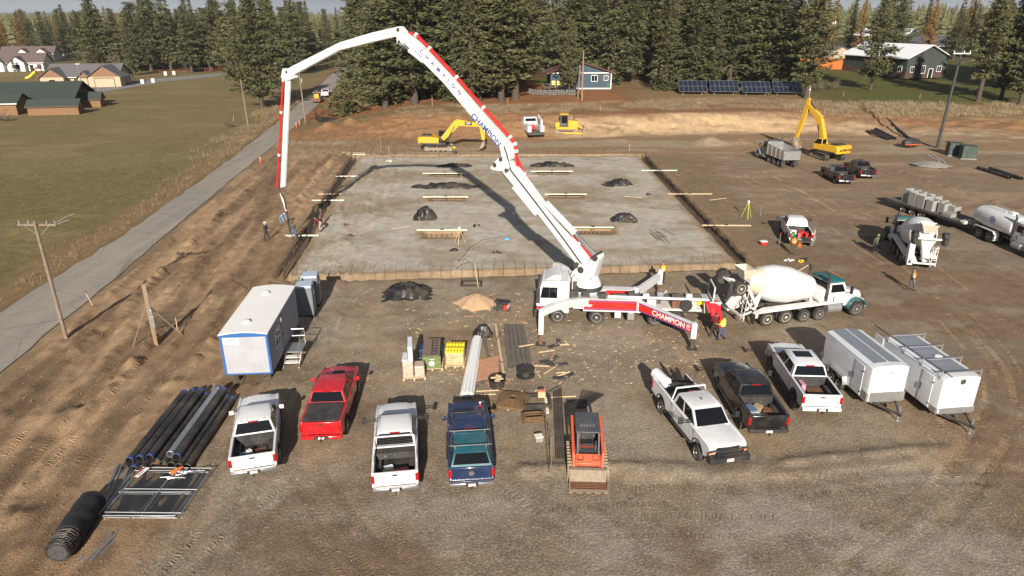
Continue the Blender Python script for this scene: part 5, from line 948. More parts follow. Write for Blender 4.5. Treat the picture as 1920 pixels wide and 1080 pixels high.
# ---------------------------------------------------------------- water truck
a = P(1832, 446); b = P(1916, 483); ang = math.atan2(b.y-a.y, b.x-a.x); d = Vector((math.cos(ang), math.sin(ang), 0)); n = Vector((-d.y, d.x, 0)); mid = a-d*1.4+n*1.12
t = T('water_tank_truck', 'white water tank truck marked H2O at the right edge', 'tank truck', (mid.x, mid.y, 0), ang)
m = MB(); [m.b2(.3, 8.3, s*.42-.06, s*.42+.06, .75, 1.0) for s in (-1, 1)]; m.build('chassis', DSTEEL, t)
conv_cab(t, 5.3, WHITE, WHITE, WHITE, WHITE)
for s in (-1, 1):
    for a_ in (1.4, 2.75): wheel(t, a_, s*1.0, .52, .28, RIM, s, True)
    wheel(t, 7.75, s*.98, .52, .3, RIM, s)
    m = MB(); oa = [(.7, .95), (.8, 1.18), (3.2, 1.18), (3.45, .95), (3.45, .35)]; m.prism(oa+[(3.38, .35), (3.38, .92), (3.15, 1.12), (.85, 1.12), (.77, .95)], s*.72, s*1.24); m.build('fender', OFFW, t, .02)
m = MB(); rs = []
for x, k in ((.15, .86), (.25, .97), (.4, 1), (4.85, 1), (5.0, .97), (5.1, .86)):
    rs.append([(x, math.copysign(abs(math.cos(a_))**.7, math.cos(a_))*1.18*k, 2.02+math.copysign(abs(math.sin(a_))**.7, math.sin(a_))*.86*k) for a_ in [j*math.pi/10 for j in range(20)]])
m.loft(rs); tk = m.build('tank', WHITE, t, 0, 40)
m = MB(); m.b2(.9, 3.1, -.3, .3, 2.86, 2.90); [m.bar((.9, y, 3.05), (3.1, y, 3.05), .03, .03) for y in (-.35, .35)]; [m.bar((x, y, 2.86), (x, y, 3.05), .03, .03) for x in (.9, 2, 3.1) for y in (-.35, .35)]; m.build('catwalk', OFFW, tk); m = MB(); m.box((3.5, 0, 2.95), (.55, .5, .16)); m.build('hatch', WTXT, tk, .02)
for s in (-1, 1):
    yy = s*1.186
    m = MB()
    for (cx, cz) in ((2.75, 2.32), (2.75, 1.92), (2.5, 2.12), (3.0, 2.12)):
        pts = [(cx+.16*math.cos(k*.5236), yy+s*(.004-.05*abs(cz-2.02)), cz+.16*math.sin(k*.5236)) for k in range(13)]; m.tube(pts, .016, 4)
    m.build('emblem', BLUT, tk); lettering('H2O', .26, (2.75, yy+s*.012, 2.1), (-s*1.0 if s > 0 else 1, 0, 0), (0, 0, 1), BLUT, tk)
# flatbed trailer with precast blocks
a = P(1662, 372, .95); b = P(1800, 417, .95); ang = math.atan2(b.y-a.y, b.x-a.x); d = Vector((math.cos(ang), math.sin(ang), 0)); n = Vector((-d.y, d.x, 0)); mid = a+n*1.2; LT = (b-a).length
t = T('flatbed_trailer', 'long flatbed trailer loaded with concrete boxes', 'trailer', (mid.x, mid.y, 0), ang)
m = MB()
for k in range(8): m.b2(0, LT, -1.2+k*.3+.01, -1.2+(k+1)*.3-.01, .93, 1.0)
m.build('deck', OLDW, t); m = MB(); [m.b2(.1, LT+.3, s*1.22-.03, s*1.22+.03, .80, 1.01) for s in (-1, 1)]; [m.b2(.2, LT+2.2, s*.45-.06, s*.45+.06, .62, .92) for s in (-1, 1)]; m.bar((LT+2.1, 0, .7), (LT+3.6, 0, .7), .3, .2); m.build('frame', DSTEEL, t)
m = MB(); m.b2(LT, LT+.5, -1.2, 1.2, .90, 1.18); m.build('bulkhead', OFFW, t); m = MB(); m.b2(LT+.6, LT+1.8, -.9, .9, .93, 1.45); m.build('tool_chest', DSTEEL, t, .03)
for s in (-1, 1):
    for a_ in (2.3, 3.5, 4.7): wheel(t, a_, s*.95, .40, .26, RIM, s, True)
bpy.context.view_layer.update()
def block(label, lx, ly, lz, dx, dy, dz, hole, rz=0):
    p = on_truck(t, lx, ly, lz); o = T('concrete_box', label, 'concrete box', p, ang+rz, 'precast concrete boxes on the flatbed'); m = MB()
    th_ = .10
    m.b2(-dx/2, dx/2, -dy/2, -dy/2+th_, 0, dz); m.b2(-dx/2, dx/2, dy/2-th_, dy/2, 0, dz); m.b2(-dx/2, -dx/2+th_, -dy/2+th_, dy/2-th_, 0, dz); m.b2(dx/2-th_, dx/2, -dy/2+th_, dy/2-th_, 0, dz); m.b2(-dx/2+th_, dx/2-th_, -dy/2+th_, dy/2-th_, 0, .12); m.build('shell', CONC, o, .015)
    if hole:
        for c, dr in (((0, -dy/2, dz*.52), (0, -1, 0)), ((dx/2, 0, dz*.52), (1, 0, 0))):
            m = MB(); c = Vector(c); dr = Vector(dr); m.lathe([(dz*.30, -.05), (dz*.30, .004), (dz*.265, .004), (dz*.26, -.04)], c, dr, 20, cap=False); m.lathe([(dz*.262, -.03), (.01, -.028)], c, dr, 20); m.build('knockout', CONC, o)
for i, (lx, ly, dx, dy, dz, hole, lb) in enumerate([(2.0, .0, 1.0, 1.4, 1.35, False, 'dark open concrete box nearest the tail of the flatbed'), (3.1, -.35, .95, 1.2, 1.3, False, 'second concrete box from the tail of the flatbed, near side'), (3.2, .75, .9, .9, 1.2, False, 'second concrete box from the tail of the flatbed, far side'), (4.2, -.35, .95, 1.2, 1.25, False, 'third concrete box from the tail of the flatbed, strapped yellow'), (4.3, .75, .9, .9, 1.2, False, 'third concrete box from the tail, far side'), (5.35, -.5, .85, .85, 1.05, True, 'concrete box with round knockouts in the middle of the flatbed'), (5.4, .55, .85, .85, 1.05, True, 'concrete box with round knockouts, far side of the flatbed middle'), (6.4, -.1, .8, .8, 1.0, True, 'concrete box with round knockouts, second from the hitch'), (7.2, .35, .8, .8, .85, True, 'small concrete box with round knockouts nearest the hitch')]): block(lb, lx, ly, 1.0, dx, dy, dz, hole)
p = on_truck(t, 7.6, -.5, 1.0); m = MB(); [m.box((0, 0, .06+.12*k), (1.1-.05*k, .9, .1), .06*k) for k in range(3)]; o = m.build('grate_stack', CONC, None); o.location = p; o.rotation_euler = (0, 0, ang); tag(o, 'stack of grey slabs at the hitch end of the flatbed', 'slabs')
# ---------------------------------------------------------------- dump truck
a = P(1455, 311); b = P(1429, 292); ang = R_(97); d = Vector((math.cos(ang), math.sin(ang), 0)); n = Vector((-d.y, d.x, 0)); mid = a-d*2.1-n*1.1
t = T('dump_truck', 'silver dump truck with its back to the camera beside the excavator', 'dump truck', (mid.x, mid.y, 0), ang)
m = MB(); [m.b2(.2, 8.4, s*.42-.06, s*.42+.06, .75, 1.05) for s in (-1, 1)]; m.build('chassis', DSTEEL, t); conv_cab(t, 5.5, M('grey_blue_paint', (.25, .28, .34), .4, dust=.3), M('grey_blue_paint', (.25, .28, .34)), M('grey_blue_paint', (.25, .28, .34)), M('grey_blue_paint', (.25, .28, .34)))
for s in (-1, 1):
    for a_ in (1.5, 2.85): wheel(t, a_, s*1.0, .52, .28, RIM, s, True)
    wheel(t, 4.3, s*1.05, .45, .26, RIM, s); wheel(t, 7.95, s*1.0, .52, .3, RIM, s); m = MB(); m.b2(.55, .60, s*.6, s*1.22, .2, 1.0); m.build('mud_flap', PLAST, t)
m = MB()
for s in (-1, 1): m.prism([(.3, 1.1), (5.2, 1.1), (5.2, 2.6), (.3, 2.35)], s*1.12, s*1.22)
m.b2(.3, 5.2, -1.12, 1.12, 1.1, 1.2); m.b2(5.1, 5.2, -1.12, 1.12, 1.2, 2.75); m.b2(5.1, 5.9, -1.12, 1.12, 2.75, 2.82)
for s in (-1, 1): [m.b2(x, x+.1, s*1.22, s*1.28, 1.1, 2.4) for x in (1.2, 2.4, 3.6, 4.8)]
m.build('dump_box', ALU, t, .01); m = MB(); m.b2(.18, .29, -1.2, 1.2, 1.12, 2.35); tg = m.build('tailgate', ALU, t, .02); m = MB(); [m.b2(.14, .18, -1.18, 1.18, z, z+.10) for z in (1.15, 1.55, 1.95, 2.24)]; m.build('tailgate_rib', ALU, tg)
m = MB(); m.lathe([(1.0, 0), (.7, .35), (.2, .55)], (2.4, .1, 1.5), (0, 0, 1), 14); m.lathe([(.9, 0), (.6, .25), (.2, .4)], (3.6, -.1, 1.5), (0, 0, 1), 12); o = m.build('soil_load', M('brown_soil', (.13, .085, .06), .95, var=.3, bump=.6, bscale=6), None); bpy.context.view_layer.update(); o.location = t.location; o.rotation_euler = (0, 0, ang); tag(o, 'brown soil heaped in the box of the dump truck', 'soil')
# ---------------------------------------------------------------- excavators
def track(t, y, L, r, w, mat):
    m = MB(); o = arc(-L/2+r, r, r, 270, 90, 8)+arc(L/2-r, r, r, 90, -90, 8); i = [(x*.93, r+(z-r)*.80) for x, z in o]
    n = len(o); m.loft([[(x, y-w/2, z) for x, z in o], [(x, y+w/2, z) for x, z in o], [(x, y+w/2, z) for x, z in i], [(x, y-w/2, z) for x, z in i]], False, closed=True)
    per = 0; q = [Vector((x, 0, z)) for x, z in o]+[Vector((o[0][0], 0, o[0][1]))]
    for a, b in zip(q[:-1], q[1:]):
        k = max(1, int((b-a).length/.2))
        for j in range(k):
            c = a+(b-a)*(j+.5)/k; dd = nrm(b-a); nn = Vector((dd.z, 0, -dd.x)); m.bar(c+Vector((0, y-w/2, 0))-nn*.02, c+Vector((0, y+w/2, 0))-nn*.02, .05, .06, nn)
    tr = m.build('track', mat, t); m = MB(); m.b2(-L/2+r, L/2-r, y-w*.22, y+w*.22, r*.5, r*1.35)
    for x in (-L/2+r, L/2-r): m.cyl((x, y-w*.4, r), (x, y+w*.4, r), r*.72, n=16)
    for k in range(5): x = -L/2+r+(L-2*r)*(k+.5)/5; m.cyl((x, y-w*.4, r*.38), (x, y+w*.4, r*.38), r*.26, n=10)
    m.build('track_frame', MUD, tr); return tr
def excavator(label, loc, ang, tang, boomp, txt, paint):
    """boomp: pivot, elbow, nose of boom, end of stick, bucket tip (x forward, z) in the house frame"""
    t = T('excavator', label, 'excavator', loc, ang, 'yellow excavators')
    ux = MB()
    u = bpy.data.objects.new('undercarriage', None)
    k = tang-ang; m = MB(); m.b2(-.9, .9, -.7, .7, .45, .95); m.cyl((0, 0, .9), (0, 0, 1.12), .75, n=20); un = m.build('undercarriage', DSTEEL, t); un.rotation_euler = (0, 0, k); bpy.data.objects.remove(u)
    for s in (-1, 1): track(un, s*1.2, 4.6, .47, .62, DSTEEL)
    m = MB(); m.b2(-2.9, 1.2, -1.45, 1.45, 1.12, 1.35); m.build('deck', DSTEEL, t)
    m = MB(); m.prism([(-2.75, 1.3), (-1.2, 1.3), (.2, 1.3), (.2, 2.1), (-1.0, 2.25), (-2.7, 2.25)], -1.45, -.55); m.prism([(-2.75, 1.3), (-.2, 1.3), (-.2, 2.15), (-2.7, 2.25)], -.55, 1.45); m.build('engine_cover', paint, t, .05)
    m = MB(); rs = []
    for y, dx in ((-1.47, .28), (-1.1, .05), (0, 0), (1.1, .05), (1.47, .28)): rs.append([(-2.72, y, 1.15), (-2.72, y, 2.2), (-3.15+dx, y, 2.12), (-3.22+dx, y, 1.7), (-3.12+dx, y, 1.15)])
    m.loft(rs); cw = m.build('counterweight', paint, t, .05)
    if txt: lettering(txt, .48, (-3.245, 0, 1.68), (0, -1, 0), (0, 0, 1), BTXT, cw)
    m = MB(); m.b2(-2.5, -1.2, -.9, .9, 2.25, 2.40); [m.cyl((x, y, 2.35), (x, y, 2.7), .07, n=8) for x, y in ((-1.6, .7), (-2.2, -.3))]; m.tube([(-2.6, -1.2, 2.25), (-2.6, -1.2, 2.6), (-.6, -1.2, 2.6), (-.6, -1.2, 2.1)], .025, 5); m.tube([(-2.6, 1.2, 2.25), (-2.6, 1.2, 2.6), (-.6, 1.2, 2.6), (-.6, 1.2, 2.1)], .025, 5); m.build('engine_top', DSTEEL, t)
    m = MB(); A = [(-.15, .52, 1.3), (1.30, .52, 1.3), (1.30, 1.45, 1.3), (-.15, 1.45, 1.3)]; B = [(-.15, .52, 2.9), (.85, .52, 2.9), (.85, 1.40, 2.9), (-.15, 1.40, 2.9)]; C0 = [(-.15, .52, 2.1), (1.32, .52, 2.05), (1.32, 1.45, 2.05), (-.15, 1.45, 2.1)]; m.loft([A, C0, B]); cab = m.build('cab', paint if txt else DSTEEL, t, .04)
    for q in ((C0[1], C0[2], B[2], B[1]), (C0[2], C0[3], B[3], B[2]), (C0[0], C0[1], B[1], B[0]), (C0[3], C0[0], B[0], B[3]), (A[1], A[2], C0[2], C0[1])): g = MB(); pane(g, *[Vector(v) for v in q], .08, .015); g.build('cab_window', GLASS, cab, smooth=0)
    pv, el, no, st, tip = boomp
    m = MB(); m.bar((pv[0], -.05, pv[1]), (el[0], -.05, el[1]), .6, .70, (0, 0, 1), 0, .56, 1.05); m.bar((el[0]-.2, -.05, el[1]-.02), (no[0], -.05, no[1]), .54, 1.0, (0, 0, 1), 0, .46, .5); m.cyl((no[0], -.32, no[1]), (no[0], .22, no[1]), .2, n=12); bm_ = m.build('boom', paint, t, .04)
    m = MB(); dn = nrm(Vector((st[0]-no[0], 0, st[1]-no[1]))); bk = Vector((no[0], -.05, no[1]))-dn*.8+Vector((.25, 0, .15)); m.bar(bk, (no[0], -.05, no[1]), .4, .36, (0, 1, 0), 0, .85, .42); m.bar((no[0], -.05, no[1]), (st[0], -.05, st[1]), .85, .44, (0, 1, 0), 0, .46, .38); stt = m.build('stick', paint, t, .03)
    m = MB(); a = Vector((pv[0]+.7, 0, pv[1]-.35)); b = Vector(((el[0]*.8+pv[0]*.2), 0, (el[1]*.8+pv[1]*.2)))
    for y in (-.42, .32):
        a2 = Vector((a.x, y, a.z)); b2 = Vector((b.x, y, b.z)); m.cyl(a2, a2+(b2-a2)*.55, .11, n=10); m.cyl(a2+(b2-a2)*.55, b2, .06, n=8)
    c = Vector((el[0]*.6+no[0]*.4, -.05, el[1]*.6+no[1]*.4+.55)); m.cyl(c, c+(bk-c)*.6, .11, n=10); m.cyl(c+(bk-c)*.6, bk, .06, n=8); m.build('hydraulic_cylinder', DSTEEL, bm_)
    m = MB(); s0 = Vector((st[0], 0, st[1])); ax = nrm(Vector((tip[0], 0, tip[1]))-s0); pn = Vector((-ax.z, 0, ax.x)); Lb = (Vector((tip[0], 0, tip[1]))-s0).length
    prof = [(0, .0), (.15, .38), (.55, .62), (Lb*.75, .5), (Lb, .05), (Lb*.92, 0), (Lb*.7, .4), (.55, .5), (.25, .3), (.12, 0)]
    pp = [(s0+ax*u+pn*v) for u, v in prof]; m.prism([(p.x, p.z) for p in pp], -.6, .6); sidep = [(s0+ax*u+pn*v) for u, v in prof[:5]]
    for y in (-.6, .56): m.prism([(p.x, p.z) for p in sidep], y, y+.04)
    for k in range(5): y = -.52+k*.26; q = s0+ax*Lb+pn*.02; m.bar((q.x, y, q.z), (q.x+ax.x*.22, y, q.z+ax.z*.22), .1, .06)
    m.build('bucket', MUD, t)
    if not txt:
        c = Vector((el[0]*.55+no[0]*.45, -.33, el[1]*.55+no[1]*.45+.05)); ux_ = nrm(Vector((no[0]-el[0], 0, no[1]-el[1]))); m = MB(); m.bar(c-ux_*.55, c+ux_*.55, .02, .5); lp = m.build('logo_plate', BTXT, bm_); lettering('CAT', .36, c+Vector((0, -.02, 0)), ux_, Vector((-ux_.z, 0, ux_.x)), WTXT, lp)
    return t
q = P(822, 285); excavator('yellow excavator with arm stretched right behind the slab', (q.x, q.y+1.4, 0), R_(-4), R_(0), ((.6, 1.75), (3.0, 4.3), (6.7, 3.9), (6.9, 1.7), (6.2, .35)), None, CATY)
m = MB(); q = P(1550, 299); KO = excavator('yellow excavator with text on its back loading the dump truck', (q.x+.3, q.y+1.0, 0), R_(114), R_(97), ((.6, 1.8), (2.3, 5.3), (4.8, 7.1), (6.1, 2.1), (5.3, .7)), 'KOMATSU', CATY)
# the logo panel on the first excavator's boom
# ---------------------------------------------------------------- bulldozer
q = P(1062, 254); t = T('bulldozer', 'yellow bulldozer with its blade to the right below the bank', 'bulldozer', (q.x, q.y+1, 0), R_(-3)); t.scale = (1.22,)*3
for s in (-1, 1): track(t, s*.95, 3.3, .42, .55, MUD)
m = MB(); m.b2(-1.5, 1.6, -.6, .6, .5, 1.2); m.build('hull', CATY, t, .04); m = MB(); m.prism([(.25, 1.1), (1.75, 1.1), (1.7, 1.95), (.25, 2.1)], -.6, .6); m.build('bonnet', CATY, t, .05)
m = MB(); m.loft([[(-1.0, -.75, 1.2), (.3, -.75, 1.2), (.3, .75, 1.2), (-1.0, .75, 1.2)], [(-.8, -.65, 2.85), (.15, -.65, 2.85), (.15, .65, 2.85), (-.8, .65, 2.85)]]); cb = m.build('cab', DSTEEL, t, .03)
m = MB(); m.b2(-.95, .3, -.78, .78, 2.86, 2.98); m.build('cab_roof', CATY, t, .03); 
for s in (-1, 1): m = MB(); m.b2(-.7, .1, s*.71-.012, s*.71+.012, 1.7, 2.7); m.build('cab_window', GLASS, cb)
m = MB(); m.b2(-1.6, -.9, -.7, .7, 1.1, 1.75); m.build('fuel_tank', CATY, t, .06); m = MB(); m.cyl((1.1, .3, 2.0), (1.1, .3, 2.75), .06, n=8); m.build('exhaust', DSTEEL, t)
m = MB(); m.prism([(2.35, .1), (2.6, .05), (2.5, .5), (2.6, 1.15), (2.4, 1.2), (2.3, .6)], -1.6, 1.6); m.build('blade', MUD, t, .02); m = MB(); [m.bar((-.3, s*1.3, .45), (2.4, s*1.3, .35), .14, .22) for s in (-1, 1)]; [m.cyl((1.4, s*.45, 1.4), (2.35, s*.45, .9), .07, n=8) for s in (-1, 1)]; m.build('push_arm', CATY, t)
m = MB(); m.bar((-1.5, 0, .7), (-2.4, 0, .9), .5, .3); m.bar((-2.3, -.5, .9), (-2.5, -.5, .2), .12, .2); m.bar((-2.3, .5, .9), (-2.5, .5, .2), .12, .2); m.build('ripper', DSTEEL, t)
# ---------------------------------------------------------------- service truck
a = P(996, 259); t = T('service_truck', 'white service truck with crane and open body left of the bulldozer', 'truck', (a.x+.1, a.y+3.0, 0), R_(101)); W_ = 1.1; t.scale = (1.25,)*3
m = MB(); [m.b2(-3, 2.9, s*.4-.05, s*.4+.05, .6, .85) for s in (-1, 1)]; m.build('chassis', DSTEEL, t)
m = MB(); m.loft([[(.5, -1.0, .7), (2.0, -1.0, .7), (2.0, 1.0, .7), (.5, 1.0, .7)], [(.5, -1.0, 1.55), (2.0, -1.0, 1.55), (2.0, 1.0, 1.55), (.5, 1.0, 1.55)], [(.6, -.88, 2.4), (1.6, -.88, 2.4), (1.6, .88, 2.4), (.6, .88, 2.4)]]); cb = m.build('cab', WHITE, t, .05); g = MB(); g.b2(.535, .56, -.75, .75, 1.65, 2.25); g.build('rear_window', GLASS, cb)
m = MB(); m.prism([(1.9, .65), (3.0, .65), (3.0, 1.2), (2.6, 1.45), (1.9, 1.55)], -.92, .92); m.build('bonnet', WHITE, t, .05)
for s in (-1, 1):
    m = MB(); m.b2(-2.9, .45, s*.62, s*1.15, .85, 1.7); m.build('side_locker', WHITE, t, .02); wheel(t, 2.3, s*.92, .43, .26, RIM, s); wheel(t, -1.6, s*.9, .43, .26, RIM, s, True)
    m = MB(); m.bar((2.0, s*1.0, 1.6), (2.0, s*1.35, 1.7), .04, .04); m.box((2.0, s*1.38, 1.75), (.08, .2, .4)); m.build('mirror', PLAST, t)
m = MB(); m.b2(-2.9, .45, -.62, .62, .86, .95); m.b2(-3.3, -2.9, -1.1, 1.1, .55, .9); m.build('work_deck', DSTEEL, t); m = MB(); m.box((-.6, .0, 1.25), (.8, .7, .55)); m.build('welder', TOOLR, t, .03)
m = MB(); m.cyl((-2.5, -.85, 1.7), (-2.5, -.85, 2.3), .16, n=12); m.bar((-2.5, -.85, 2.3), (-.6, -.8, 2.75), .2, .24); m.cyl((-2.4, -.85, 1.9), (-1.4, -.82, 2.45), .06, n=8); m.build('crane', WHITE, t)
m = MB(); m.lathe([(.24, 0), (.24, .12)], (-1.9, -.75, 1.9), (0, 1, 0), 16); m.build('hose_reel', BLUT, t)
# ---------------------------------------------------------------- skid steer in front
q = P(1103, 893); t = T('skid_steer_loader', 'orange tracked skid steer with its bucket towards the camera', 'skid steer', (q.x-.02, q.y+.72, 0), R_(-92.5))
CABD = M('cab_grey', (.07, .075, .085), .5, var=.1, dust=.3); TAN = M('muddy_track', (.34, .27, .185), .9, var=.2, scale=6)
for s in (-1, 1): track(t, s*.74, 2.3, .36, .34, TAN)
m = MB(); m.b2(-1.45, .75, -.56, .56, .32, 1.0); m.build('body', KUBO, t, .04)
m = MB(); m.prism([(-1.62, .5), (-.6, .5), (-.6, 1.35), (-1.5, 1.3)], -.56, .56); m.build('engine_hood', CABD, t, .04); m = MB(); m.prism([(.55, .75), (.98, .55), (.98, .85), (.62, 1.15)], -.56, .56); m.build('front_cowl', KUBO, t, .03)
m = MB(); m.b2(-1.30, .35, -.56, .56, 2.02, 2.10); rf = m.build('cab_roof', CABD, t, .03); m = MB(); [m.b2(-.30, -.12, -.34+k*.14, -.26+k*.14, 2.10, 2.115) for k in range(5)]; m.build('roof_grille', STEEL, rf)
m = MB()
for s in (-1, 1): m.bar((-.92, s*.48, .95), (-.92, s*.48, 2.04), .07, .08); m.bar((.66, s*.47, 1.0), (.34, s*.47, 2.04), .07, .08); m.b2(-.92, .0, s*.49-.015, s*.49+.015, 1.0, 2.02)
m.b2(-.96, -.92, -.5, .5, 1.0, 2.02); m.bar((.68, -.48, 1.02), (.68, .48, 1.02), .08, .1); cb = m.build('cab_frame', CABD, t)
m = MB(); m.b2(-.55, -.1, -.28, .28, 1.02, 1.16); m.box((-.58, 0, 1.45), (.14, .54, .62), 0, 0, -.15); m.build('seat', PLAST, t, .04); m = MB(); [m.b2(-.3, .15, s*.33, s*.44, 1.0, 1.28) for s in (-1, 1)]; [m.cyl((.1, s*.38, 1.28), (.14, s*.38, 1.5), .03, n=6) for s in (-1, 1)]; m.b2(-.05, .62, -.45, .45, .98, 1.01); m.build('control', CABD, t)
m = MB()
for s in (-1, 1):
    m.bar((-1.25, s*.66, .95), (-1.45, s*.66, 1.75), .13, .28); m.bar((-1.5, s*.66, 1.72), (.75, s*.66, 1.22), .12, .20); m.bar((.72, s*.66, 1.28), (1.05, s*.62, .38), .12, .22)
m.build('lift_arm', KUBO, t, .02); m = MB(); [m.cyl((-.6, s*.66, .85), (.4, s*.66, 1.12), .05, n=8) for s in (-1, 1)]; m.bar((1.0, -.62, .42), (1.0, .62, .42), .12, .16); [m.cyl((.85, s*.4, .9), (1.12, s*.4, .55), .045, n=8) for s in (-1, 1)]; m.b2(1.02, 1.12, -.5, .5, .2, .75); m.build('quick_coupler', CABD, t)
for s in (-1, 1): m = MB(); m.tube([(.72, s*.22, 1.12), (.95, s*.22, 1.02), (.95, s*.48, 1.02), (.72, s*.48, 1.12)], .02, 5); m.build('lamp_guard', CABD, t)
m = MB(); pr = [(1.14, .72), (1.22, .05), (1.95, .02), (1.95, .05), (1.28, .10), (1.20, .72)]; m.prism(pr, -.84, .84); [m.prism([(1.14, .72), (1.22, .03), (1.95, .02), (1.75, .35)], s*.84-.02*(s > 0), s*.84+.02*(s < 0)) for s in (-1, 1)]; m.b2(1.12, 1.30, -.84, .84, .70, .76); bk = m.build('bucket', MUD, t)
m = MB(); [m.b2(1.30+.115*k, 1.335+.115*k, -.82, .82, .10, .135) for k in range(5)]; [m.b2(1.95, 2.05, y-.07, y+.07, .02, .06) for y in (-.6, -.2, .2, .6)]; m.build('bucket_rib', RUST, bk)
# skid steer on the road trailer
q = P(590, 193); t = T('equipment_trailer', 'low equipment trailer behind the white pickup on the road', 'trailer', (q.x+.1, q.y+2.6, gz(q.x, q.y)+.05), R_(98), 'vehicles on the road')
m = MB(); m.b2(-3, 2.8, -1.05, 1.05, .55, .66); m.bar((2.8, 0, .55), (4.0, 0, .55), .2, .12); m.build('deck', DSTEEL, t); [wheel(t, x, s*1.15, .36, .22, RIM, s) for x in (-.6, .3) for s in (-1, 1)]; m = MB(); m.bar((-3.05, 0, .4), (-3.05, 0, 1.2), 2.0, .08, (1, 0, 0)); m.build('ramp', RUST, t)
bpy.context.view_layer.update(); p = on_truck(t, -.4, 0, .66); o = T('skid_steer_loader', 'yellow and black skid steer standing on the road trailer', 'skid steer', p, R_(98))
for s in (-1, 1): track(o, s*.72, 2.2, .34, .34, DSTEEL)
m = MB(); m.b2(-1.4, .7, -.56, .56, .35, 1.3); m.build('body', CATY, o, .05); m = MB(); m.b2(-.9, .5, -.5, .5, 1.3, 2.1); m.build('cab', DSTEEL, o, .05); m = MB(); [m.bar((-1.3, s*.66, 1.7), (1.0, s*.66, .8), .14, .22) for s in (-1, 1)]; m.build('lift_arm', CATY, o)
# dark car at the tan house
q = P(222, 156); t = T('parked_car', 'dark car parked beside the garage of the tan house', 'car', (q.x, q.y+1, gz(q.x, q.y)), R_(200)); m = MB(); m.prism([(-2.3, .4), (2.3, .4), (2.3, .9), (1.3, 1.0), (.7, 1.65), (-1.9, 1.7), (-2.3, 1.0)], -.95, .95); m.build('body', BLACKP, t, .08); m = MB(); [m.b2(-1.8, .6, s*.96-.01, s*.96+.01, 1.1, 1.55) for s in (-1, 1)]; m.build('side_window', GLASS, t); [wheel(t, x, s*.85, .38, .22, RIM, s) for x in (-1.4, 1.4) for s in (-1, 1)]
# ---------------------------------------------------------------- concrete pump truck
BO = Vector((5.2, 43.6, 0)); TIP = P(545, 445); BD = nrm(Vector((TIP.x-BO.x, TIP.y-BO.y, 0))); BN = Vector((-BD.y, BD.x, 0))
if BN.y > 0: BN = -BN
def PL(px, py):
    """reach and height of a point of the boom, which stands in one upright plane"""
    u = (px-960)/FPX; v = (540-py)/FPX; dx = u; dy = math.cos(PITCH)+v*math.sin(PITCH); dz = -math.sin(PITCH)+v*math.cos(PITCH)
    det = -dx*BD.y+dy*BD.x; t = (-BO.x*BD.y+BO.y*BD.x)/det; return ((t*dx-BO.x)*BD.x+(t*dy-BO.y)*BD.y, CAM_H+t*dz)
a = P(1045, 606); b = P(1231, 612); pang = math.atan2(a.y-b.y, a.x-b.x); d = Vector((math.cos(pang), math.sin(pang), 0)); n = Vector((-d.y, d.x, 0))
org = Vector((a.x, a.y, 0))-d*10.1-n*1.12
PT_ = T('concrete_pump_truck', 'white and red concrete pump truck with its long boom raised over the slab', 'pump truck', org, pang)
PM = (Matrix.Translation(org) @ Matrix.Rotation(pang, 4, 'Z')).inverted()
t = PT_
def BP(s, z, off=0): return PM @ (BO+BD*s+BN*off+Vector((0, 0, z)))
def section(outline, th_, name='boom_section', mat=WHITE, off=0, lab=None, bev=.04):
    pts = [PL(*p) for p in outline]; m = MB(); m.prism(pts, off-th_/2, off+th_/2, fn=lambda x, y, z: BP(x, z, y)); return m.build(name, mat, t, bev, label=lab)
z1 = lambda x, y: (900+x/3.857, 260+y/3.857); z2 = lambda x, y: (720+x/3.857, 40+y/3.857)
S1 = section([z1(*p) for p in [(700, 890), (430, 540), (250, 330), (165, 225), (175, 160), (230, 165), (300, 240), (440, 430), (560, 610), (700, 760), (800, 885), (765, 925)]], .52, lab='lowest and thickest boom section')
S2 = section([z2(*p) for p in [(850, 910), (640, 680), (440, 440), (300, 300), (125, 120), (105, 90), (125, 35), (160, 72), (260, 160), (500, 418), (690, 638), (870, 838), (930, 900), (940, 990), (900, 1015), (865, 985)]], .52, lab='second boom section with blue lettering')
S3 = section([(753, 49), (700, 61), (640, 79), (548, 125), (537, 132), (541, 144), (556, 139), (640, 94), (700, 79), (748, 68)], .40, lab='third boom section reaching left')
S4 = section([(537, 138), (545, 140), (535, 350), (527, 352)], .22, lab='last boom section hanging down')
section([z2(*p) for p in [(105, 85), (160, 130), (150, 180), (112, 160)]], .60, 'elbow_bracket', WHITE)
section([z1(*p) for p in [(92, 205), (150, 135), (215, 140), (235, 200), (200, 235), (110, 222)]], .74, 'elbow_bracket', WHITE)
section([(533, 128), (552, 128), (556, 146), (540, 152), (530, 145)], .44, 'elbow_bracket', WHITE)
section([z1(*p) for p in [(655, 1030), (690, 950), (740, 895), (800, 900), (835, 845), (872, 832), (880, 862), (835, 1010), (832, 1040)]], .95, 'turret', WHITE)
def pin(px, py, r, w_, mat=DSTEEL, par=None, nm='pivot_pin'):
    s, z = PL(px, py); m = MB(); m.cyl(BP(s, z, -w_/2), BP(s, z, w_/2), r, n=16); return m.build(nm, mat, par or t)
for p, r, w_ in [(z1(855, 850), .22, 1.05), (z1(715, 905), .20, 1.05), (z1(752, 935), .24, 1.02), (z1(172, 145), .14, .82), (z1(128, 185), .16, .82), (z1(212, 222), .14, .82), (z2(120, 60), .13, .62), (z2(130, 150), .13, .66), ((541, 135), .12, .5), (z1(820, 1000), .12, 1.0)]: pin(*p, r, w_)
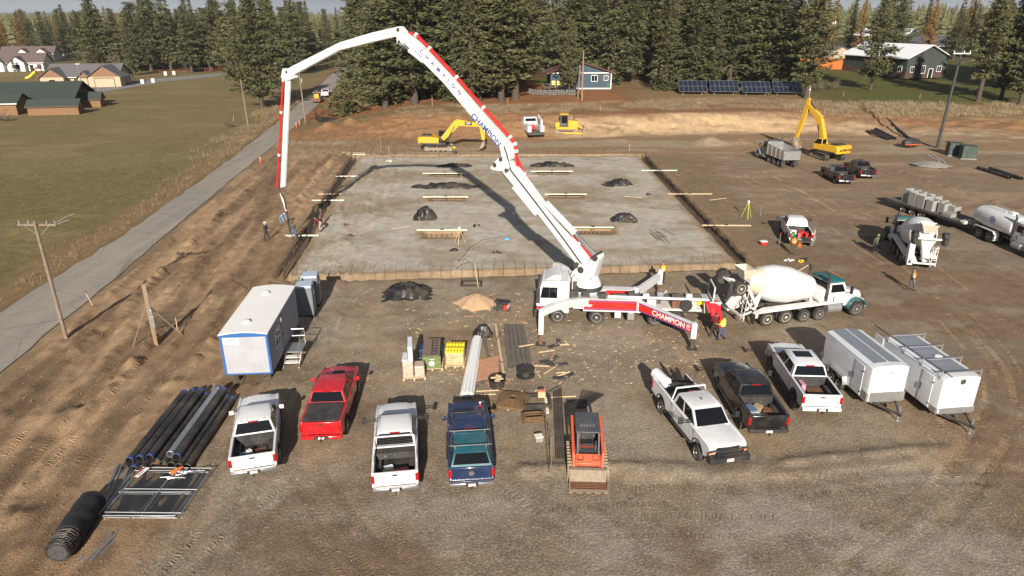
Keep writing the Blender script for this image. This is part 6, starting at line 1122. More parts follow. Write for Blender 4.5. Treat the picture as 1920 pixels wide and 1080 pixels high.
def ram(a, k, b, r, off):
    sa = BP(*PL(*a), off); sb = BP(*PL(*b), off); sk = sa+(sb-sa)*k; m = MB(); m.cyl(sa, sk, r, n=14); c = m.build('hydraulic_cylinder', WHITE, t); m = MB(); m.cyl(sk, sb, r*.5, n=12); m.build('piston_rod', CHROME, c); m = MB(); m.cyl(sk-nrm(sb-sa)*.1, sk+nrm(sb-sa)*.04, r*1.12, n=14); m.build('gland', OFFW, c)
ram(z1(485, 465), .56, z1(855, 850), .24, .12); ram(z1(418, 548), .55, z1(125, 190), .20, .10); ram(z2(300, 290), .55, z2(128, 150), .14, .28); ram((584, 119), .62, (552, 140), .10, .12)
def pipe(pts, r, off, mat=REDB):
    q = [BP(*PL(*p), off) for p in pts]; m = MB(); m.tube(q, r, 10); pp = m.build('delivery_pipe', mat, t)
    for i in range(1, len(q)-1): dd = nrm(q[i+1]-q[i-1]); m = MB(); m.cyl(q[i]-dd*.10, q[i]+dd*.10, r*1.45, n=12); m.build('pipe_clamp', WHITE, pp)
    return pp
pipe([z2(*p) for p in [(165, 85), (225, 100), (322, 198), (518, 408), (712, 628), (905, 842), (938, 890), (946, 940), (955, 1050)]], .115, -.15)
pipe([z1(*p) for p in [(250, 150), (300, 265), (420, 440), (560, 600), (700, 770), (800, 880)]], .115, -.34)
pipe([(538, 131), (533, 150), (529, 210), (525, 290), (521, 352)], .095, .10)
m = MB(); hp = [BP(*PL(*p), .05) for p in [(521, 350), (527, 362), (534, 372), (538, 395), (542, 420), (546, 438)]]; m.tube(hp, .085, 10); m.build('end_hose', PLAST, t, label='black rubber hose at the boom tip')
m = MB(); m.cyl(hp[1], hp[3], .10, n=10); m.build('hose_coupling', OFFW, t)
for off, sh in ((.29, 7), (.30, 16)):
    m = MB(); m.tube([BP(*PL(*z1(x+sh, y+sh*.4)), off) for x, y in [(735, 890), (610, 715), (480, 545), (330, 350), (225, 215)]]+[BP(*PL(*z2(x+sh*.5, y)), off) for x, y in [(900, 960), (880, 900)]], .028, 5); m.build('hydraulic_hose', PLAST, t)
def btxt(txt, a, b, size, mat, sp, up=0, th_=.52):
    A = PL(*a); B_ = PL(*b); ux = BP(*B_)-BP(*A); c = (Vector(BP(*A, th_/2+.012))+Vector(BP(*B_, th_/2+.012)))/2; nn = PM.to_3x3() @ BN; uy = nn.cross(nrm(ux)); lettering(txt, size, c+uy*up, ux, uy, mat, t, 'lettering', sp)
btxt('CHAMPION', z2(678, 700), z2(830, 865), .58, BLUT, 1.0); btxt('CHAMPION', z2(225, 150), z2(630, 585), .42, BLUT, 2.6); btxt('SCHWING', z2(245, 213), z2(297, 268), .20, BLUT, 1.0, -.03)
m = MB(); r_ = random.Random(3)
for k in range(16): s, z = PL(*z2(140+k*46+r_.uniform(-8, 8), 150+k*48)); m.cyl(BP(s, z, .26), BP(s, z, .275), .035, n=8)
m.build('bolt', PLAST, S2)
# truck
m = MB(); [m.b2(.3, 11.2, s*.42-.07, s*.42+.07, .80, 1.12) for s in (-1, 1)]; [m.cyl((x, -1.0, .54), (x, 1.0, .54), .1, n=8) for x in (2.2, 3.6, 7.5, 10.1)]; m.build('chassis', DSTEEL, t)
for s in (-1, 1):
    for x in (2.2, 3.6): wheel(t, x, s*1.0, .54, .29, RIM, s, True)
    for x in (7.5, 10.1): wheel(t, x, s*1.05, .54, .36, WTXT and RIM, s)
x0 = 9.35; m = MB(); pr = [(x0, .75), (11.45, .75), (11.58, 1.5), (11.42, 2.2), (11.18, 2.98), (x0+.05, 3.05), (x0, 2.9)]; m.prism(pr, -1.18, 1.18); cab = m.build('cab', WHITE, t, .07)
m = MB(); m.prism([(x0+.6, 3.04), (11.0, 3.04), (x0+1.0, 3.40), (x0+.6, 3.40)], -.95, .95); m.build('wind_deflector', WHITE, t, .04)
g = MB(); pane(g, (11.52, 1.12, 1.72), (11.52, -1.12, 1.72), (11.20, -1.08, 2.88), (11.20, 1.08, 2.88), .03, .05); g.build('windshield', GLASS, t, smooth=0)
for s in (-1, 1):
    m = MB(); m.prism([(10.15, 1.85), (11.28, 1.85), (11.14, 2.62), (10.15, 2.62)], s*1.17, s*1.195); m.build('side_window', GLASS, t, .02); m = MB(); m.b2(10.65, 10.71, s*1.17, s*1.205, 1.85, 2.62); m.build('window_bar', PLAST, t)
    m = MB(); m.prism([(x0, 1.30), (10.5, 1.05), (11.5, 1.05), (11.53, 1.22), (10.55, 1.22), (9.9, 1.48), (x0, 1.48)], s*1.182, s*1.19); m.build('stripe', REDB, t); m = MB(); m.prism([(x0, 1.49), (9.9, 1.49), (10.55, 1.23), (11.53, 1.23), (11.53, 1.28), (10.57, 1.28), (9.95, 1.56), (x0, 1.56)], s*1.182, s*1.189); m.build('stripe', BLUT, t)
    m = MB(); m.b2(11.3, 11.55, s*1.2, s*1.34, 1.5, 2.6); m.build('mirror', PLAST, t, .03)
    m = MB(); m.b2(4.9, 8.35, s*1.16, s*1.26, 1.12, 1.82); sb = m.build('side_body', REDB, t, .01); m = MB(); [m.b2(4.9, 8.35, s*1.262, s*1.268, z, z+.05) for z in (1.16, 1.72)]; m.build('stripe', BLUT, sb); m = MB(); m.b2(4.85, 8.4, s*1.10, s*1.28, 1.03, 1.11); m.b2(4.85, 8.4, s*.6, s*1.24, 1.825, 1.86); m.build('body_edge', WHITE, sb); lettering('ar', .34, (7.95 if s > 0 else 5.3, s*1.275, 1.45), (-s, 0, 0), (0, 0, 1), WTXT, sb)
    m = MB(); m.b2(5.0, 5.45, s*.75, s*1.2, .45, .98); m.build('side_box', ALU, t, .02); m = MB(); m.b2(5.9, 6.3, s*.8, s*1.2, .55, .95); m.build('side_box', WHITE, t, .02)
m = MB(); m.b2(11.4, 11.72, -1.2, 1.2, .42, .95); m.build('bumper', PLAST, t, .05)
m = MB(); [m.cyl((9.0, y, 1.1), (9.0, y, 2.9), .13, n=10) for y in (-.7, .7)]; m.b2(8.75, 9.3, -1.0, 1.0, 1.1, 2.3); m.build('engine_stack', DSTEEL, t, .03); m = MB(); m.cyl((9.05, .5, 2.3), (9.05, .5, 3.2), .16, n=12); m.build('air_filter', OFFW, t)
tl = PM @ Vector((*(BO.xy), 0)); m = MB(); m.lathe([(.98, 1.95), (1.02, 2.0), (1.02, 2.22), (.9, 2.26)], (tl.x, tl.y, 0), (0, 0, 1), 28); m.build('slewing_ring', DSTEEL, t); m = MB(); m.lathe([(.85, 1.1), (.80, 1.96)], (tl.x, tl.y, 0), (0, 0, 1), 24); m.b2(tl.x-1.3, tl.x+1.0, -1.15, 1.15, 1.12, 1.75); m.build('pedestal', WHITE, t, .03)
m = MB(); m.lathe([(.95, 2.23), (.85, 2.5), (.55, 3.1)], (tl.x, tl.y, 0), (0, 0, 1), 20); m.build('turret_base', WHITE, t)
m = MB(); m.b2(.6, 6.6, -1.0, 1.0, 1.12, 1.26); m.build('rear_deck', OFFW, t); m = MB(); [m.cyl((.6, y, 1.75), (6.4, y, 1.62), .13, n=12) for y in (-.28, .05)]; m.b2(3.2, 4.6, -.5, .3, 1.3, 1.7); m.build('pump_cylinder', DSTEEL, t); m = MB(); m.cyl((.2, .95, 1.95), (6.8, .95, 2.0), .09, n=10); m.build('hand_rail_pipe', WHITE, t)
[MB().b2(x, x+.5, .6, 1.1, 1.75, 2.2).build('vent_box', DSTEEL, t, .02) for x in (6.9, 8.0)]
for lb_, x_, y_, sz, mt in [('tool_chest', 2.1, .7, (.9, .5, .5), RUST), ('grease_unit', 1.2, .7, (.5, .45, .45), OFFW), ('control_box', 3.9, .75, (.6, .4, .55), OFFW)]: m = MB(); m.box((x_, y_, 1.27+sz[2]/2), sz); m.build(lb_, mt, t, .03)
for k in range(9): m = MB(); m.tube([(.9+.55*k, -.75, 1.3), (1.1+.55*k, -.6+.1*(k % 3), 1.55+.12*(k % 4)), (1.5+.55*k, -.4, 1.45), (1.9+.5*k, -.85, 1.3)], .035, 6); m.build('hydraulic_hose', PLAST if k % 3 else OFFW, t)
for k in range(5): m = MB(); m.box((1.4+.95*k, .35+.12*(k % 2), 1.95), (.42, .3, .28+.1*(k % 3))); m.build('valve_block', (OFFW, DSTEEL, STEEL)[k % 3], t, .02)
m = MB(); m.lathe([(.36, -.1), (.42, -.1), (.42, .1), (.36, .1)], (1.65, .98, 1.55), (0, 1, 0), 18); m.build('hose_coil', PLAST, t)
m = MB(); m.loft([[(-.75, -.75, 1.7), (.45, -.75, 1.7), (.45, .75, 1.7), (-.75, .75, 1.7)], [(-.35, -.45, .75), (.3, -.45, .75), (.3, .45, .75), (-.35, .45, .75)]], True); m.build('hopper', OFFW, t, .03); m = MB(); [m.bar((-.72+.12*k, -.72, 1.71), (-.72+.12*k, .72, 1.71), .02, .02) for k in range(10)]; m.build('hopper_grate', DSTEEL, t)
m = MB(); [m.bar((-.1, y, 1.7), (-.15, y, 2.75), .08, .08) for y in (-.8, .8)]; m.bar((-.15, -.8, 2.75), (-.15, .8, 2.75), .08, .08); m.bar((-.12, -.8, 1.9), (-.12, .8, 1.9), .06, .06); m.build('splash_frame', OFFW, t); m = MB(); m.b2(-.145, -.115, -.76, .76, 1.95, 2.7); m.build('splash_guard', PLAST, t)
# outriggers
def foot(w0, ztop, r=.16, lower=RUST):
    p = PM @ Vector((w0.x, w0.y, 0)); m = MB(); m.b2(p.x-r, p.x+r, p.y-r, p.y+r, .75, ztop); lg = m.build('outrigger_leg', WHITE, t, .02); m = MB(); m.b2(p.x-r*.72, p.x+r*.72, p.y-r*.72, p.y+r*.72, .06, .76); m.build('outrigger_ram', lower, lg); m = MB(); m.b2(p.x-.3, p.x+.3, p.y-.3, p.y+.3, 0, .06); m.build('foot_plate', DSTEEL, lg); return p
def arm_front(fp, s):
    root = Vector((8.15, s*1.05, 1.62)); m = MB(); rs = []
    for k in range(9):
        u = k/8; c = root+(Vector((fp.x, fp.y, 0))-Vector((root.x, root.y, 0)))*u; c.z = 1.62+.62*math.sin(u*math.pi*.62)+.0; hh = .62-.22*u; sd = nrm(Vector((fp.x-root.x, fp.y-root.y, 0))).cross(Vector((0, 0, 1)))
        rs.append([c+sd*.2+Vector((0, 0, hh/2)), c-sd*.2+Vector((0, 0, hh/2)), c-sd*.2-Vector((0, 0, hh/2)), c+sd*.2-Vector((0, 0, hh/2))])
    m.loft(rs); m.build('front_outrigger', WHITE, t, .03)
def arm_rear(fp, s, txt):
    root = Vector((4.75, s*1.08, 1.45)); tip = Vector((fp.x, fp.y, 1.40)); dd = nrm(tip-root); m = MB(); m.bar(root, tip-dd*.16, .30, .62, (0, 0, 1), 0, .28, .56); bm2 = m.build('rear_outrigger', REDB if txt else WHITE, t, .015); sd = nrm(dd.cross(Vector((0, 0, 1))))
    m = MB(); m.cyl(root-Vector((0, 0, .45)), root+Vector((0, 0, .45)), .2, n=14); m.build('hinge', WHITE, bm2)
    if txt:
        cam_l = PM @ Vector((0, 0, 5)); sd = sd if (cam_l-root).dot(sd) > 0 else -sd; up = Vector((0, 0, 1)); Lb = (tip-root).length; c = root+dd*Lb*.58+sd*.158; lettering('CHAMPION', .50, c, dd if up.cross(sd).dot(dd) > 0 else -dd, up, WTXT, bm2)
        [marks(root+dd*Lb*.93+sd*.155+up*(.13-.13*k), dd, up, .30, .10, 3, WTXT, bm2, k+5) for k in range(3)]
        m = MB()
        for z in (-.285, .255): m.bar(root+sd*.152+up*z+dd*.15, tip-dd*.18+sd*.146+up*z*.9, .012, .05, up)
        m.build('stripe', BLUT, bm2); m = MB(); m.bar(root+up*.33, tip-dd*.16+up*.30, .32, .035, up); m.build('top_plate', WHITE, bm2)
F1 = P(1014, 646); F2 = P(1297, 654)
p = foot(F1, 2.25); arm_front(p, 1); p = foot(F2, 1.78, .17, DSTEEL); arm_rear(p, 1, True)
F3 = Vector((3.2, 47.6, 0)); F4 = Vector((11.0, 47.4, 0)); p = foot(F3, 2.25); arm_front(p, -1); p = foot(F4, 1.9, .17); arm_rear(p, -1, False)
# yellow hose coil and red sheet at the hopper
bpy.context.view_layer.update()
p = on_truck(t, .65, -.1, 1.30); m = MB(); [m.lathe([(.30, .08*k), (.40, .02+.08*k), (.42, .05+.08*k), (.30, .08+.08*k)], (0, 0, 0), (0, 0, 1), 18, cap=False) for k in range(4)]; o = m.build('hose_coil', M('bright_yellow', (.80, .62, .02)), None); o.location = p; tag(o, 'coil of bright yellow hose lying on the rear deck of the pump truck', 'hose')
m = MB(); A = P(1318, 572, 1.6); rs = []
for i in range(9):
    r = []
    for j in range(7):
        u = i/8; v = j/6; x = 12.7+1.15*u*(1-.45*v)+.55*v; y = 41.6-1.25*v+.25*u; z = 1.8-1.5*v-.12*u+.07*math.sin(u*11+v*5)+.05*math.sin(v*9); r.append((x, y, max(z, .06)))
    rs.append(r)
n9 = 7; m.add([q for r in rs for q in r], [(i*n9+j, i*n9+j+1, (i+1)*n9+j+1, (i+1)*n9+j) for i in range(8) for j in range(6)]); o = m.build('red_tarp', M('red_sheet', (.66, .02, .03), .45, var=.15), None, smooth=60); sm_ = o.modifiers.new('thickness', 'SOLIDIFY'); sm_.thickness = .015; tag(o, 'bright red sheet hung between the pump hopper and the mixer', 'sheet')
# ---------------------------------------------------------------- office trailer and toilets
OW = wallmat('office_white', (.40, .395, .42), .25, True, .35); OBL = M('office_blue', (.035, .13, .36), .4, var=.06); OG = wallmat('office_grey', (.30, .31, .35), .3, True, .3)
a = P(424, 702, .6); b = P(511, 702, .6); oang = R_(94.5); d = Vector((math.cos(oang), math.sin(oang), 0)); fc = (a+b)/2; c = Vector((fc.x, fc.y, 0))+d*3.5
t = T('office_trailer', 'white site office trailer with blue edges', 'office trailer', c, oang)      # +x points away from the camera
L = 7.0; W = 2.55; f = .62; hh = 2.45; m = MB(); m.b2(-L/2, L/2, -W/2, W/2, f, f+hh); m.build('wall', OW, t)
m = MB(); rs = []
for y, z in ((-W/2-.05, 0), (-W*.25, .10), (0, .14), (W*.25, .10), (W/2+.05, 0)): rs.append([(-L/2-.06, y, f+hh+z), (L/2+.06, y, f+hh+z), (L/2+.06, y, f+hh+z+.06), (-L/2-.06, y, f+hh+z+.06)])
m.loft(rs); rf = m.build('roof', M('roof_membrane', (.86, .84, .80), .6, var=.04, dust=.06), t)
for x in (-2.3, 2.0): m = MB(); m.lathe([(.22, 0), (.22, .12), (.12, .2)], (x, .1, f+hh+.18), (0, 0, 1), 8); m.build('roof_vent', OFFW, rf)
m = MB(); m.prism([(-W/2-.03, f+hh-.14), (W/2+.03, f+hh-.14), (W/2+.03, f+hh), (W*.25, f+hh+.10), (0, f+hh+.14), (-W*.25, f+hh+.10), (-W/2-.03, f+hh)], -L/2-.03, -L/2-.004, fn=lambda x, y, z: (y, x, z))
for s in (-1, 1): m.b2(-L/2-.03, -L/2+.10, s*(W/2-.10), s*(W/2+.025), f, f+hh-.14)
m.b2(-L/2-.03, -L/2-.003, -W/2+.1, W/2-.1, f, f+.07); m.build('blue_edge', OBL, t)
m = MB(); m.b2(-L/2+.1, L/2, -W/2-.012, -W/2+.01, f, f+hh-.02); m.build('side_wall', OG, t)
m = MB(); m.b2(-L/2-.012, -L/2+.01, W/2-.98, W/2-.14, f+hh-.55, f+hh-.20); sg = m.build('sign', WTXT, t); lettering('PACIFIC', .15, (-L/2-.018, W/2-.56, f+hh-.29), (0, -1, 0), (0, 0, 1), BTXT, sg); marks((-L/2-.018, W/2-.58, f+hh-.40), (0, -1, 0), (0, 0, 1), .62, .07, 9, DSTEEL, sg, 3); marks((-L/2-.018, W/2-.56, f+hh-.49), (0, -1, 0), (0, 0, 1), .70, .05, 14, STEEL, sg, 4)
m = MB(); m.b2(-2.25, -1.2, -W/2-.05, -W/2, f+.9, f+1.9); wn = m.build('window', GLASS, t); m = MB(); [m.b2(x-.035, x+.035, -W/2-.07, -W/2-.013, f+.86, f+1.94) for x in (-2.27, -1.72, -1.18)]; [m.b2(-2.25, -1.2, -W/2-.065, -W/2-.013, z-.03, z+.03) for z in (f+.9, f+1.4, f+1.9)]; m.build('frame', TRIM, wn)
m = MB(); m.b2(-.65, .25, -W/2-.045, -W/2, f+.05, f+2.1); dr = m.build('door', OG, t); m = MB(); m.b2(-.58, -.50, -W/2-.08, -W/2-.045, f+1.0, f+1.1); m.build('handle', DSTEEL, dr); m = MB(); m.b2(-.95, -.75, -W/2-.14, -W/2, f+1.95, f+2.2); m.build('wall_lamp', OFFW, t)
m = MB(); [m.b2(x-.12, x+.12, s*.9-.12, s*.9+.12, 0, f) for x in (-2.9, -.6, 2.7) for s in (-1, 1)]; m.b2(-3.3, 3.3, -1.0, 1.0, f-.16, f-.005); m.tube([(-3.5, -.7, f-.1), (-3.75, -.5, .25), (-3.6, -.3, 0)], .025, 5); m.tube([(-3.5, .8, f-.1), (-3.75, .6, .2), (-3.6, .5, 0)], .025, 5); m.build('support', DSTEEL, t)
bpy.context.view_layer.update()
# entry stairs on the right hand side
p = on_truck(t, -.2, -W/2-.05, 0); t2 = T('entry_stairs', 'white metal entry stairs with handrails at the office trailer door', 'stairs', p, oang)
m = MB(); m.b2(-.7, .55, -1.05, -.04, f-.05, f+.02); m.build('landing', STEEL, t2)
for k in range(3): m = MB(); m.b2(-1.05-.3*k, -.75-.3*k+.04, -1.0, -.12, f-.2*(k+1)-.04, f-.2*(k+1)+.01); m.build('step', OFFW, t2)
m = MB(); [m.prism([(-.72, f-.05), (-.72, f-.3), (-1.6, 0), (-1.75, 0), (-1.75, .05), (-.75, f)], y-.02, y+.02) for y in (-1.02, -.1)]; m.build('stringer', OFFW, t2)
m = MB(); m.tube([(-1.65, -1.02, .1), (-1.65, -1.02, .95), (-.7, -1.02, f+.95), (.5, -1.02, f+.95), (.5, -.1, f+.95)], .025, 6); m.tube([(-1.6, -1.02, .55), (-.7, -1.02, f+.5), (.5, -1.02, f+.5), (.5, -.1, f+.5)], .02, 6); [m.tube([(x, -1.02, z0), (x, -1.02, z1_)], .022, 6) for x, z0, z1_ in ((-.7, f, f+.95), (.5, 0, f+.95), (-.7, 0, f))]; m.build('handrail', ALU, t2)
# toilets
GT = M('toilet_grey', (.17, .19, .22), .5, var=.08, dust=.15); GTR = M('toilet_roof', (.42, .50, .60), .4, var=.05)
for i, (px, py) in enumerate(((572, 596), (583, 577))):
    q = P(px, py, .1); t = T('portable_toilet', ['grey portable toilet nearest the office trailer stairs', 'grey portable toilet farther back behind the other one'][i], 'portable toilet', (q.x, q.y+.6, gz(q.x, q.y+.6)), oang+R_(2), 'portable toilets'); m = MB(); m.loft([[(-.56, -.56, .12), (.56, -.56, .12), (.56, .56, .12), (-.56, .56, .12)], [(-.54, -.54, 2.1), (.54, -.54, 2.1), (.54, .54, 2.1), (-.54, .54, 2.1)]]); m.build('cabin', GT, t, .03)
    m = MB(); m.loft([[(-.58, -.58, 2.1), (.58, -.58, 2.1), (.58, .58, 2.1), (-.58, .58, 2.1)], [(-.55, -.52, 2.28), (.55, -.52, 2.28), (.55, .52, 2.28), (-.55, .52, 2.28)]]); m.build('roof', GTR, t, .05); m = MB(); m.b2(-.36, .36, -.585, -.55, .22, 2.0); dr = m.build('door', GT, t, .02); m = MB(); m.b2(-.2, .2, -.60, -.583, 1.5, 1.7); m.build('door_sign', WTXT, dr); m = MB(); m.b2(-.6, .6, -.6, .6, 0, .12); m.build('skid', PLAST, t); m = MB(); m.cyl((.4, .4, 2.2), (.4, .4, 2.6), .05, n=8); m.build('vent_pipe', GT, t); m = MB(); [MB().b2(-.52+.16*k, -.46+.16*k, -.565, -.545, .2, 1.9).build('wall_rib', GT, t) for k in (0, 6)]
# ---------------------------------------------------------------- stock: pipes, fence panels, lumber
def lie(name, label, cat, a, b, r, mat, parts=(), group=None, n=12, hollow=True, z=None, capmat=None):
    """a pipe lying from a to b"""
    a = Vector(a); b = Vector(b); c = (a+b)/2; o = T(name, label, cat, c, math.atan2(b.y-a.y, b.x-a.x), group); L = (b-a).length; tl = math.atan2(b.z-a.z, math.hypot(b.x-a.x, b.y-a.y)); o.rotation_euler = (0, -tl, o.rotation_euler.z); m = MB()
    if hollow:
        rg = [m.ring((-L/2, 0, 0), (1, 0, 0), r, n), m.ring((L/2, 0, 0), (1, 0, 0), r, n)]; ri = [m.ring((-L/2, 0, 0), (1, 0, 0), r*.84, n), m.ring((L/2, 0, 0), (1, 0, 0), r*.84, n)]; m.loft([ri[0], rg[0], rg[1], ri[1]], False); m.loft([ri[1], ri[0]], False)
    else: m.cyl((-L/2, 0, 0), (L/2, 0, 0), r, n=n)
    m.build('barrel', mat, o)
    for x0, w_, rr_, mt in parts: m = MB(); m.lathe([(r*.98, 0), (r*rr_, .01), (r*rr_, w_-.01), (r*.98, w_)], (x0 if x0 > 0 and False else (x0*L/2 if abs(x0) <= 1 else x0)-(w_/2), 0, 0), (1, 0, 0), n, cap=False); m.build('end_band', mt, o)
    return o
BLB = M('blue_band', (.03, .06, .22), .5); a0 = P(252, 872); nb = 0; rp = random.Random(8); R0 = .185
rowdir = Vector((1, .06, 0)); pd = nrm(Vector((-.035, 1, 0)))
base0 = Vector((-17.6, 25.9, 0))
lab = ['leftmost', 'second', 'third', 'fourth', 'fifth', 'sixth', 'seventh', 'rightmost']
for k in range(8):
    s = base0+rowdir*(k*.40)+Vector((0, rp.uniform(-.25, .30), R0)); e = s+pd*(6.1+rp.uniform(-.1, .1)); lie('black_pipe', lab[k]+' black pipe in the bottom layer of the pipe stack', 'pipe', s, e, R0, BLKPIPE, [(-.975, .14, 1.06, BLB if k in (1,) else BLKPIPE), (.975, .14, 1.06, BLB)], 'black pipes stacked on the ground')
for k in range(5):
    s = base0+rowdir*(.2+k*.40+(.42 if k > 2 else 0))+Vector((0, .1+rp.uniform(-.1, .35), R0*2.72)); e = s+pd*6.1; g_ = k == 3
    lie('grey_pipe' if g_ else 'black_pipe', 'single pale grey pipe lying on top of the black pipes' if g_ else ['first', 'second', 'third', 'x', 'last'][k]+' black pipe from the left in the upper layer of the stack', 'pipe', s, e, R0*(.92 if g_ else 1), STEEL if g_ else BLKPIPE, [(-.975, .14, 1.06, BLB if not g_ else STEEL), (.975, .16, 1.06, BLB)], None if g_ else 'black pipes stacked on the ground')
# fence panels in a flat stack
MESHM = bpy.data.materials.new('chain_link'); MESHM.use_nodes = True; nt_ = MESHM.node_tree; N_ = nt_.nodes; b_ = N_['Principled BSDF']; b_.inputs['Base Color'].default_value = (.16, .165, .17, 1); b_.inputs['Metallic'].default_value = .6; b_.inputs['Roughness'].default_value = .5
tc_ = N_.new('ShaderNodeTexCoord'); mp_ = N_.new('ShaderNodeMapping'); mp_.inputs['Rotation'].default_value = (0, 0, R_(45)); nt_.links.new(tc_.outputs['Object'], mp_.inputs[0]); sp_ = N_.new('ShaderNodeSeparateXYZ'); nt_.links.new(mp_.outputs[0], sp_.inputs[0]); mxs = []
for i in (0, 1):
    pp_ = N_.new('ShaderNodeMath'); pp_.operation = 'PINGPONG'; pp_.inputs[1].default_value = .035; nt_.links.new(sp_.outputs[i], pp_.inputs[0]); lt = N_.new('ShaderNodeMath'); lt.operation = 'LESS_THAN'; lt.inputs[1].default_value = .0028; nt_.links.new(pp_.outputs[0], lt.inputs[0]); mxs.append(lt)
mm_ = N_.new('ShaderNodeMath'); mm_.operation = 'MAXIMUM'; nt_.links.new(mxs[0].outputs[0], mm_.inputs[0]); nt_.links.new(mxs[1].outputs[0], mm_.inputs[1]); nt_.links.new(mm_.outputs[0], b_.inputs['Alpha'])
fp0 = Vector((-15.45, 24.15, 0)); rf_ = random.Random(2)
for k in range(6):
    big = k < 2; w_, h_ = (3.2, 3.0) if k != 1 else (3.1, 2.9); off = Vector((rf_.uniform(-.18, .25), rf_.uniform(-.15, .1), .05+.045*k)); z_ = off.z
    if k == 1: off = Vector((.2, .08, z_))
    t = T('chain_link_fence', ['bottom', 'second', 'third', 'fourth', 'fifth', 'top'][k]+' chain link fence panel of the flat stack', 'fence panel', fp0+off, R_(-1.5+rf_.uniform(-3, 3.5)), 'chain link fence panels in a stack')
    m = MB(); [m.cyl((-w_/2, y, 0), (w_/2, y, 0), .022, n=6) for y in (-h_/2, 0, h_/2)]; [m.cyl((x, -h_/2, 0), (x, h_/2, 0), .022, n=6) for x in ((-w_/2, 0, w_/2) if k % 2 else (-w_/2, .2, w_/2))]; m.build('frame', STEEL, t)
    m = MB(); m.quad((-w_/2, -h_/2, 0), (w_/2, -h_/2, 0), (w_/2, h_/2, 0), (-w_/2, h_/2, 0)); m.build('mesh', MESHM, t, smooth=0)
m = MB(); m.b2(-.35, .35, -.13, .13, 0, .012); o = m.build('sign_plate', WTXT, None); o.location = fp0+Vector((-1.1, 1.15, .36)); o.rotation_euler = (0, 0, R_(75)); tag(o, 'small white sign with red stripe lying on the fence panels', 'sign'); m = MB(); m.b2(-.35, .35, .06, .128, .0125, .017); m.build('red_stripe', TOOLR, o); marks((-.08, -.03, .018), (1, 0, 0), (0, 1, 0), .3, .08, 5, BTXT, o, 6)
m = MB(); [m.lathe([(.11, 0), (.12, .03), (.035, .55)], (0, .0, 0), (1, .25, .05), 12)]; o = m.build('traffic_cone', M('cone_orange', (.85, .16, .02), .5), None); o.location = fp0+Vector((.30, 1.0, .42)); o.rotation_euler = (0, 0, R_(40)); tag(o, 'orange traffic cone lying on the fence panels', 'cone')
for k in range(14):
    x = .1+rf_.uniform(0, .8); y = .62+rf_.uniform(0, .55); m = MB(); m.cyl((-.22, 0, 0), (.22, 0, 0), .018, n=6); m.box((.23, 0, 0), (.05, .07, .07)); o = m.build('fence_clamp', ALU, None); o.location = fp0+Vector((x, y, .36+.02*(k % 3))); o.rotation_euler = (0, 0, rf_.choice((.1, .25, 1.4))+rf_.uniform(-.15, .15)); tag(o, 'short silver clamp rod in the pile beside the orange cone', 'clamp', 'clamp rods piled on the fence panels')
for k in range(24):
    a_ = P(262, 952)+Vector((rf_.uniform(-.55, .25), rf_.uniform(-.3, .3), .04+.045*(k//6))); dd = nrm(Vector((-.22+rf_.uniform(-.07, .07), 1, 0))); lie('fence_post', 'grey steel fence post in the bundle left of the fence panels', 'post', a_+Vector((-1.1, .2, 0)), a_+Vector((-1.1, .2, 0))+dd*(2.7+rf_.uniform(-.2, .3)), .028, STEEL, (), 'steel fence posts bundled beside the roll', 6, False)
for k in range(7):
    a_ = P(140, 1060)+Vector((k*.10+.05, rf_.uniform(-.1, .3), .04+.04*(k % 2))); dd = nrm(Vector((.12, 1, 0))); lie('fence_post', 'grey steel post lying in front of the black fabric roll', 'post', a_, a_+dd*(2.0+rf_.uniform(-.3, .3)), .028, STEEL, (), 'steel posts in front of the roll', 6, False)
# roll of black fabric over chain link
a_ = P(112, 1030, .5); b_2 = P(172, 942, .5); ax = b_2-a_; ax.z = 0; t = T('fence_roll', 'fat black roll of wire mesh partly wrapped in fabric', 'roll', (a_.x, a_.y, 0), math.atan2(ax.y, ax.x)); LR = ax.length; rn_ = random.Random(6)
m = MB(); rs = []
for k in range(10):
    u = k/9; r = .50+.03*math.sin(k*2.1); rs.append([Vector((LR*(.30+.78*u)-.1, 0, .52))+Vector((rn_.uniform(-.03, .03), math.cos(q_*math.pi/10)*(r+rn_.uniform(-.06, .07)), max(math.sin(q_*math.pi/10)*(r+rn_.uniform(-.03, .04)), -.5))) for q_ in range(20)])
m.loft(rs); m.build('fabric', M('black_fabric', (.014, .014, .015), .85, var=.3, bump=.5, bscale=5), t, smooth=60)
m = MB()
for k in range(16):
    x = -.15+k*.075; r = .46-.012*abs(k-8)*.6; rg = [Vector((x+rn_.uniform(-.02, .02), math.cos(q_*math.pi/9)*(r+rn_.uniform(-.02, .03)), .5+math.sin(q_*math.pi/9)*(r+rn_.uniform(-.02, .03)))) for q_ in range(18)]; m.tube(rg+[rg[0]], .022, 5)
for q_ in range(26): an = q_*math.pi/13; m.bar((-.2, math.cos(an)*.45, .5+math.sin(an)*.45), (1.05, math.cos(an+.4)*.45, .5+math.sin(an+.4)*.45), .018, .018)
o = m.build('wire_mesh', DSTEEL, t); o['kind'] = 'stuff'; m = MB(); m.cyl((-.18, 0, .5), (1.0, 0, .5), .36, n=16); m.build('core', M('mesh_core', (.06, .058, .056), .9, var=.4, scale=9), t)
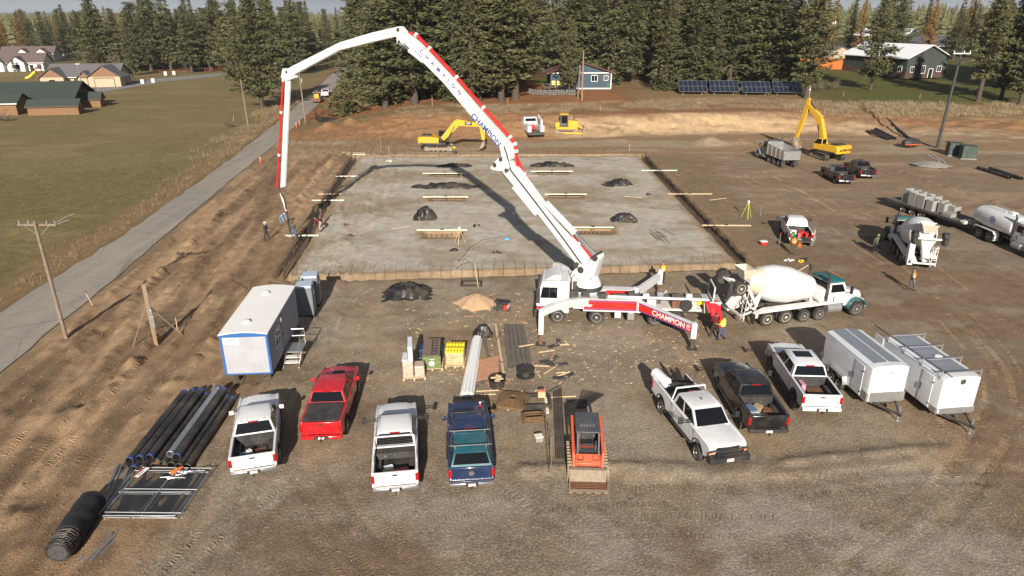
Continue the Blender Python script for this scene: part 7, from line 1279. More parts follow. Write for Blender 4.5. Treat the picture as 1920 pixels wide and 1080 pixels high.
# ---------------------------------------------------------------- pallets and lumber
def pallet(t, w_=1.2, d=1.0): m = MB(); [m.b2(-w_/2, w_/2, -d/2+k*(d-.1)/6, -d/2+k*(d-.1)/6+.1, .12, .145) for k in range(7)]; [m.b2(x-.045, x+.045, -d/2, d/2, .0, .12) for x in (-w_/2+.05, 0, w_/2-.05)]; m.build('pallet', WOOD, t)
WRAP = M('shrink_wrap', (.66, .64, .62), .18, var=.22, scale=5, bump=.6, bscale=9); FOAM = M('foam_block', (.66, .70, .75), .6, var=.05)
q = P(775, 712); t = T('wrapped_pallet', 'pallet of boxes in shrink wrap with a tall white slab on top', 'pallet', (q.x, q.y+.45, 0), R_(8)); pallet(t, 1.3, 1.1)
m = MB(); m.b2(-.62, -.02, -.5, .3, .15, 1.15); m.b2(.04, .6, -.5, .25, .15, .85); m.build('box_stack', M('wrapped_boxes', (.52, .42, .33), .3, var=.3, scale=5, bump=.4), t, .05); m = MB(); m.b2(-.28, -.02, -.42, 1.0, 1.15, 2.05); m.build('foam_slab', FOAM, t, .02, label='tall pale slab'); m = MB(); m.b2(-.64, -.30, -.52, .5, 1.16, 1.32); m.build('wrap', WRAP, t, .06)
q = P(808, 695); t = T('crate', 'long crate with brown top and green front, open straps on top', 'crate', (q.x, q.y+1.2, 0), R_(4)); pallet(t, 1.25, 2.5); GRN = M('green_print', (.16, .20, .075), .5, var=.3, scale=4); m = MB(); m.b2(-.55, .5, -1.15, 1.15, .15, .92); m.build('side', M('dark_green_wrap', (.025, .06, .03), .5), t, .02); m = MB(); m.b2(-.56, .51, -1.165, -1.15, .16, .90); m.build('front', GRN, t); m = MB(); m.b2(-.55, .45, -1.12, 1.15, .925, .95); tp = m.build('top_board', M('brown_board', (.21, .145, .105), .8), t); m = MB(); [m.b2(-.02, .28, -1.0+.36*k, -.93+.36*k, .95, .99) for k in range(6)]; m.b2(-.03, .0, -1.0, 1.0, .95, .985); m.b2(.27, .30, -1.0, 1.0, .95, .985); m.build('strap', PLAST, tp); m = MB(); m.lathe([(.16, 0), (.16, .006)], (-.02, -1.166, .45), (0, -1, 0), 16); o = m.build('white_print', WTXT, t); marks((-.02, -1.174, .72), (1, 0, 0), (0, 0, 1), .3, .1, 3, WTXT, t, 7)
q = P(795, 690); m = MB(); m.loft([[(-.3, -.35, 0), (.3, -.35, 0), (.3, .35, 0), (-.3, .35, 0)], [(-.34, -.4, .55), (.34, -.4, .55), (.34, .4, .55), (-.34, .4, .55)]]); m2 = MB(); m2.b2(-.36, .36, -.42, .42, .55, .6); th('plastic_tote', 'dark blue plastic tote between the wrapped pallet and the crate', 'tote', (q.x-.15, q.y+1.6, 0), .1, [('tub', m, M('dark_blue_plastic', (.03, .05, .11), .4), .03), ('lid', m2, M('dark_blue_plastic', (.03, .05, .11)), .02)])
q = P(853, 690); t = T('sack_pallet', 'wrapped pallet of sacks crowned with bright yellow caps', 'pallet', (q.x, q.y+.62, 0), R_(-1)); pallet(t, 1.15, 1.3); m = MB(); m.b2(-.54, .54, -.62, .62, .15, .98); m.build('sack_stack', M('sack_print', (.62, .40, .22), .4, var=.35, scale=3.5, bump=.5, bscale=6), t, .08); YC = M('bright_yellow', (.80, .62, .02))
for i in range(6):
    for j in range(6): m = MB() if (i, j) == (0, 0) else m; 
cm_ = MB(); cm_.lathe([(.085, 0), (.085, .10), (.07, .13), (.02, .135)], (0, 0, 0), (0, 0, 1), 10); cme = cm_.mesh('yellow_cap', YC)
for i in range(6):
    for j in range(7): o = ob('yellow_cap', cme, t); o.location = (-.46+.184*i, -.56+.186*j, .98+.05*((i*3+j*5) % 3))
for k in range(7):
    a_ = Vector((-2.75+.20*(k % 4)+.10*(k//4), 32.2+.05*(k % 3), .16+.17*(k//4))); lie('white_pvc_pipe', 'long white plastic pipe in the bright bundle behind the blue pickup', 'pipe', a_, a_+Vector((.30-.05*(k % 4), 7.0, 0)), .095, PVC, (), 'white pipes in a bundle', 10)
m = MB(); m.prism([(-.62, -1.5), (.62, -.95), (.62, 1.5), (-.62, .95)], 0, .03, fn=lambda x, y, z: (x, z, y)); o = m.build('plywood_sheet', PLY, None); q = P(915, 694); o.location = (q.x, q.y, .14); o.rotation_euler = (.02, -.03, 0); tag(o, 'reddish brown plywood sheet leaning beside the white pipes', 'plywood'); m = MB(); [m.b2(x-.04, x+.04, -.9, .9, -.10, -.005) for x in (-.4, .4)]; m.build('batten', WOOD, o)
def plank(name, label, a, b, w_, h_, mat, group=None, z=0):
    a = Vector((a[0], a[1], 0)); b = Vector((b[0], b[1], 0)); c = (a+b)/2; m = MB(); m.b2(-(b-a).length/2, (b-a).length/2, -w_/2, w_/2, 0, h_); o = m.build(name, mat, None, .006); o.location = (c.x, c.y, max(gz(c.x, c.y), 0)+z); o.rotation_euler = (0, 0, math.atan2(b.y-a.y, b.x-a.x)); return tag(o, label, 'plank', group)
xy = lambda px, py, z=0: tuple(P(px, py, z))[:2]
a_ = Vector(P(990, 692)); 
for k in range(5): plank('timber', ['first', 'second', 'third', 'fourth', 'fifth'][k]+' dark weathered timber from the left in the timber bundle', (-.10+.30*k, 35.2+.08*(k % 2)), (-.42+.27*k, 41.3), .26, .22, OLDW, 'weathered timbers side by side', .02+.02*(k % 2))
plank('board', 'pale board lying across the dark timbers', xy(973, 650, .3), xy(1001, 645, .3), .10, .05, WOOD, None, .27)
for i, (p0, p1, w_, mt, lb) in enumerate([((905, 722), (888, 640), .18, OLDW, 'brown plank left of the pale beam'), ((923, 700), (908, 637), .18, OLDW, 'brown plank against the pale beam'), ((944, 700), (929, 608), .14, WOOD, 'long pale beam between plywood and dark timbers'), ((900, 700), (893, 650), .14, OLDW, 'short brown plank beside the white pipes'), ((950, 661), (970, 662), .10, WOOD, 'short pale stick left of the dark timbers'), ((1010, 662), (1040, 658), .09, WOOD, 'pale stick right of the dark timbers'), ((1020, 702), (1045, 686), .07, WOOD, 'thin stick near the bent steel'), ((1000, 687), (1030, 688), .08, WOOD, 'short batten at the foot of the dark timbers'), ((1042, 868), (1040, 845), .0, WOOD, ''), ((1033, 746), (1080, 744), .09, WOOD, 'pale batten poking out under the steel bar bundle'), ((1027, 776), (1022, 742), .14, BOARD, 'short pale board beside the steel frames'), ((893, 735), (935, 733), .08, WOOD, 'pale offcut near the brown plastic forms'), ((890, 742), (930, 740), .07, WOOD, 'thin pale offcut in front of the brown forms'), ((640, 288), (684, 289), .1, WOOD, 'board at the back left corner of the slab'), ((1010, 330), (985, 331), .08, WOOD, 'short board on the slab right of the boom'), ((1330, 376), (1362, 372), .1, WOOD, 'board lying right of the slab corner'), ((733, 431), (770, 424), .09, WOOD, 'thin wooden lath lying on the slab'), ((1170, 369), (1205, 371), .10, WOOD, 'board with tool on the right side of the slab'), ((1490, 513), (1515, 498), .14, WOOD, 'plank lying behind the mixer drum'), ((432, 530), (462, 546), .10, RUST, 'brown lath behind the office trailer')]):
    if w_: plank('board', lb, xy(*p0), xy(*p1), w_, .05, mt, None, .02)
# steel bar bundle, sheaf and forms beside the skid steer
for k in range(6): plank('steel_bar', 'long grey steel bar in the flat bundle beside the skid steer', (2.06+.085*k, 26.7), (2.30+.085*k, 33.2), .06, .06+.02*(k % 2), DSTEEL, 'grey steel bars beside the skid steer', .02)
for k in range(12): q = P(1080, 766); plank('steel_stake', 'dark thin stake in the sheaf behind the skid steer', (q.x+.04*k, q.y), (q.x+.55+.10*k, q.y+2.0-.06*k), .03, .03+.004*k, DSTEEL, 'steel stakes in a sheaf', .02)
def frame_form(label, px, py, w_, h_, mat, rz, n=3):
    q = P(px, py); t = T('rebar_frame_stack', label, 'frames', (q.x, q.y, 0), rz)
    for k in range(n): m = MB(); r = w_/2-.06*(k % 3); s = h_/2-.05*(k % 3); [m.b2(-r, r, y-.03, y+.03, .05*k, .05*k+.045) for y in (-s, s)]; [m.b2(x-.03, x+.03, -s, s, .05*k, .05*k+.045) for x in (-r, r)]; m.build('frame', mat, t)
RB = M('rust_brown', (.17, .10, .045), .85, var=.3, scale=5)
frame_form('grey rectangular steel frames stacked behind the blue pickup', 1006, 756, 1.5, 1.2, DSTEEL, .05, 5); frame_form('small rusty frames in a flat stack beside the grey frames', 1000, 786, 1.15, .7, RB, .12, 6)
q = P(962, 755); t = T('rusty_form_stack', 'rusty brown stack of bent bar stirrups near the blue pickup', 'stirrups', (q.x, q.y, 0), R_(-14))
for k in range(9): m = MB(); w_ = .75-.07*k; [m.b2(-w_, w_, s*w_*1.05-.035, s*w_*1.05+.035, .12+.02*k, .20+.02*k) for s in (-1, 1)]; [m.b2(s*w_-.035, s*w_+.035, -w_, w_, .12+.02*k, .20+.02*k) for s in (-1, 1)]; (m.build('stirrup', RB, t) if w_ > .1 else None)
m = MB(); m.b2(-.7, .7, -.72, .72, 0, .12); m.build('stack_base', RB, t)
frame_form('small brown form with white tag beside the front of the blue pickup', 912, 770, 1.0, .45, RB, 0, 3)
q = P(1010, 826); m = MB(); m.b2(-.18, .18, -.16, .16, 0, .25); m2 = MB(); m2.b2(-.2, .2, -.18, .18, .25, .29); th('bucket_box', 'small pale box alone on the gravel left of the skid steer', 'box', (q.x, q.y, 0), .25, [('box', m, CONC), ('lid', m2, BOARD)])
for i, (px, py, h_, mt, lb) in enumerate([(1029, 888, 2.2, PLAST, 'thin black stake standing left of the skid steer'), (1033, 880, 1.6, STEEL, 'thin grey stake beside the black stake')]): q = P(px, py); m = MB(); m.cyl((0, 0, -.2), (0, 0, h_), .022, n=6); m2 = MB(); m2.cyl((0, 0, h_-.12), (0, 0, h_), .03, n=6); th('stake', lb, 'stake', (q.x, q.y, gz(q.x, q.y)), 0, [('rod', m, mt), ('tip', m2, mt)])
for i, (px, py, r, lb) in enumerate([(932, 725, .5, 'black rubbish tub full of offcuts beside the brown forms'), (985, 704, .55, 'dark cable reel lying at the foot of the dark timbers')]):
    q = P(px, py); t = T('tub' if i == 0 else 'cable_reel', lb, 'tub' if i == 0 else 'reel', (q.x, q.y, 0), 0); m = MB()
    if i == 0:
        m.lathe([(r*.8, 0), (r, .55), (r*.92, .55), (r*.74, .08)], (0, 0, 0), (0, 0, 1), 16); m.build('tub', PLAST, t); m = MB(); [m.box((rp.uniform(-.25, .25), rp.uniform(-.25, .25), .5+rp.uniform(-.05, .15)), (.32, .1, .06), rp.uniform(0, 3)) for k in range(9)]; m.build('offcut', WOOD, t)
    else: [m.lathe([(.02, z), (r, z), (r, z+.05), (.02, z+.05)], (0, 0, 0), (0, 0, 1), 18) for z in (0, .4)]; m.cyl((0, 0, .05), (0, 0, .4), r*.5, n=14); m.build('reel', PLAST, t)
q = P(1016, 757); m = MB(); m.b2(-.2, .2, -.15, .15, 0, .35); m2 = MB(); [m2.cyl((-.12+.08*k, 0, .35), (-.12+.08*k, 0, .45), .03, n=6) for k in range(4)]; th('tool_box', 'small orange box of bottles behind the grey frames', 'box', (q.x, q.y+.5, .15), 0, [('box', m, M('tan_card', (.62, .42, .25), .7), .01), ('bottle', m2, TOOLR)])
for i, (px, py, a1, lb) in enumerate([(1030, 675, .5, 'dark bent steel angle right of the dark timbers'), (1045, 683, -.2, 'dark steel plate near the bent angle'), (1058, 706, .3, 'curved steel form lying on the gravel'), (1040, 645, .9, 'dark steel bracket beside the timbers')]): q = P(px, py); m = MB(); m.bar((-.7, 0, .05), (0, -.3, .08), .3, .05); m.bar((0, -.3, .08), (.6, .15, .06), .26, .05); m2 = MB(); m2.bar((-.1, -.3, .13), (.1, -.26, .13), .12, .04); th('steel_offcut', lb, 'steel', (q.x, q.y, 0), a1, [('plate', m, DSTEEL), ('rib', m2, STEEL)])
q = P(1003, 735); 
for k in range(5): r_ = random.Random(k); plank('broken_lath', 'splinter of reddish wood in the litter beside the rubbish tub', (-.7+r_.uniform(-1, .6), 37.5+r_.uniform(-4.6, -3.4)), (-.7+r_.uniform(-1, .8), 37.5+r_.uniform(-4.8, -3.0)), .06, .03, PLY, 'wood splinters near the tub', .01)
for k in range(8): r_ = random.Random(k+50); x = -1.2+r_.uniform(-1.6, 1.9); y = 42.9+r_.uniform(-.8, .9); plank('broken_lath', 'reddish splinter of wood in front of the generator', (x, y), (x+r_.uniform(-.7, .7), y+r_.uniform(-.5, .5)), .07, .03, PLY, 'wood splinters near the generator', .01)
r_ = random.Random(19)
for k in range(26):
    q = P(r_.uniform(880, 1075), r_.uniform(610, 765)); an = r_.choice((0.1, 1.4, 1.55, 1.7, .6))+r_.uniform(-.2, .2); l = r_.uniform(.4, 1.5); plank('wood_offcut', 'wooden offcut among the lumber between the pickups and the pump truck', (q.x-l*math.cos(an)/2, q.y-l*math.sin(an)/2), (q.x+l*math.cos(an)/2, q.y+l*math.sin(an)/2), r_.uniform(.06, .14), r_.uniform(.03, .07), r_.choice((WOOD, WOOD, OLDW, PLY)), 'offcuts scattered around the lumber', .01+.03*(k % 3))
# wood litter on the ground: straw and chips
def litter(name, label, px0, px1, py0, py1, n, mat, s0, s1, seed):
    r_ = np.random.RandomState(seed); V = []; F = []
    for k in range(n):
        q = P(r_.uniform(px0, px1), r_.uniform(py0, py1)); z = gz(q.x, q.y); a1 = r_.rand()*6.28; l = r_.uniform(s0, s1); w_ = l*.22; c = Vector((q.x, q.y, z+.02)); dx = Vector((math.cos(a1), math.sin(a1), 0))*l; dy = Vector((-math.sin(a1), math.cos(a1), 0))*w_; b = len(V); V.extend([c-dx-dy, c+dx-dy, c+dx+dy+Vector((0, 0, .03)), c-dx+dy]); F.append((b, b+1, b+2, b+3))
    m = bpy.data.meshes.new(name); m.from_pydata([tuple(v) for v in V], [], F); m.materials.append(mat); tag(ob(name, m), label, None, None, 'stuff')
litter('straw_litter', 'straw and chips scattered over the gravel around the pump truck', 760, 1320, 540, 720, 900, M('straw_chip', (.55, .42, .25), .9, var=.3), .04, .16, 3)
def stones(name, label, rect, n, s0, s1, mat, seed):
    r_ = np.random.RandomState(seed); V = []; F = []
    for k in range(n):
        x = r_.uniform(rect[0], rect[1]); y = r_.uniform(rect[2], rect[3]); s = s0+(s1-s0)*r_.rand()**3; z = gz(x, y); b = len(V); a1 = r_.rand()*6.28
        for j in range(4): V.append((x+s*math.cos(a1+j*1.571)*r_.uniform(.7, 1.2), y+s*math.sin(a1+j*1.571)*r_.uniform(.7, 1.2), z-.01))
        V.append((x+r_.uniform(-.3, .3)*s, y, z+s*r_.uniform(.5, .9))); F += [(b+j, b+(j+1) % 4, b+4) for j in range(4)]
    m = bpy.data.meshes.new(name); m.from_pydata(V, [], F); m.materials.append(mat); tag(ob(name, m), label, None, None, 'stuff')
def treads():
    """crisp tyre and crawler prints pressed into the soil: small ridges across each path"""
    r_ = random.Random(31); V = []; F = []; paths = []
    for pts in RUT+[PX((240, 735), (330, 640), (420, 545)), PX((60, 905), (180, 780), (290, 660)), PX((1500, 700), (1720, 640), (1900, 620)), PX((1620, 690), (1780, 780), (1760, 900), (1640, 1000)), PX((1250, 560), (1500, 640), (1700, 760), (1800, 900)), PX((700, 980), (1000, 960), (1300, 940)), PX((1400, 1060), (1650, 980), (1850, 900)), PX((1900, 520), (1750, 470), (1600, 400), (1450, 350)), PX((620, 660), (640, 580), (700, 540)), PX((1250, 265), (1000, 272), (760, 290), (640, 275)), PX((1400, 640), (1600, 560), (1820, 520)), PX((900, 1050), (1150, 1000), (1500, 1010))]:
        for off in (0, 1.75): paths.append(([(a+off*.75, b+off*.65) for a, b in pts], r_.choice((.26, .30, .42)), r_.choice((.16, .19, .24))))
    for pts, wd, st in paths:
        sm_ = [Vector((*p, 0)) for p in pts]
        for it in range(2): sm_ = [sm_[0]]+[q for a, b in zip(sm_[:-1], sm_[1:]) for q in (a*.75+b*.25, a*.25+b*.75)]+[sm_[-1]]
        ph = r_.uniform(0, 9)
        for a, b in zip(sm_[:-1], sm_[1:]):
            L = (b-a).length; d = nrm(b-a); n = Vector((-d.y, d.x, 0)); k = 0.0
            while k < L:
                p = a+d*k; k += st; ph += st
                if math.sin(ph*.9)+math.sin(ph*.37+2) < -.35: continue
                sl = d*.07*r_.choice((-1, 1)); w2 = wd/2*r_.uniform(.8, 1.05); c = [p-n*w2-d*st*.33, p+n*w2-d*st*.33+sl, p+n*w2*.95+sl, p-n*w2*.95, p+n*w2+d*st*.3+sl, p-n*w2+d*st*.3]; h = r_.uniform(.012, .032); i = len(V)
                for j, q in enumerate(c): V.append((q.x, q.y, gz(q.x, q.y)+(h if j in (2, 3) else -.004)))
                F += [(i, i+1, i+2, i+3), (i+3, i+2, i+4, i+5)]
    m = bpy.data.meshes.new('tyre_prints'); m.from_pydata(V, [], F); A = np.array(V); c, g = ground_colour(A[:, 0], A[:, 1]); at = m.color_attributes.new('soil', 'FLOAT_COLOR', 'POINT'); at.data.foreach_set('color', np.concatenate([c*.92, g[:, None]*.3], -1).astype(np.float32).ravel()); m.materials.append(SOIL); tag(ob('tyre_prints', m), 'tyre and crawler prints crossing the bare soil', None, None, 'stuff')
treads()
PALE = M('pale_gravel', (.29, .26, .22), .9, var=.3, scale=3); CLOD = M('earth_clod', (.235, .155, .09), .95, var=.3, scale=3)
stones('gravel', 'loose pale gravel over the parking area', (-14, 24, 16, 46), 11000, .015, .05, PALE, 1); stones('earth_clods', 'brown earth clods along the rutted strip by the road', (-33, -15, 18, 80), 9000, .015, .085, CLOD, 2); stones('slab_gravel', 'loose grey gravel on the pad', (-22, 19, 51, 101), 9000, .02, .06, PALE, 3)
# sand pile, tarps, generator
def heap(name, label, cat, px, py, r, h, mat, seed, n=22):
    q = P(px, py); r_ = random.Random(seed); m = MB(); rs = []
    for k in range(8):
        u = k/7; rs.append([Vector((math.cos(j*6.283/n)*r*(1-u)**.8*(1+.18*math.sin(j*1.7+seed)+r_.uniform(-.06, .06))+.001*j, math.sin(j*6.283/n)*r*(1-u)**.8*(1+.15*math.sin(j*2.3+seed)), h*(1-(1-u)**1.35)*(1+r_.uniform(-.05, .05)))) for j in range(n)])
    m.loft(rs); o = m.build(name, mat, None, smooth=70); o.location = (q.x, q.y, gz(q.x, q.y)-.03); tag(o, label, cat); return o
SAND = M('orange_sand', (.47, .31, .185), .95, var=.12, scale=3, bump=.5, bscale=14); heap('sand_pile', 'heap of orange sand behind the generator', 'sand pile', 893, 568, 1.5, .72, SAND, 2)
heap('gravel_mound', 'grey gravel mound at the right behind the green cabinets', 'gravel mound', 1745, 313, 2.3, .5, M('grey_gravel', (.27, .25, .22), .95, var=.2, bump=.5, bscale=10), 5)
def tarp(label, px, py, w_, d, h, seed, rz=0, name='black_tarp'):
    h *= .72
    q = P(px, py); r_ = np.random.RandomState(seed); nx_, ny_ = 26, 16; V = []; F = []
    for j in range(ny_):
        for i in range(nx_):
            u = i/(nx_-1)*2-1; v = j/(ny_-1)*2-1; e = max(0, 1-(abs(u)**2.4+abs(v)**2.4)); x = u*w_/2*(1+.10*math.sin(j*1.3+seed)); y = v*d/2*(1+.14*math.sin(i*.9+seed))
            z = .8*h*e**.7*(.12+1.25*(1-abs(2*float(fbm(np.array([x*.9+y*.5+seed*7]), np.array([y*1.3-x*.2]), seed, 3)[0])-1))**2.2)+.05*r_.rand()*e**.3+.01; V.append((x+r_.normal(0, .02), y+r_.normal(0, .02), z))
    F = [(j*nx_+i, j*nx_+i+1, (j+1)*nx_+i+1, (j+1)*nx_+i) for j in range(ny_-1) for i in range(nx_-1)]
    m = bpy.data.meshes.new(name); m.from_pydata(V, [], F); m.materials.append(POLY); m.polygons.foreach_set('use_smooth', [True]*len(F)); o = ob(name, m); md = o.modifiers.new('thickness', 'SOLIDIFY'); md.thickness = .02; o.location = (q.x, q.y, gz(q.x, q.y)); o.rotation_euler = (0, 0, rz); return tag(o, label, 'tarp', 'crumpled black plastic on the slab')
for a1 in [('long black plastic sheet on the slab left of the boom shadow', 835, 351, 7.8, 1.9, .8, 1, 0), ('flat black plastic in the back row left of the boom elbow', 852, 312, 4.6, 1.6, .6, 2, .1), ('black plastic sheet in the back row right of the boom', 1035, 311, 5.8, 1.7, .8, 3, 0), ('black plastic heap at the right edge of the slab', 1157, 346, 3.6, 1.8, 1.0, 4, .3), ('peaked black plastic heap on the left half of the slab', 797, 410, 2.3, 1.5, 1.7, 5, .1), ('black plastic heap on the right of the slab near the bars', 1170, 414, 2.6, 1.3, 1.1, 6, -.2), ('big tangled black plastic heap in front of the slab', 764, 552, 3.5, 2.4, 1.2, 7, .1), ('small black plastic heap beside the white pipes', 905, 628, 1.2, .9, .9, 8, 0), ('tiny black bundle on the slab middle', 851, 470, .7, .5, .5, 9, 0)]: tarp(*a1)
q = P(942, 582); t = T('generator', 'portable generator on wheels in front of the sand pile', 'generator', (q.x, q.y, 0), R_(-15)); m = MB(); [m.tube([(-.5, y, .12), (-.5, y, .72), (.5, y, .72), (.5, y, .12), (-.5, y, .12)], .025, 6) for y in (-.32, .32)]; [m.bar((x, -.32, z), (x, .32, z), .04, .04) for x in (-.5, .5) for z in (.12, .72)]; m.build('frame', PLAST, t); m = MB(); m.b2(-.4, .1, -.27, .27, .15, .55); m.build('engine', DSTEEL, t, .04); m = MB(); m.b2(.12, .42, -.25, .25, .15, .5); m.build('alternator', TOOLR, t, .04); m = MB(); m.b2(-.42, .42, -.27, .27, .56, .70); m.build('fuel_tank', PLAST, t, .05); m = MB(); m.b2(.43, .47, -.2, .2, .25, .5); m.build('panel', WTXT, t); [wheel(t, -.4, s*.42, .14, .09, RIM, s) for s in (-1, 1)]
# ---------------------------------------------------------------- footings: boards over the pits and bar cages
def footing(i, px, py, half, lab, cage=True, rz=0, bl=None):
    q = P(px, py, .12); L = half*2; m = MB(); m.b2(-L/2, L/2, -.14, .14, 0, .09); o = T('anchor_board', 'pale board '+lab, 'board', (q.x, q.y, .05), rz, 'boards laid over the footings'); m.build('board', BOARD if i % 2 == 0 else WOOD, o, .006); m = MB(); [m.cyl((x, .0, -.35), (x, .0, .28), .022, n=6) for x in (-.12, .12)]; m.b2(-.16, .16, -.17, .17, .092, .11); m.build('anchor_bolt', DSTEEL, o)
    if cage:
        m = MB(); w_ = half*.8; t = T('bar_cage', 'bar grid under the board '+lab, 'rebar', (q.x, q.y-.15, -.42), rz, 'bar cages in the footing pits')
        for k in range(9): x = -w_+k*w_/4; m = MB(); m.tube([(x, -.6, .4), (x, -.6, .03), (x, .6, .03), (x, .6, .4)], .016, 4); m.build('bar', REBAR, t)
        for y in (-.6, -.2, .2, .6): m = MB(); m.tube([(-w_, y, .05), (w_, y, .05)], .016, 4); m.build('bar', REBAR, t)
        for y in (-.6, .6): m = MB(); m.tube([(-w_, y, .32), (w_, y, .32)], .014, 4); m.build('bar', REBAR, t)
FT = [(836, 368.5, 2.6, 'in the middle row of the slab, left of the boom'), (829, 430.5, 2.45, 'in the front row of the slab, left of the boom'), (834, 324.5, 2.9, 'in the back row of the slab, left of the boom'), (1061, 363.5, 2.45, 'in the middle row of the slab, right of the boom'), (1112, 425.5, 2.0, 'in the front row of the slab, right of the boom'), (1035, 320.5, 2.8, 'in the back row of the slab, right of the boom')]
for i, a1 in enumerate(FT): footing(0, *a1)
for i, a1 in enumerate([(633, 330, 2.7, 'on the left edge, farthest back', 0, R_(2)), (606, 375, 2.35, 'on the left edge, second of the near pair', 0, R_(2)), (610, 363, 1.9, 'on the left edge, thin one behind', 1, R_(1)), (558, 441, 2.0, 'beside the workers at the boom hose', 0, R_(2)), (1236, 319, 2.4, 'on the right edge, farthest back', 0, 0), (1293, 363, 2.6, 'on the right edge, middle one', 1, 0), (1362, 422, 2.4, 'on the right edge, nearest the white pickup', 1, R_(-1)), (660, 289, 2.0, 'at the back left corner of the slab', 0, 0)]): footing(a1[4], a1[0], a1[1], a1[2], a1[3], False, a1[5])
# bars standing in the front trench
e0 = Vector(PAD[0]); e1 = Vector(PAD[1]); rb = random.Random(15)
for k in range(44):
    u = (k+.6)/44; p = e0+(e1-e0)*u; h_ = rb.uniform(1.0, 1.35); lx = rb.uniform(.12, .30)*(1 if u < .45 else -1); m = MB(); m.tube([(0, 0, -.55), (0, 0, h_*.55), (lx*.35, .0, h_*.72), (lx, .04, h_)], .013, 4); o = m.build('bent_rebar', REBAR, None); o.location = (p.x+rb.uniform(-.1, .1), p.y+rb.uniform(-.12, .12), 0); tag(o, 'thin bent reinforcing bar standing in the front trench of the slab', 'rebar', 'bars standing along the front trench')
for k in range(26):
    u = (k+.5)/26; a2 = Vector(PAD[3]); b2_ = Vector(PAD[2]); p = a2+(b2_-a2)*u; m = MB(); m.tube([(0, 0, -.5), (0, 0, .6), (.1, 0, .85)], .016, 4); o = m.build('bent_rebar', REBAR, None); o.location = (p.x, p.y, 0); tag(o, 'short bar standing in the back trench of the slab', 'rebar', 'bars standing along the back trench')
def side_cage(label, p0, p1, seed):
    p0 = Vector((*p0, 0)); p1 = Vector((*p1, 0)); d_ = p1-p0; L = d_.length; t = T('trench_bar_cage', label, 'rebar', p0, math.atan2(d_.y, d_.x)); r_ = random.Random(seed); m = MB()
    for k in range(int(L/.28)):
        x = k*.28; h_ = r_.uniform(.55, 1.15); m.tube([(x, -.28, -.5), (x+r_.uniform(-.1, .1), -.28, h_-.45)], .016, 3); m.tube([(x, .28, -.5), (x+r_.uniform(-.15, .15), .28, h_-.35)], .016, 3); m.bar((x, -.28, -.45), (x, .28, -.45), .02, .02)
    o = m.build('upright_bar', REBAR, t, smooth=0, fix=False); o['kind'] = 'stuff'
    for y in (-.28, .28):
        for z in (-.4, -.1, .12): m = MB(); m.tube([(0, y, z), (L/2, y, z+.02), (L, y, z)], .018, 4); m.build('long_bar', REBAR, t)
    m = MB(); V_ = []
    for k in range(int(L/.5)): x = k*.5; hh_ = r_.uniform(-.40, -.02); V_.append(((x, .40+r_.uniform(-.06, .06), -.60), (x, .44+r_.uniform(-.1, .1), hh_)))
    m.add([p for q_ in V_ for p in q_], [(2*i, 2*i+2, 2*i+3, 2*i+1) for i in range(len(V_)-1)]); o = m.build('trench_shade_sheet', POLY, t, smooth=0); md = o.modifiers.new('thickness', 'SOLIDIFY'); md.thickness = .02  # ragged black sheet imitating the dark shadow inside the trench
side_cage('dark bar cage in the trench along the left edge of the slab', (-18.6, 51.0), (-23.2, 100.5), 1); side_cage('dark bar cage in the trench along the right edge of the slab', (19.45, 101.5), (19.6, 54.2), 2)
for k in range(9): r_ = random.Random(k+80); q = P(1225+r_.uniform(-10, 30), 443+r_.uniform(-8, 8)); plank('loose_rebar', 'dark bar lying in the loose fan on the right of the slab', (q.x, q.y+1.1), (q.x+.5+r_.uniform(-.2, .3), q.y-1.2), .035, .03, REBAR, 'loose bars on the right of the slab', .02)
frame_form('square bar grid lying in front of the trench behind the sand', 884, 533, 1.6, 1.0, REBAR, .02, 4); q = P(897, 538); m = MB(); m.bar((0, 0, 0), (-.25, .1, 1.9), .07, .04); m2 = MB(); m2.bar((-.25, .1, 1.9), (-.26, .1, 2.0), .05, .03); th('wooden_stake', 'wooden stake leaning over the sand pile', 'stake', (q.x, q.y, 0), 0, [('lath', m, WOOD), ('tip', m2, WOOD)])
# hose line on the slab
m = MB(); pts = [P(*p) for p in ((725+130, 505), (865, 497), (880, 492), (872, 485), (858, 490), (870, 480), (880, 465), (905, 450), (940, 444))]; m.tube([(p.x, p.y, .03) for p in pts], .02, 5); tag(m.build('cable', PLAST, None), 'thin dark cable snaking over the front of the slab', 'cable')
q = P(950, 450); m = MB(); m.box((0, 0, .1), (.5, .3, .2)); m2 = MB(); m2.box((0, 0, .22), (.3, .2, .05)); th('blue_bag', 'small light blue bag on the slab', 'bag', (q.x, q.y, 0), .3, [('bag', m, M('light_blue', (.12, .35, .55), .6), .06), ('flap', m2, M('light_blue', (.12, .35, .55)), .02)])
for i, (px, py, mt, lb) in enumerate([(655, 443, RUST, 'brown tool heap left on the slab near the workers'), (651, 425, RUST, 'brown clamp heap on the slab behind the workers'), (931, 476, PLAST, 'small dark tool standing on the slab middle'), (1218, 366, PLAST, 'black tool at the end of the board on the right of the slab'), (893, 425, PLAST, 'black tool bag at the end of the front left board'), (730, 306, BOARD, 'pale boards heap at the back left of the slab'), (1500, 492, TOOLY, 'yellow tool lying behind the vest worker'), (1512, 488, PLAST, 'dark tool lying beside the yellow tool'), (1478, 490, WTXT, 'white cups lying behind the trench corner')]):
    q = P(px, py); r_ = random.Random(i); m = MB(); [m.box((r_.uniform(-.3, .3), r_.uniform(-.15, .15), .06+.05*k), (.4-.05*k, .12, .10), r_.uniform(0, 3)) for k in range(4)]; o = m.build('tool_heap', mt, None, .02); o.location = (q.x, q.y, gz(q.x, q.y)); tag(o, lb, 'tools')
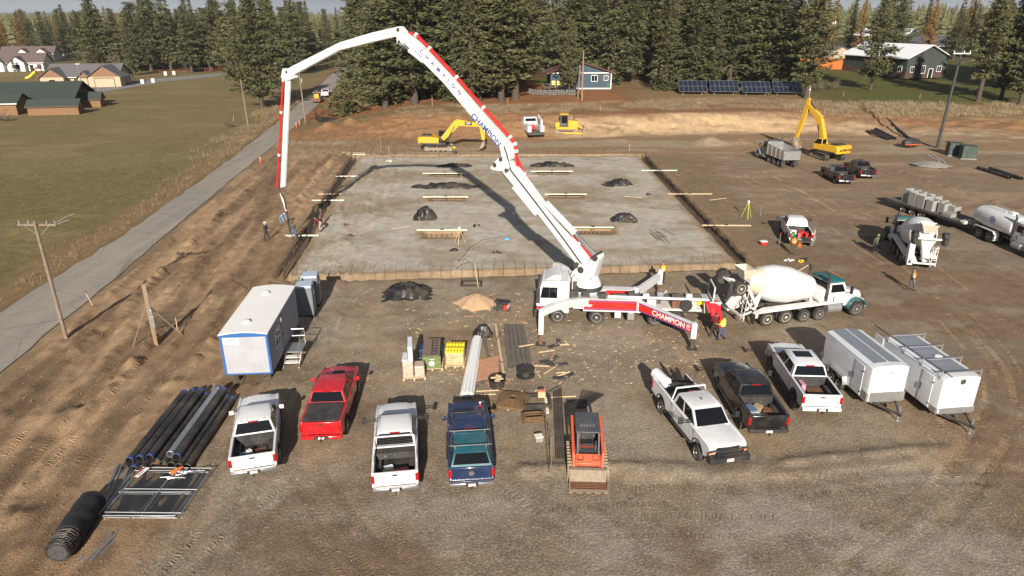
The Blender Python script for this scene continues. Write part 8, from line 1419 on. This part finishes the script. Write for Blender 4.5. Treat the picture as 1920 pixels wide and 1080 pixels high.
# survey tripods
def tripod(label, px, py, h_, mat, head=True):
    q = P(px, py); t = T('survey_tripod', label, 'tripod', (q.x, q.y, gz(q.x, q.y)), .4)
    for k in range(3): a1 = k*2.094; m = MB(); m.bar((math.cos(a1)*.55, math.sin(a1)*.55, 0), (math.cos(a1)*.07, math.sin(a1)*.07, h_), .04, .035); m.build('leg', mat, t)
    m = MB(); m.cyl((0, 0, h_-.03), (0, 0, h_+.05), .11, n=12); m.build('plate', mat, t)
    if head: m = MB(); m.b2(-.09, .09, -.08, .08, h_+.05, h_+.32); m.cyl((0, -.12, h_+.2), (0, .12, h_+.2), .05, n=10); m.build('instrument', OFFW, t, .02)
tripod('yellow green survey tripod with instrument right of the slab', 1400, 408, 1.5, M('lime_paint', (.50, .58, .05), .5)); tripod('pale survey tripod standing on the slab front left', 862, 456, 1.25, WOOD, True)
# ---------------------------------------------------------------- poles, stakes, cabinets
POLE = M('pole_wood', (.24, .18, .13), .9, var=.25, scale=3, bump=.2); DPOLE = M('dark_pole', (.045, .05, .048), .7, var=.2)
def upole(label, px, py, h_, r, lean, mat=POLE, arms=1, z=0, az=0, extra=None):
    q = P(px, py, z); t = T('utility_pole', label, 'utility pole', (q.x, q.y, gz(q.x, q.y)), az); tp = Vector((lean[0], lean[1], h_)); m = MB(); m.tube([(0, 0, -.5), tp*.5, tp], [r, r*.86, r*.68], 12); m.build('pole', mat, t)
    if arms:
        m = MB(); c = tp*.965; m.b2(c.x-1.15, c.x+1.15, c.y+.12, c.y+.24, c.z-.05, c.z+.05); cr = m.build('crossarm', POLE, t); m = MB(); [m.bar((c.x+s*.75, c.y+.12, c.z-.02), (c.x, c.y+.12, c.z-.7), .03, .03) for s in (-1, 1)]; m.build('brace', STEEL, cr)
        for x in (-1.05, -.5, .6, 1.08): m = MB(); m.cyl((c.x+x, c.y+.18, c.z+.07), (c.x+x, c.y+.18, c.z+.26), .05, n=8); m.build('insulator', STEEL, cr)
    return t
t = upole('weathered utility pole with crossarm standing left of the road', 125, 637, 7.9, .125, (.35, -.55)); m = MB(); m.tube([(1.5, -.3, 7.75), (2.1, -.25, 8.1), (2.6, -.2, 8.25)], .025, 5); m.tube([(1.4, -.3, 7.6), (2.2, -.2, 7.9)], .025, 5); m.build('fuse_arm', STEEL, t)
t = upole('tall dark steel utility pole at the right behind the boxes', 1757, 277, 15.4, .24, (.6, .3), DPOLE, 0); m = MB(); m.b2(-.7, 1.9, .1, .25, 14.0, 14.15); cr = m.build('crossarm', OFFW, t); [MB().cyl((x, .18, 14.15), (x, .18, 14.5), .07, n=8).build('insulator', OFFW, cr) for x in (-.6, .9, 1.8)]; m = MB(); [m.cyl((.5+x, -.3, 12.6), (.5+x, -.3, 13.3), .09, n=8) for x in (-.5, 0, .5)]; m.bar((-.2, -.25, 12.8), (1.2, -.25, 12.8), .08, .1); m.build('cutout', DSTEEL, t)
upole('bare wooden pole standing in the tall grass left of the road', 466, 239, 8.6, .15, (-.3, .2), arms=0); t = upole('wooden pole with transformer right of the road behind the boom tip', 573, 230, 10.5, .15, (-.3, .2), arms=0); m = MB(); m.cyl((.15, 0, 7.6), (.15, 0, 8.4), .2, n=12); m.build('transformer', STEEL, t)
upole('tall wooden pole in front of the blue house', 1091, 188, 9.5, .17, (0, 0), M('fresh_pole', (.32, .215, .135), .9), 0, 3.4); upole('short grey pole beside the tall one at the blue house', 1083, 186, 6.6, .16, (.3, 0), POLE, 0, 3.4); t = upole('wooden pole with transformers left of the barn roofs', 1553, 108, 12, .17, (.2, 0), POLE, 0, 5.5); m = MB(); [m.cyl((x, -.2, 10.4), (x, -.2, 11.4), .25, n=10) for x in (-.4, .4)]; m.build('transformer', OFFW, t)
t = upole('wooden pole with transformer rising behind the second barn roof', 1726, 76, 11, .17, (.2, 0), POLE, 0, 6.5); m = MB(); m.cyl((.4, -.2, 9.2), (.4, -.2, 10.0), .25, n=10); m.build('transformer', OFFW, t)
q = P(1516, 178, 4.2); t = upole('thick pole with white tag right of the solar panels', 1516, 180, 9, .28, (0, 0), POLE, 0, 4.0); m = MB(); m.b2(-.12, .12, -.31, -.28, 1.6, 1.9); m.build('tag', WTXT, t)
# meter pole with braces
q = P(293, 648); t = T('meter_pole', 'short braced wooden pole with electric meter box beside the ruts', 'pole', (q.x, q.y, gz(q.x, q.y)), R_(8)); m = MB(); m.bar((0, 0, -.3), (-.05, .1, 4.0), .20, .20); m.build('post', M('fresh_pole', (.32, .215, .135), .9), t); m = MB(); m.cyl((.14, -.08, 1.3), (.10, .0, 3.85), .04, n=8); m.build('conduit', STEEL, t); m = MB(); m.b2(.02, .28, -.22, -.08, 1.2, 2.0); m.b2(.04, .24, -.2, -.08, 2.05, 2.4); m.build('meter_box', STEEL, t, .02); m = MB(); m.bar((-.1, .05, 2.7), (-1.2, -.6, 0), .04, .06); m.bar((.1, .1, 2.4), (1.35, 1.0, 0), .04, .06); m.build('brace', POLE, t)
for i, (px, py, h_, lx, lb) in enumerate([(176, 575, 1.1, -.35, 'thin wooden stake leaning on the road edge near the pole'), (436, 232, 1.8, .5, 'leaning pale stake in the dry grass by the road'), (333, 620, .9, .05, 'small stake with blue ribbon near the meter pole'), (865, 337, 1.2, 0, 'survey lath standing in front of the back row board'), (1460, 463, 1.3, 0, 'grey lath standing behind the trench corner, near'), (1425, 405, 1.3, 0, 'grey lath beside the yellow tripod'), (715, 285, 1.9, 0, 'grey steel post at the back edge of the slab, left'), (730, 295, 1.8, 0, 'grey steel post at the back edge of the slab, second'), (820, 296, 1.9, 0, 'grey steel post in front of the excavator'), (1180, 283, 1.2, 0, 'wooden lath behind the slab, right half'), (1310, 200, 1.1, 0, 'wooden lath with cap on the bank right of the middle'), (1126, 208, 1.1, 0, 'wooden lath with cap on top of the bank'), (952, 196, 1.0, 0, 'wooden lath by the driveway'), (812, 230, 2.2, 0, 'tall lath standing behind the first excavator'), (1580, 187, 1.0, 0, 'wooden lath at the lawn edge, left'), (1723, 190, 1.0, 0, 'wooden lath at the lawn edge, right'), (605, 205, 1.4, 0, 'short wooden post right of the road')]):
    zz = 3.0 if py < 215 and px > 700 else 0; q = P(px, py, zz); m = MB(); m.bar((0, 0, -.2), (lx, 0, h_), .06, .04); m2 = MB(); m2.bar((lx*.9, 0, h_*.9), (lx, 0, h_+.03), .075, .055); th('survey_stake', lb, 'stake', (q.x, q.y, gz(q.x, q.y)), 0, [('lath', m, STEEL if 'grey' in lb else WOOD), ('band', m2, M('light_blue', (.12, .35, .55)) if 'blue' in lb else TOOLR)])
for i, (px, py, lb) in enumerate([(489, 308, 'orange delineator post at the road edge, nearest'), (556, 240, 'orange delineator post near the dirt heap, left'), (562, 236, 'orange delineator post near the dirt heap, right')]): q = P(px, py); m = MB(); m.lathe([(.07, .05), (.055, 1.0), (.03, 1.05)], (0, 0, 0), (0, 0, 1), 10); m2 = MB(); m2.lathe([(.22, 0), (.2, .06), (.05, .08)], (0, 0, 0), (0, 0, 1), 12); m3 = MB(); m3.lathe([(.064, .7), (.062, .82)], (0, 0, 0), (0, 0, 1), 10); th('delineator_post', lb, 'traffic post', (q.x, q.y, gz(q.x, q.y)), 0, [('tube', m, M('cone_orange', (.85, .16, .02))), ('foot', m2, PLAST), ('reflector', m3, WTXT)])
for i, (px, py) in enumerate(((1793, 293), (1818, 299))):
    q = P(px, py); m = MB(); m.b2(-.95, .95, -.8, .8, .12, 1.75); m2 = MB(); m2.prism([(-1.0, 1.75), (1.0, 1.75), (1.0, 1.85), (-1.0, 1.92)], -.86, .86); m3 = MB(); m3.b2(-1.05, 1.05, -.9, .9, 0, .12); th('utility_cabinet', ['dark green utility cabinet behind the gravel mound, left of two', 'dark green utility cabinet, right of two'][i], 'cabinet', (q.x, q.y+.8, gz(q.x, q.y)), R_(-12), [('case', m, M('cabinet_green', (.035, .062, .048), .5, dust=.2), .03), ('lid', m2, M('cabinet_green', (.035, .062, .048)), .02), ('plinth', m3, CONC)])
q = P(1706, 277); t = T('septic_tank', 'ribbed black plastic tank with orange band lying on the dirt', 'tank', (q.x, q.y, gz(q.x, q.y)), R_(12)); m = MB(); rs = []
for k in range(9): x = -1.4+k*.35; r = [.55, .85, .95, .98, 1, .98, .95, .85, .55][k]*(1 if k % 2 else .96); rs.append([(x, math.cos(j*math.pi/8)*.8*r, .75+math.sin(j*math.pi/8)*.72*r) for j in range(16)])
m.loft(rs); m.build('shell', PLAST, t); m = MB(); m.lathe([(.3, 1.4), (.3, 1.58), (.02, 1.6)], (0, 0, 0), (0, 0, 1), 14); m.build('manhole', PLAST, t); m = MB(); rs = [[(x, math.cos(j*math.pi/8)*.815*q_, .60+dz) for j in range(16)] for x, q_, dz in ()]; m.tube([(-1.35, -.42, .6), (-1.0, -.78, .6), (1.0, -.78, .6), (1.35, -.42, .6)], .05, 6); m.build('orange_band', M('cone_orange', (.85, .16, .02)), t)
# dark pipes at the right
for i, (p0, p1, lb) in enumerate([((1625, 250), (1665, 263), 'dark pipe near the excavator, front one of the group'), ((1633, 249), (1670, 262), 'dark pipe near the excavator, middle one of the group'), ((1641, 247), (1678, 262), 'dark pipe near the excavator, rear one of the group'), ((1833, 317), (1893, 336), 'long dark pipe at the right edge, front one'), ((1855, 318), (1915, 338), 'long dark pipe at the right edge, rear one'), ((1740, 292), (1762, 304), 'pale thin pipe lying beside the gravel mound'), ((1750, 292), (1772, 306), 'second pale thin pipe beside the gravel mound')]): a_ = P(*p0); b_3 = P(*p1); dark = 'dark' in lb; r = .22 if dark else .06; lie('drain_pipe' if dark else 'pale_pipe', lb, 'pipe', (a_.x, a_.y, gz(a_.x, a_.y)+r), (b_3.x, b_3.y, gz(b_3.x, b_3.y)+r), r, BLKPIPE if dark else PVC)
# black silt fence, utility trench line
m = MB(); pts = [P(592, 225), P(600, 232), P(612, 228)]; m.add([(pts[0].x, pts[0].y, 0), (pts[1].x, pts[1].y, 0), (pts[2].x+3, pts[2].y+2, 0), (pts[2].x+3, pts[2].y+2, .3), (pts[1].x, pts[1].y, 1.4), (pts[0].x, pts[0].y, 2.0)], [(0, 1, 4, 5), (1, 2, 3, 4)]); o = m.build('silt_fence', POLY, None, smooth=0); md = o.modifiers.new('thickness', 'SOLIDIFY'); md.thickness = .03; tag(o, 'black silt fence slumping beside the dirt heap by the road', 'fence'); 
m = MB(); pts = [P(1632, 205, 2.4), P(1655, 217, 1.8), P(1680, 236, 1.0), P(1705, 256, .3), P(1745, 275, 0)]; pts = [(p.x, p.y, gz(p.x, p.y)+.03) for p in pts]; m.tube(pts, [.18, .22, .25, .22, .12], 6); tag(m.build('drain_fabric', POLY, None), 'long black strip of drain fabric running down the dirt slope', 'fabric')
# wheelbarrow, bucket and cooler near the vest worker
q = P(1521, 463); t = T('wheelbarrow', 'grey wheelbarrow tipped on its nose at the pickup tailgate', 'wheelbarrow', (q.x, q.y, 0), R_(160)); m = MB(); m.loft([[(-.1, -.35, .35), (.1, -.35, .3), (.1, .35, .3), (-.1, .35, .35)], [(-.25, -.42, 1.05), (.35, -.25, .95), (.35, .25, .95), (-.25, .42, 1.05)]]); m.build('tray', STEEL, t, .03); m = MB(); [m.tube([(.0, s*.12, .15), (-.1, s*.28, 1.0), (-.1, s*.3, 1.6)], .025, 6) for s in (-1, 1)]; m.build('handle', WOOD, t); wheel(t, .05, 0, .2, .09, RIM, 1)
bucket('orange bucket on the ground beside the vest worker', P(1498, 462)+Vector((0, 0, .0)), M('cone_orange', (.85, .16, .02)), .2, .5); q = P(1431, 459); m = MB(); m.b2(-.28, .28, -.18, .18, 0, .3); m2 = MB(); m2.b2(-.3, .3, -.2, .2, .3, .38); th('cooler', 'red and white cooler left of the white pickup', 'cooler', (q.x, q.y, 0), .3, [('box', m, TOOLR, .02), ('lid', m2, WTXT, .02)])
# ---------------------------------------------------------------- haze
m = MB(); m.b2(-7100, 7100, -320, 9100, -16, 140); hm = bpy.data.materials.new('haze'); hz = m.mesh('haze', hm, 0); hm.use_nodes = True; hn = hm.node_tree; hn.nodes.remove(hn.nodes['Principled BSDF'])
pv = hn.nodes.new('ShaderNodeVolumePrincipled'); pv.inputs['Color'].default_value = (.80, .87, .95, 1); pv.inputs['Density'].default_value = .00010; hn.links.new(pv.outputs[0], hn.nodes['Material Output'].inputs['Volume'])
tag(ob('haze', hz), 'thin pale haze in the air over the whole place', None, None, 'stuff')
# ---------------------------------------------------------------- people
SKIN = M('skin', (.42, .25, .18), .6, var=.06)
def cloth(c): return M('cloth_%02d%02d%02d' % tuple(int(v*99) for v in c), c, .9, var=.18, scale=9)
def person(label, px, py, face, top, legs, pose='stand', vest=None, hat=None, hair=(.05, .035, .025), z=None, boots=(.05, .04, .03), sl=1.0, held=None):
    q = P(px, py); t = T('person', label, 'person', (q.x, q.y, (gz(q.x, q.y) if z is None else z)), face, 'people working on the site')
    # joints: x forward, y left, z up
    J = {'pel': (0, 0, .95), 'waist': (0, 0, 1.10), 'chest': (0, 0, 1.34), 'neck': (0, 0, 1.50), 'head0': (.015, 0, 1.58), 'head': (.02, 0, 1.68), 'crown': (.01, 0, 1.77)}
    arms = [((0, s*.20, 1.43), (-.02, s*.27, 1.16), (.10, s*.26, .93), (.14, s*.25, .85)) for s in (1, -1)]; lg = [((0, s*.10, .92), (.02, s*.11, .50), (-.01, s*.12, .09), (.15, s*.13, .045)) for s in (1, -1)]
    if pose == 'walk': lg = [((0, .10, .92), (.16, .11, .52), (.22, .12, .10), (.37, .12, .06)), ((0, -.10, .92), (.0, -.11, .50), (-.24, -.11, .14), (-.10, -.11, .045))]; arms = [((0, .20, 1.43), (-.10, .26, 1.17), (-.06, .26, .94), (-.04, .25, .86)), ((0, -.20, 1.43), (.10, -.26, 1.17), (.24, -.24, 1.0), (.30, -.22, .95))]
    if pose == 'hold': arms = [((0, s*.20, 1.43), (.08, s*.27, 1.18), (.34, s*.16, 1.10), (.42, s*.12, 1.10)) for s in (1, -1)]; lg = [((0, .10, .92), (.10, .16, .50), (.08, .20, .09), (.24, .22, .045)), ((0, -.10, .92), (-.06, -.16, .50), (-.22, -.20, .09), (-.06, -.22, .045))]
    if pose == 'bend':
        J = {'pel': (-.10, 0, .90), 'waist': (.02, 0, 1.02), 'chest': (.24, 0, 1.16), 'neck': (.38, 0, 1.24), 'head0': (.44, 0, 1.29), 'head': (.51, 0, 1.34), 'crown': (.57, 0, 1.40)}; arms = [((.32, s*.20, 1.18), (.42, s*.26, .92), (.55, s*.20, .70), (.60, s*.17, .63)) for s in (1, -1)]; lg = [((-.10, s*.10, .87), (.04, s*.13, .48), (-.06, s*.14, .09), (.10, s*.15, .045)) for s in (1, -1)]
    if pose == 'crouch':
        J = {'pel': (-.12, 0, .42), 'waist': (-.02, 0, .56), 'chest': (.14, 0, .78), 'neck': (.24, 0, .92), 'head0': (.28, 0, .99), 'head': (.31, 0, 1.08), 'crown': (.32, 0, 1.17)}; arms = [((.20, s*.20, .84), (.36, s*.26, .62), (.52, s*.18, .46), (.58, s*.15, .42)) for s in (1, -1)]; lg = [((-.12, s*.10, .40), (.26, s*.17, .46), (.0, s*.17, .09), (.15, s*.18, .045)) for s in (1, -1)]
    V = []; E = []; Rd = []; part = []
    def chain(pts, rad, prt, root=None):
        prev = root
        for p, r in zip(pts, rad):
            V.append(p); Rd.append(r); i = len(V)-1
            if prev is not None: E.append((prev, i)); part.append(prt if isinstance(prt, str) else prt[len([1 for _ in ()])])
            prev = i
        return prev
    chain([J['pel']], [(.15, .12)], 'legs'); w0 = chain([J['waist']], [(.145, .115)], 'top', 0); c0 = chain([J['chest']], [(.17, .12)], 'top', w0); n0 = chain([J['neck']], [(.065, .065)], 'top', c0); h0 = chain([J['head0']], [(.075, .085)], 'skin', n0); h1 = chain([J['head']], [(.082, .10)], 'skin', h0); chain([J['crown']], [(.06, .075)], 'hair', h1)
    for a in arms: s0 = chain([a[0]], [(.078, .078)], 'top', c0); e0_ = chain([a[1]], [(.055, .055)], 'top', s0); k0 = chain([a[2]], [(.038, .038)], 'top', e0_); chain([a[3]], [(.042, .028)], 'skin', k0)
    for l in lg: s0 = chain([l[0]], [(.105, .105)], 'legs', 0); e0_ = chain([l[1]], [(.072, .072)], 'legs', s0); k0 = chain([l[2]], [(.055, .055)], 'legs', e0_); chain([l[3]], [(.05, .045)], 'boots', k0)
    me = bpy.data.meshes.new('body'); me.from_pydata(V, E, []); o = bpy.data.objects.new('body', me); COL.objects.link(o); sk = o.modifiers.new('skin', 'SKIN'); sk.use_smooth_shade = True; o.modifiers.new('sub', 'SUBSURF').levels = 1
    for i, r in enumerate(Rd): sv = me.skin_vertices[0].data[i]; sv.radius = r; sv.use_root = (i == 0)
    dg = bpy.context.evaluated_depsgraph_get(); m2 = bpy.data.meshes.new_from_object(o.evaluated_get(dg)); bpy.data.objects.remove(o); m2.name = 'body'
    # fingers, nose, ears
    b = MB()
    for a, s in zip(arms, (1, -1)):
        w_ = Vector(a[3]); d_ = nrm(w_-Vector(a[2])); sd = nrm(d_.cross(Vector((0, s, .3)))); up = sd.cross(d_)
        for k in range(4): f0 = w_+d_*.02+sd*(.025-.017*k); f1 = f0+d_*(.05-.006*abs(k-1)); b.tube([f0, f1, f1+d_*.02-up*s*.022], [.0095, .009, .007], 5)
        b.tube([w_+sd*.03-d_*.015, w_+sd*.055+d_*.02, w_+sd*.05+d_*.045], [.011, .010, .008], 5)
    hd = Vector(J['head']); hu = nrm(Vector(J['crown'])-Vector(J['head0'])); fw = nrm(Vector((1, 0, 0))-hu*hu.x); b.tube([hd+fw*.085+hu*.01, hd+fw*.115-hu*.02], [.012, .016], 5); [b.box(hd+Vector((0, s*.088, 0)), (.04, .02, .06)) for s in (1, -1)]
    nb_ = len(m2.vertices); vs = [v.co.copy() for v in m2.vertices]+[Vector(v) for v in b.v]; fs = [tuple(p.vertices) for p in m2.polygons]+[tuple(i+nb_ for i in f) for f in b.f]; nbody = len(m2.polygons)
    bm_ = bpy.data.meshes.new('body'); bm_.from_pydata(vs, [], fs); mats = {'top': cloth(top), 'legs': cloth(legs), 'skin': SKIN, 'hair': cloth(hair), 'boots': cloth(boots)}; order = list(mats); [bm_.materials.append(mats[k]) for k in order]
    idx = []
    EV = [(Vector(V[a]), Vector(V[c]), p) for (a, c), p in zip(E, part)]
    for k, f in enumerate(fs):
        if k >= nbody: idx.append(2); continue
        c = sum((vs[i] for i in f), Vector())/len(f); best = (9, 'top')
        for a, e, p in EV:
            ab = e-a; tt = max(0, min(1, (c-a).dot(ab)/max(ab.length_squared, 1e-9))); dd = (c-a-ab*tt).length-(.04 if p == 'boots' else 0)
            if dd < best[0]: best = (dd, p)
        p = best[1]
        if p == 'skin' and (c-hd).dot(fw) < -.02 and (c-hd).length < .2 and (c-hd).dot(hu) > -.08: p = 'hair'
        idx.append(order.index(p))
    bm_.polygons.foreach_set('material_index', idx); bm_.polygons.foreach_set('use_smooth', [True]*len(fs)); ob('body', bm_, t)
    cr = Vector(J['crown'])
    for s in (1, -1): m = MB(); m.box(hd+fw*.088+Vector((0, s*.035, 0))+hu*.02, (.012, .022, .012)); m.build('eye', BTXT, t)
    if hat: m = MB(); m.lathe([(.135, -.02), (.13, 0), (.12, .05), (.075, .10), (.01, .115)], cr-hu*.035, hu, 16); m.bar(cr-hu*.04+fw*.08, cr-hu*.045+fw*.19, .18, .015); m.build('hard_hat', cloth(hat), t)
    if vest:
        ch = Vector(J['chest']); wa = Vector(J['waist']); nk = Vector(J['neck']); m = MB(); rs = []
        for p, rx, ry in ((wa-nrm(ch-wa)*.06, .165, .205), (wa, .165, .205), (ch, .165, .225), (ch+(nk-ch)*.55, .13, .19), (nk-(nk-ch)*.12, .085, .10)):
            ax_ = nrm(nk-wa); fx_ = nrm(Vector((1, 0, 0))-ax_*ax_.x); rs.append([p+fx_*math.cos(k*math.pi/8)*rx+Vector((0, 1, 0))*math.sin(k*math.pi/8)*ry for k in range(16)])
        m.loft(rs, False); v_ = m.build('vest', cloth(vest), t); m = MB(); 
        for p, rx, ry in ((wa+(ch-wa)*.35, .172, .222),): rg_ = [p+nrm(Vector((1, 0, 0)))*math.cos(k*math.pi/8)*rx+Vector((0, 1, 0))*math.sin(k*math.pi/8)*ry for k in range(16)]; m.loft([rg_, [v+nrm(nk-wa)*.055 for v in rg_]], False)
        m.build('reflective_band', M('reflective', (.72, .74, .60), .4), v_)
    return t
OR = (.85, .25, .03); YL = (.75, .72, .06); JEAN = (.075, .105, .17); DK = (.03, .03, .034)
person('person in dark clothes and pale cap standing left of the boom hose', 501, 453, R_(-20), DK, (.035, .037, .045), 'hold', hat=(.7, .62, .6))
person('person in light blue shirt bending left of the boom hose', 529, 424, R_(-30), (.16, .36, .60), (.15, .17, .20), 'bend', hair=(.5, .55, .6))
person('person in grey shirt and jeans steering the boom hose', 552, 453, R_(100), (.075, .072, .075), (.10, .14, .22), 'hold', hair=(.03, .02, .02))
person('person in maroon jacket bending right of the boom hose', 602, 437, R_(170), (.17, .022, .03), (.42, .33, .28), 'bend', hair=(.02, .015, .015))
person('person in patterned shirt standing behind the maroon jacket', 604, 424, R_(200), (.15, .06, .08), (.03, .032, .04), 'stand', hair=(.03, .02, .02))
person('person in orange and yellow vest at the tailgate of the white pickup', 1485, 477, R_(60), (.16, .13, .05), (.11, .07, .05), 'stand', vest=OR, hair=(.05, .03, .02))
person('person in olive jacket walking beside the waiting mixer', 1640, 477, R_(75), (.09, .095, .05), (.02, .02, .022), 'walk', hat=(.20, .25, .06))
person('person in orange vest walking alone on the dirt right of the mixer', 1706, 545, R_(-60), (.05, .05, .06), (.10, .10, .11), 'walk', vest=OR, hat=(.06, .06, .07))
person('person in yellow vest and jeans standing at the red sheet', 1352, 638, R_(140), (.6, .58, .05), JEAN, 'hold', vest=YL, hair=(.05, .04, .03))
person('person in dark red hoodie beside the yellow vest worker', 1338, 633, R_(100), (.12, .012, .018), (.03, .03, .035), 'hold', hair=(.02, .015, .015))
person('person in yellow and orange vest behind the pump truck', 1241, 531, R_(-80), (.2, .12, .03), (.03, .03, .04), 'stand', vest=(.85, .42, .04), hair=(.10, .03, .10))
person('person in yellow jacket standing in front of the first excavator', 853, 290, R_(-120), (.55, .38, .04), (.08, .08, .09), 'bend', vest=YL, hair=(.1, .07, .05))
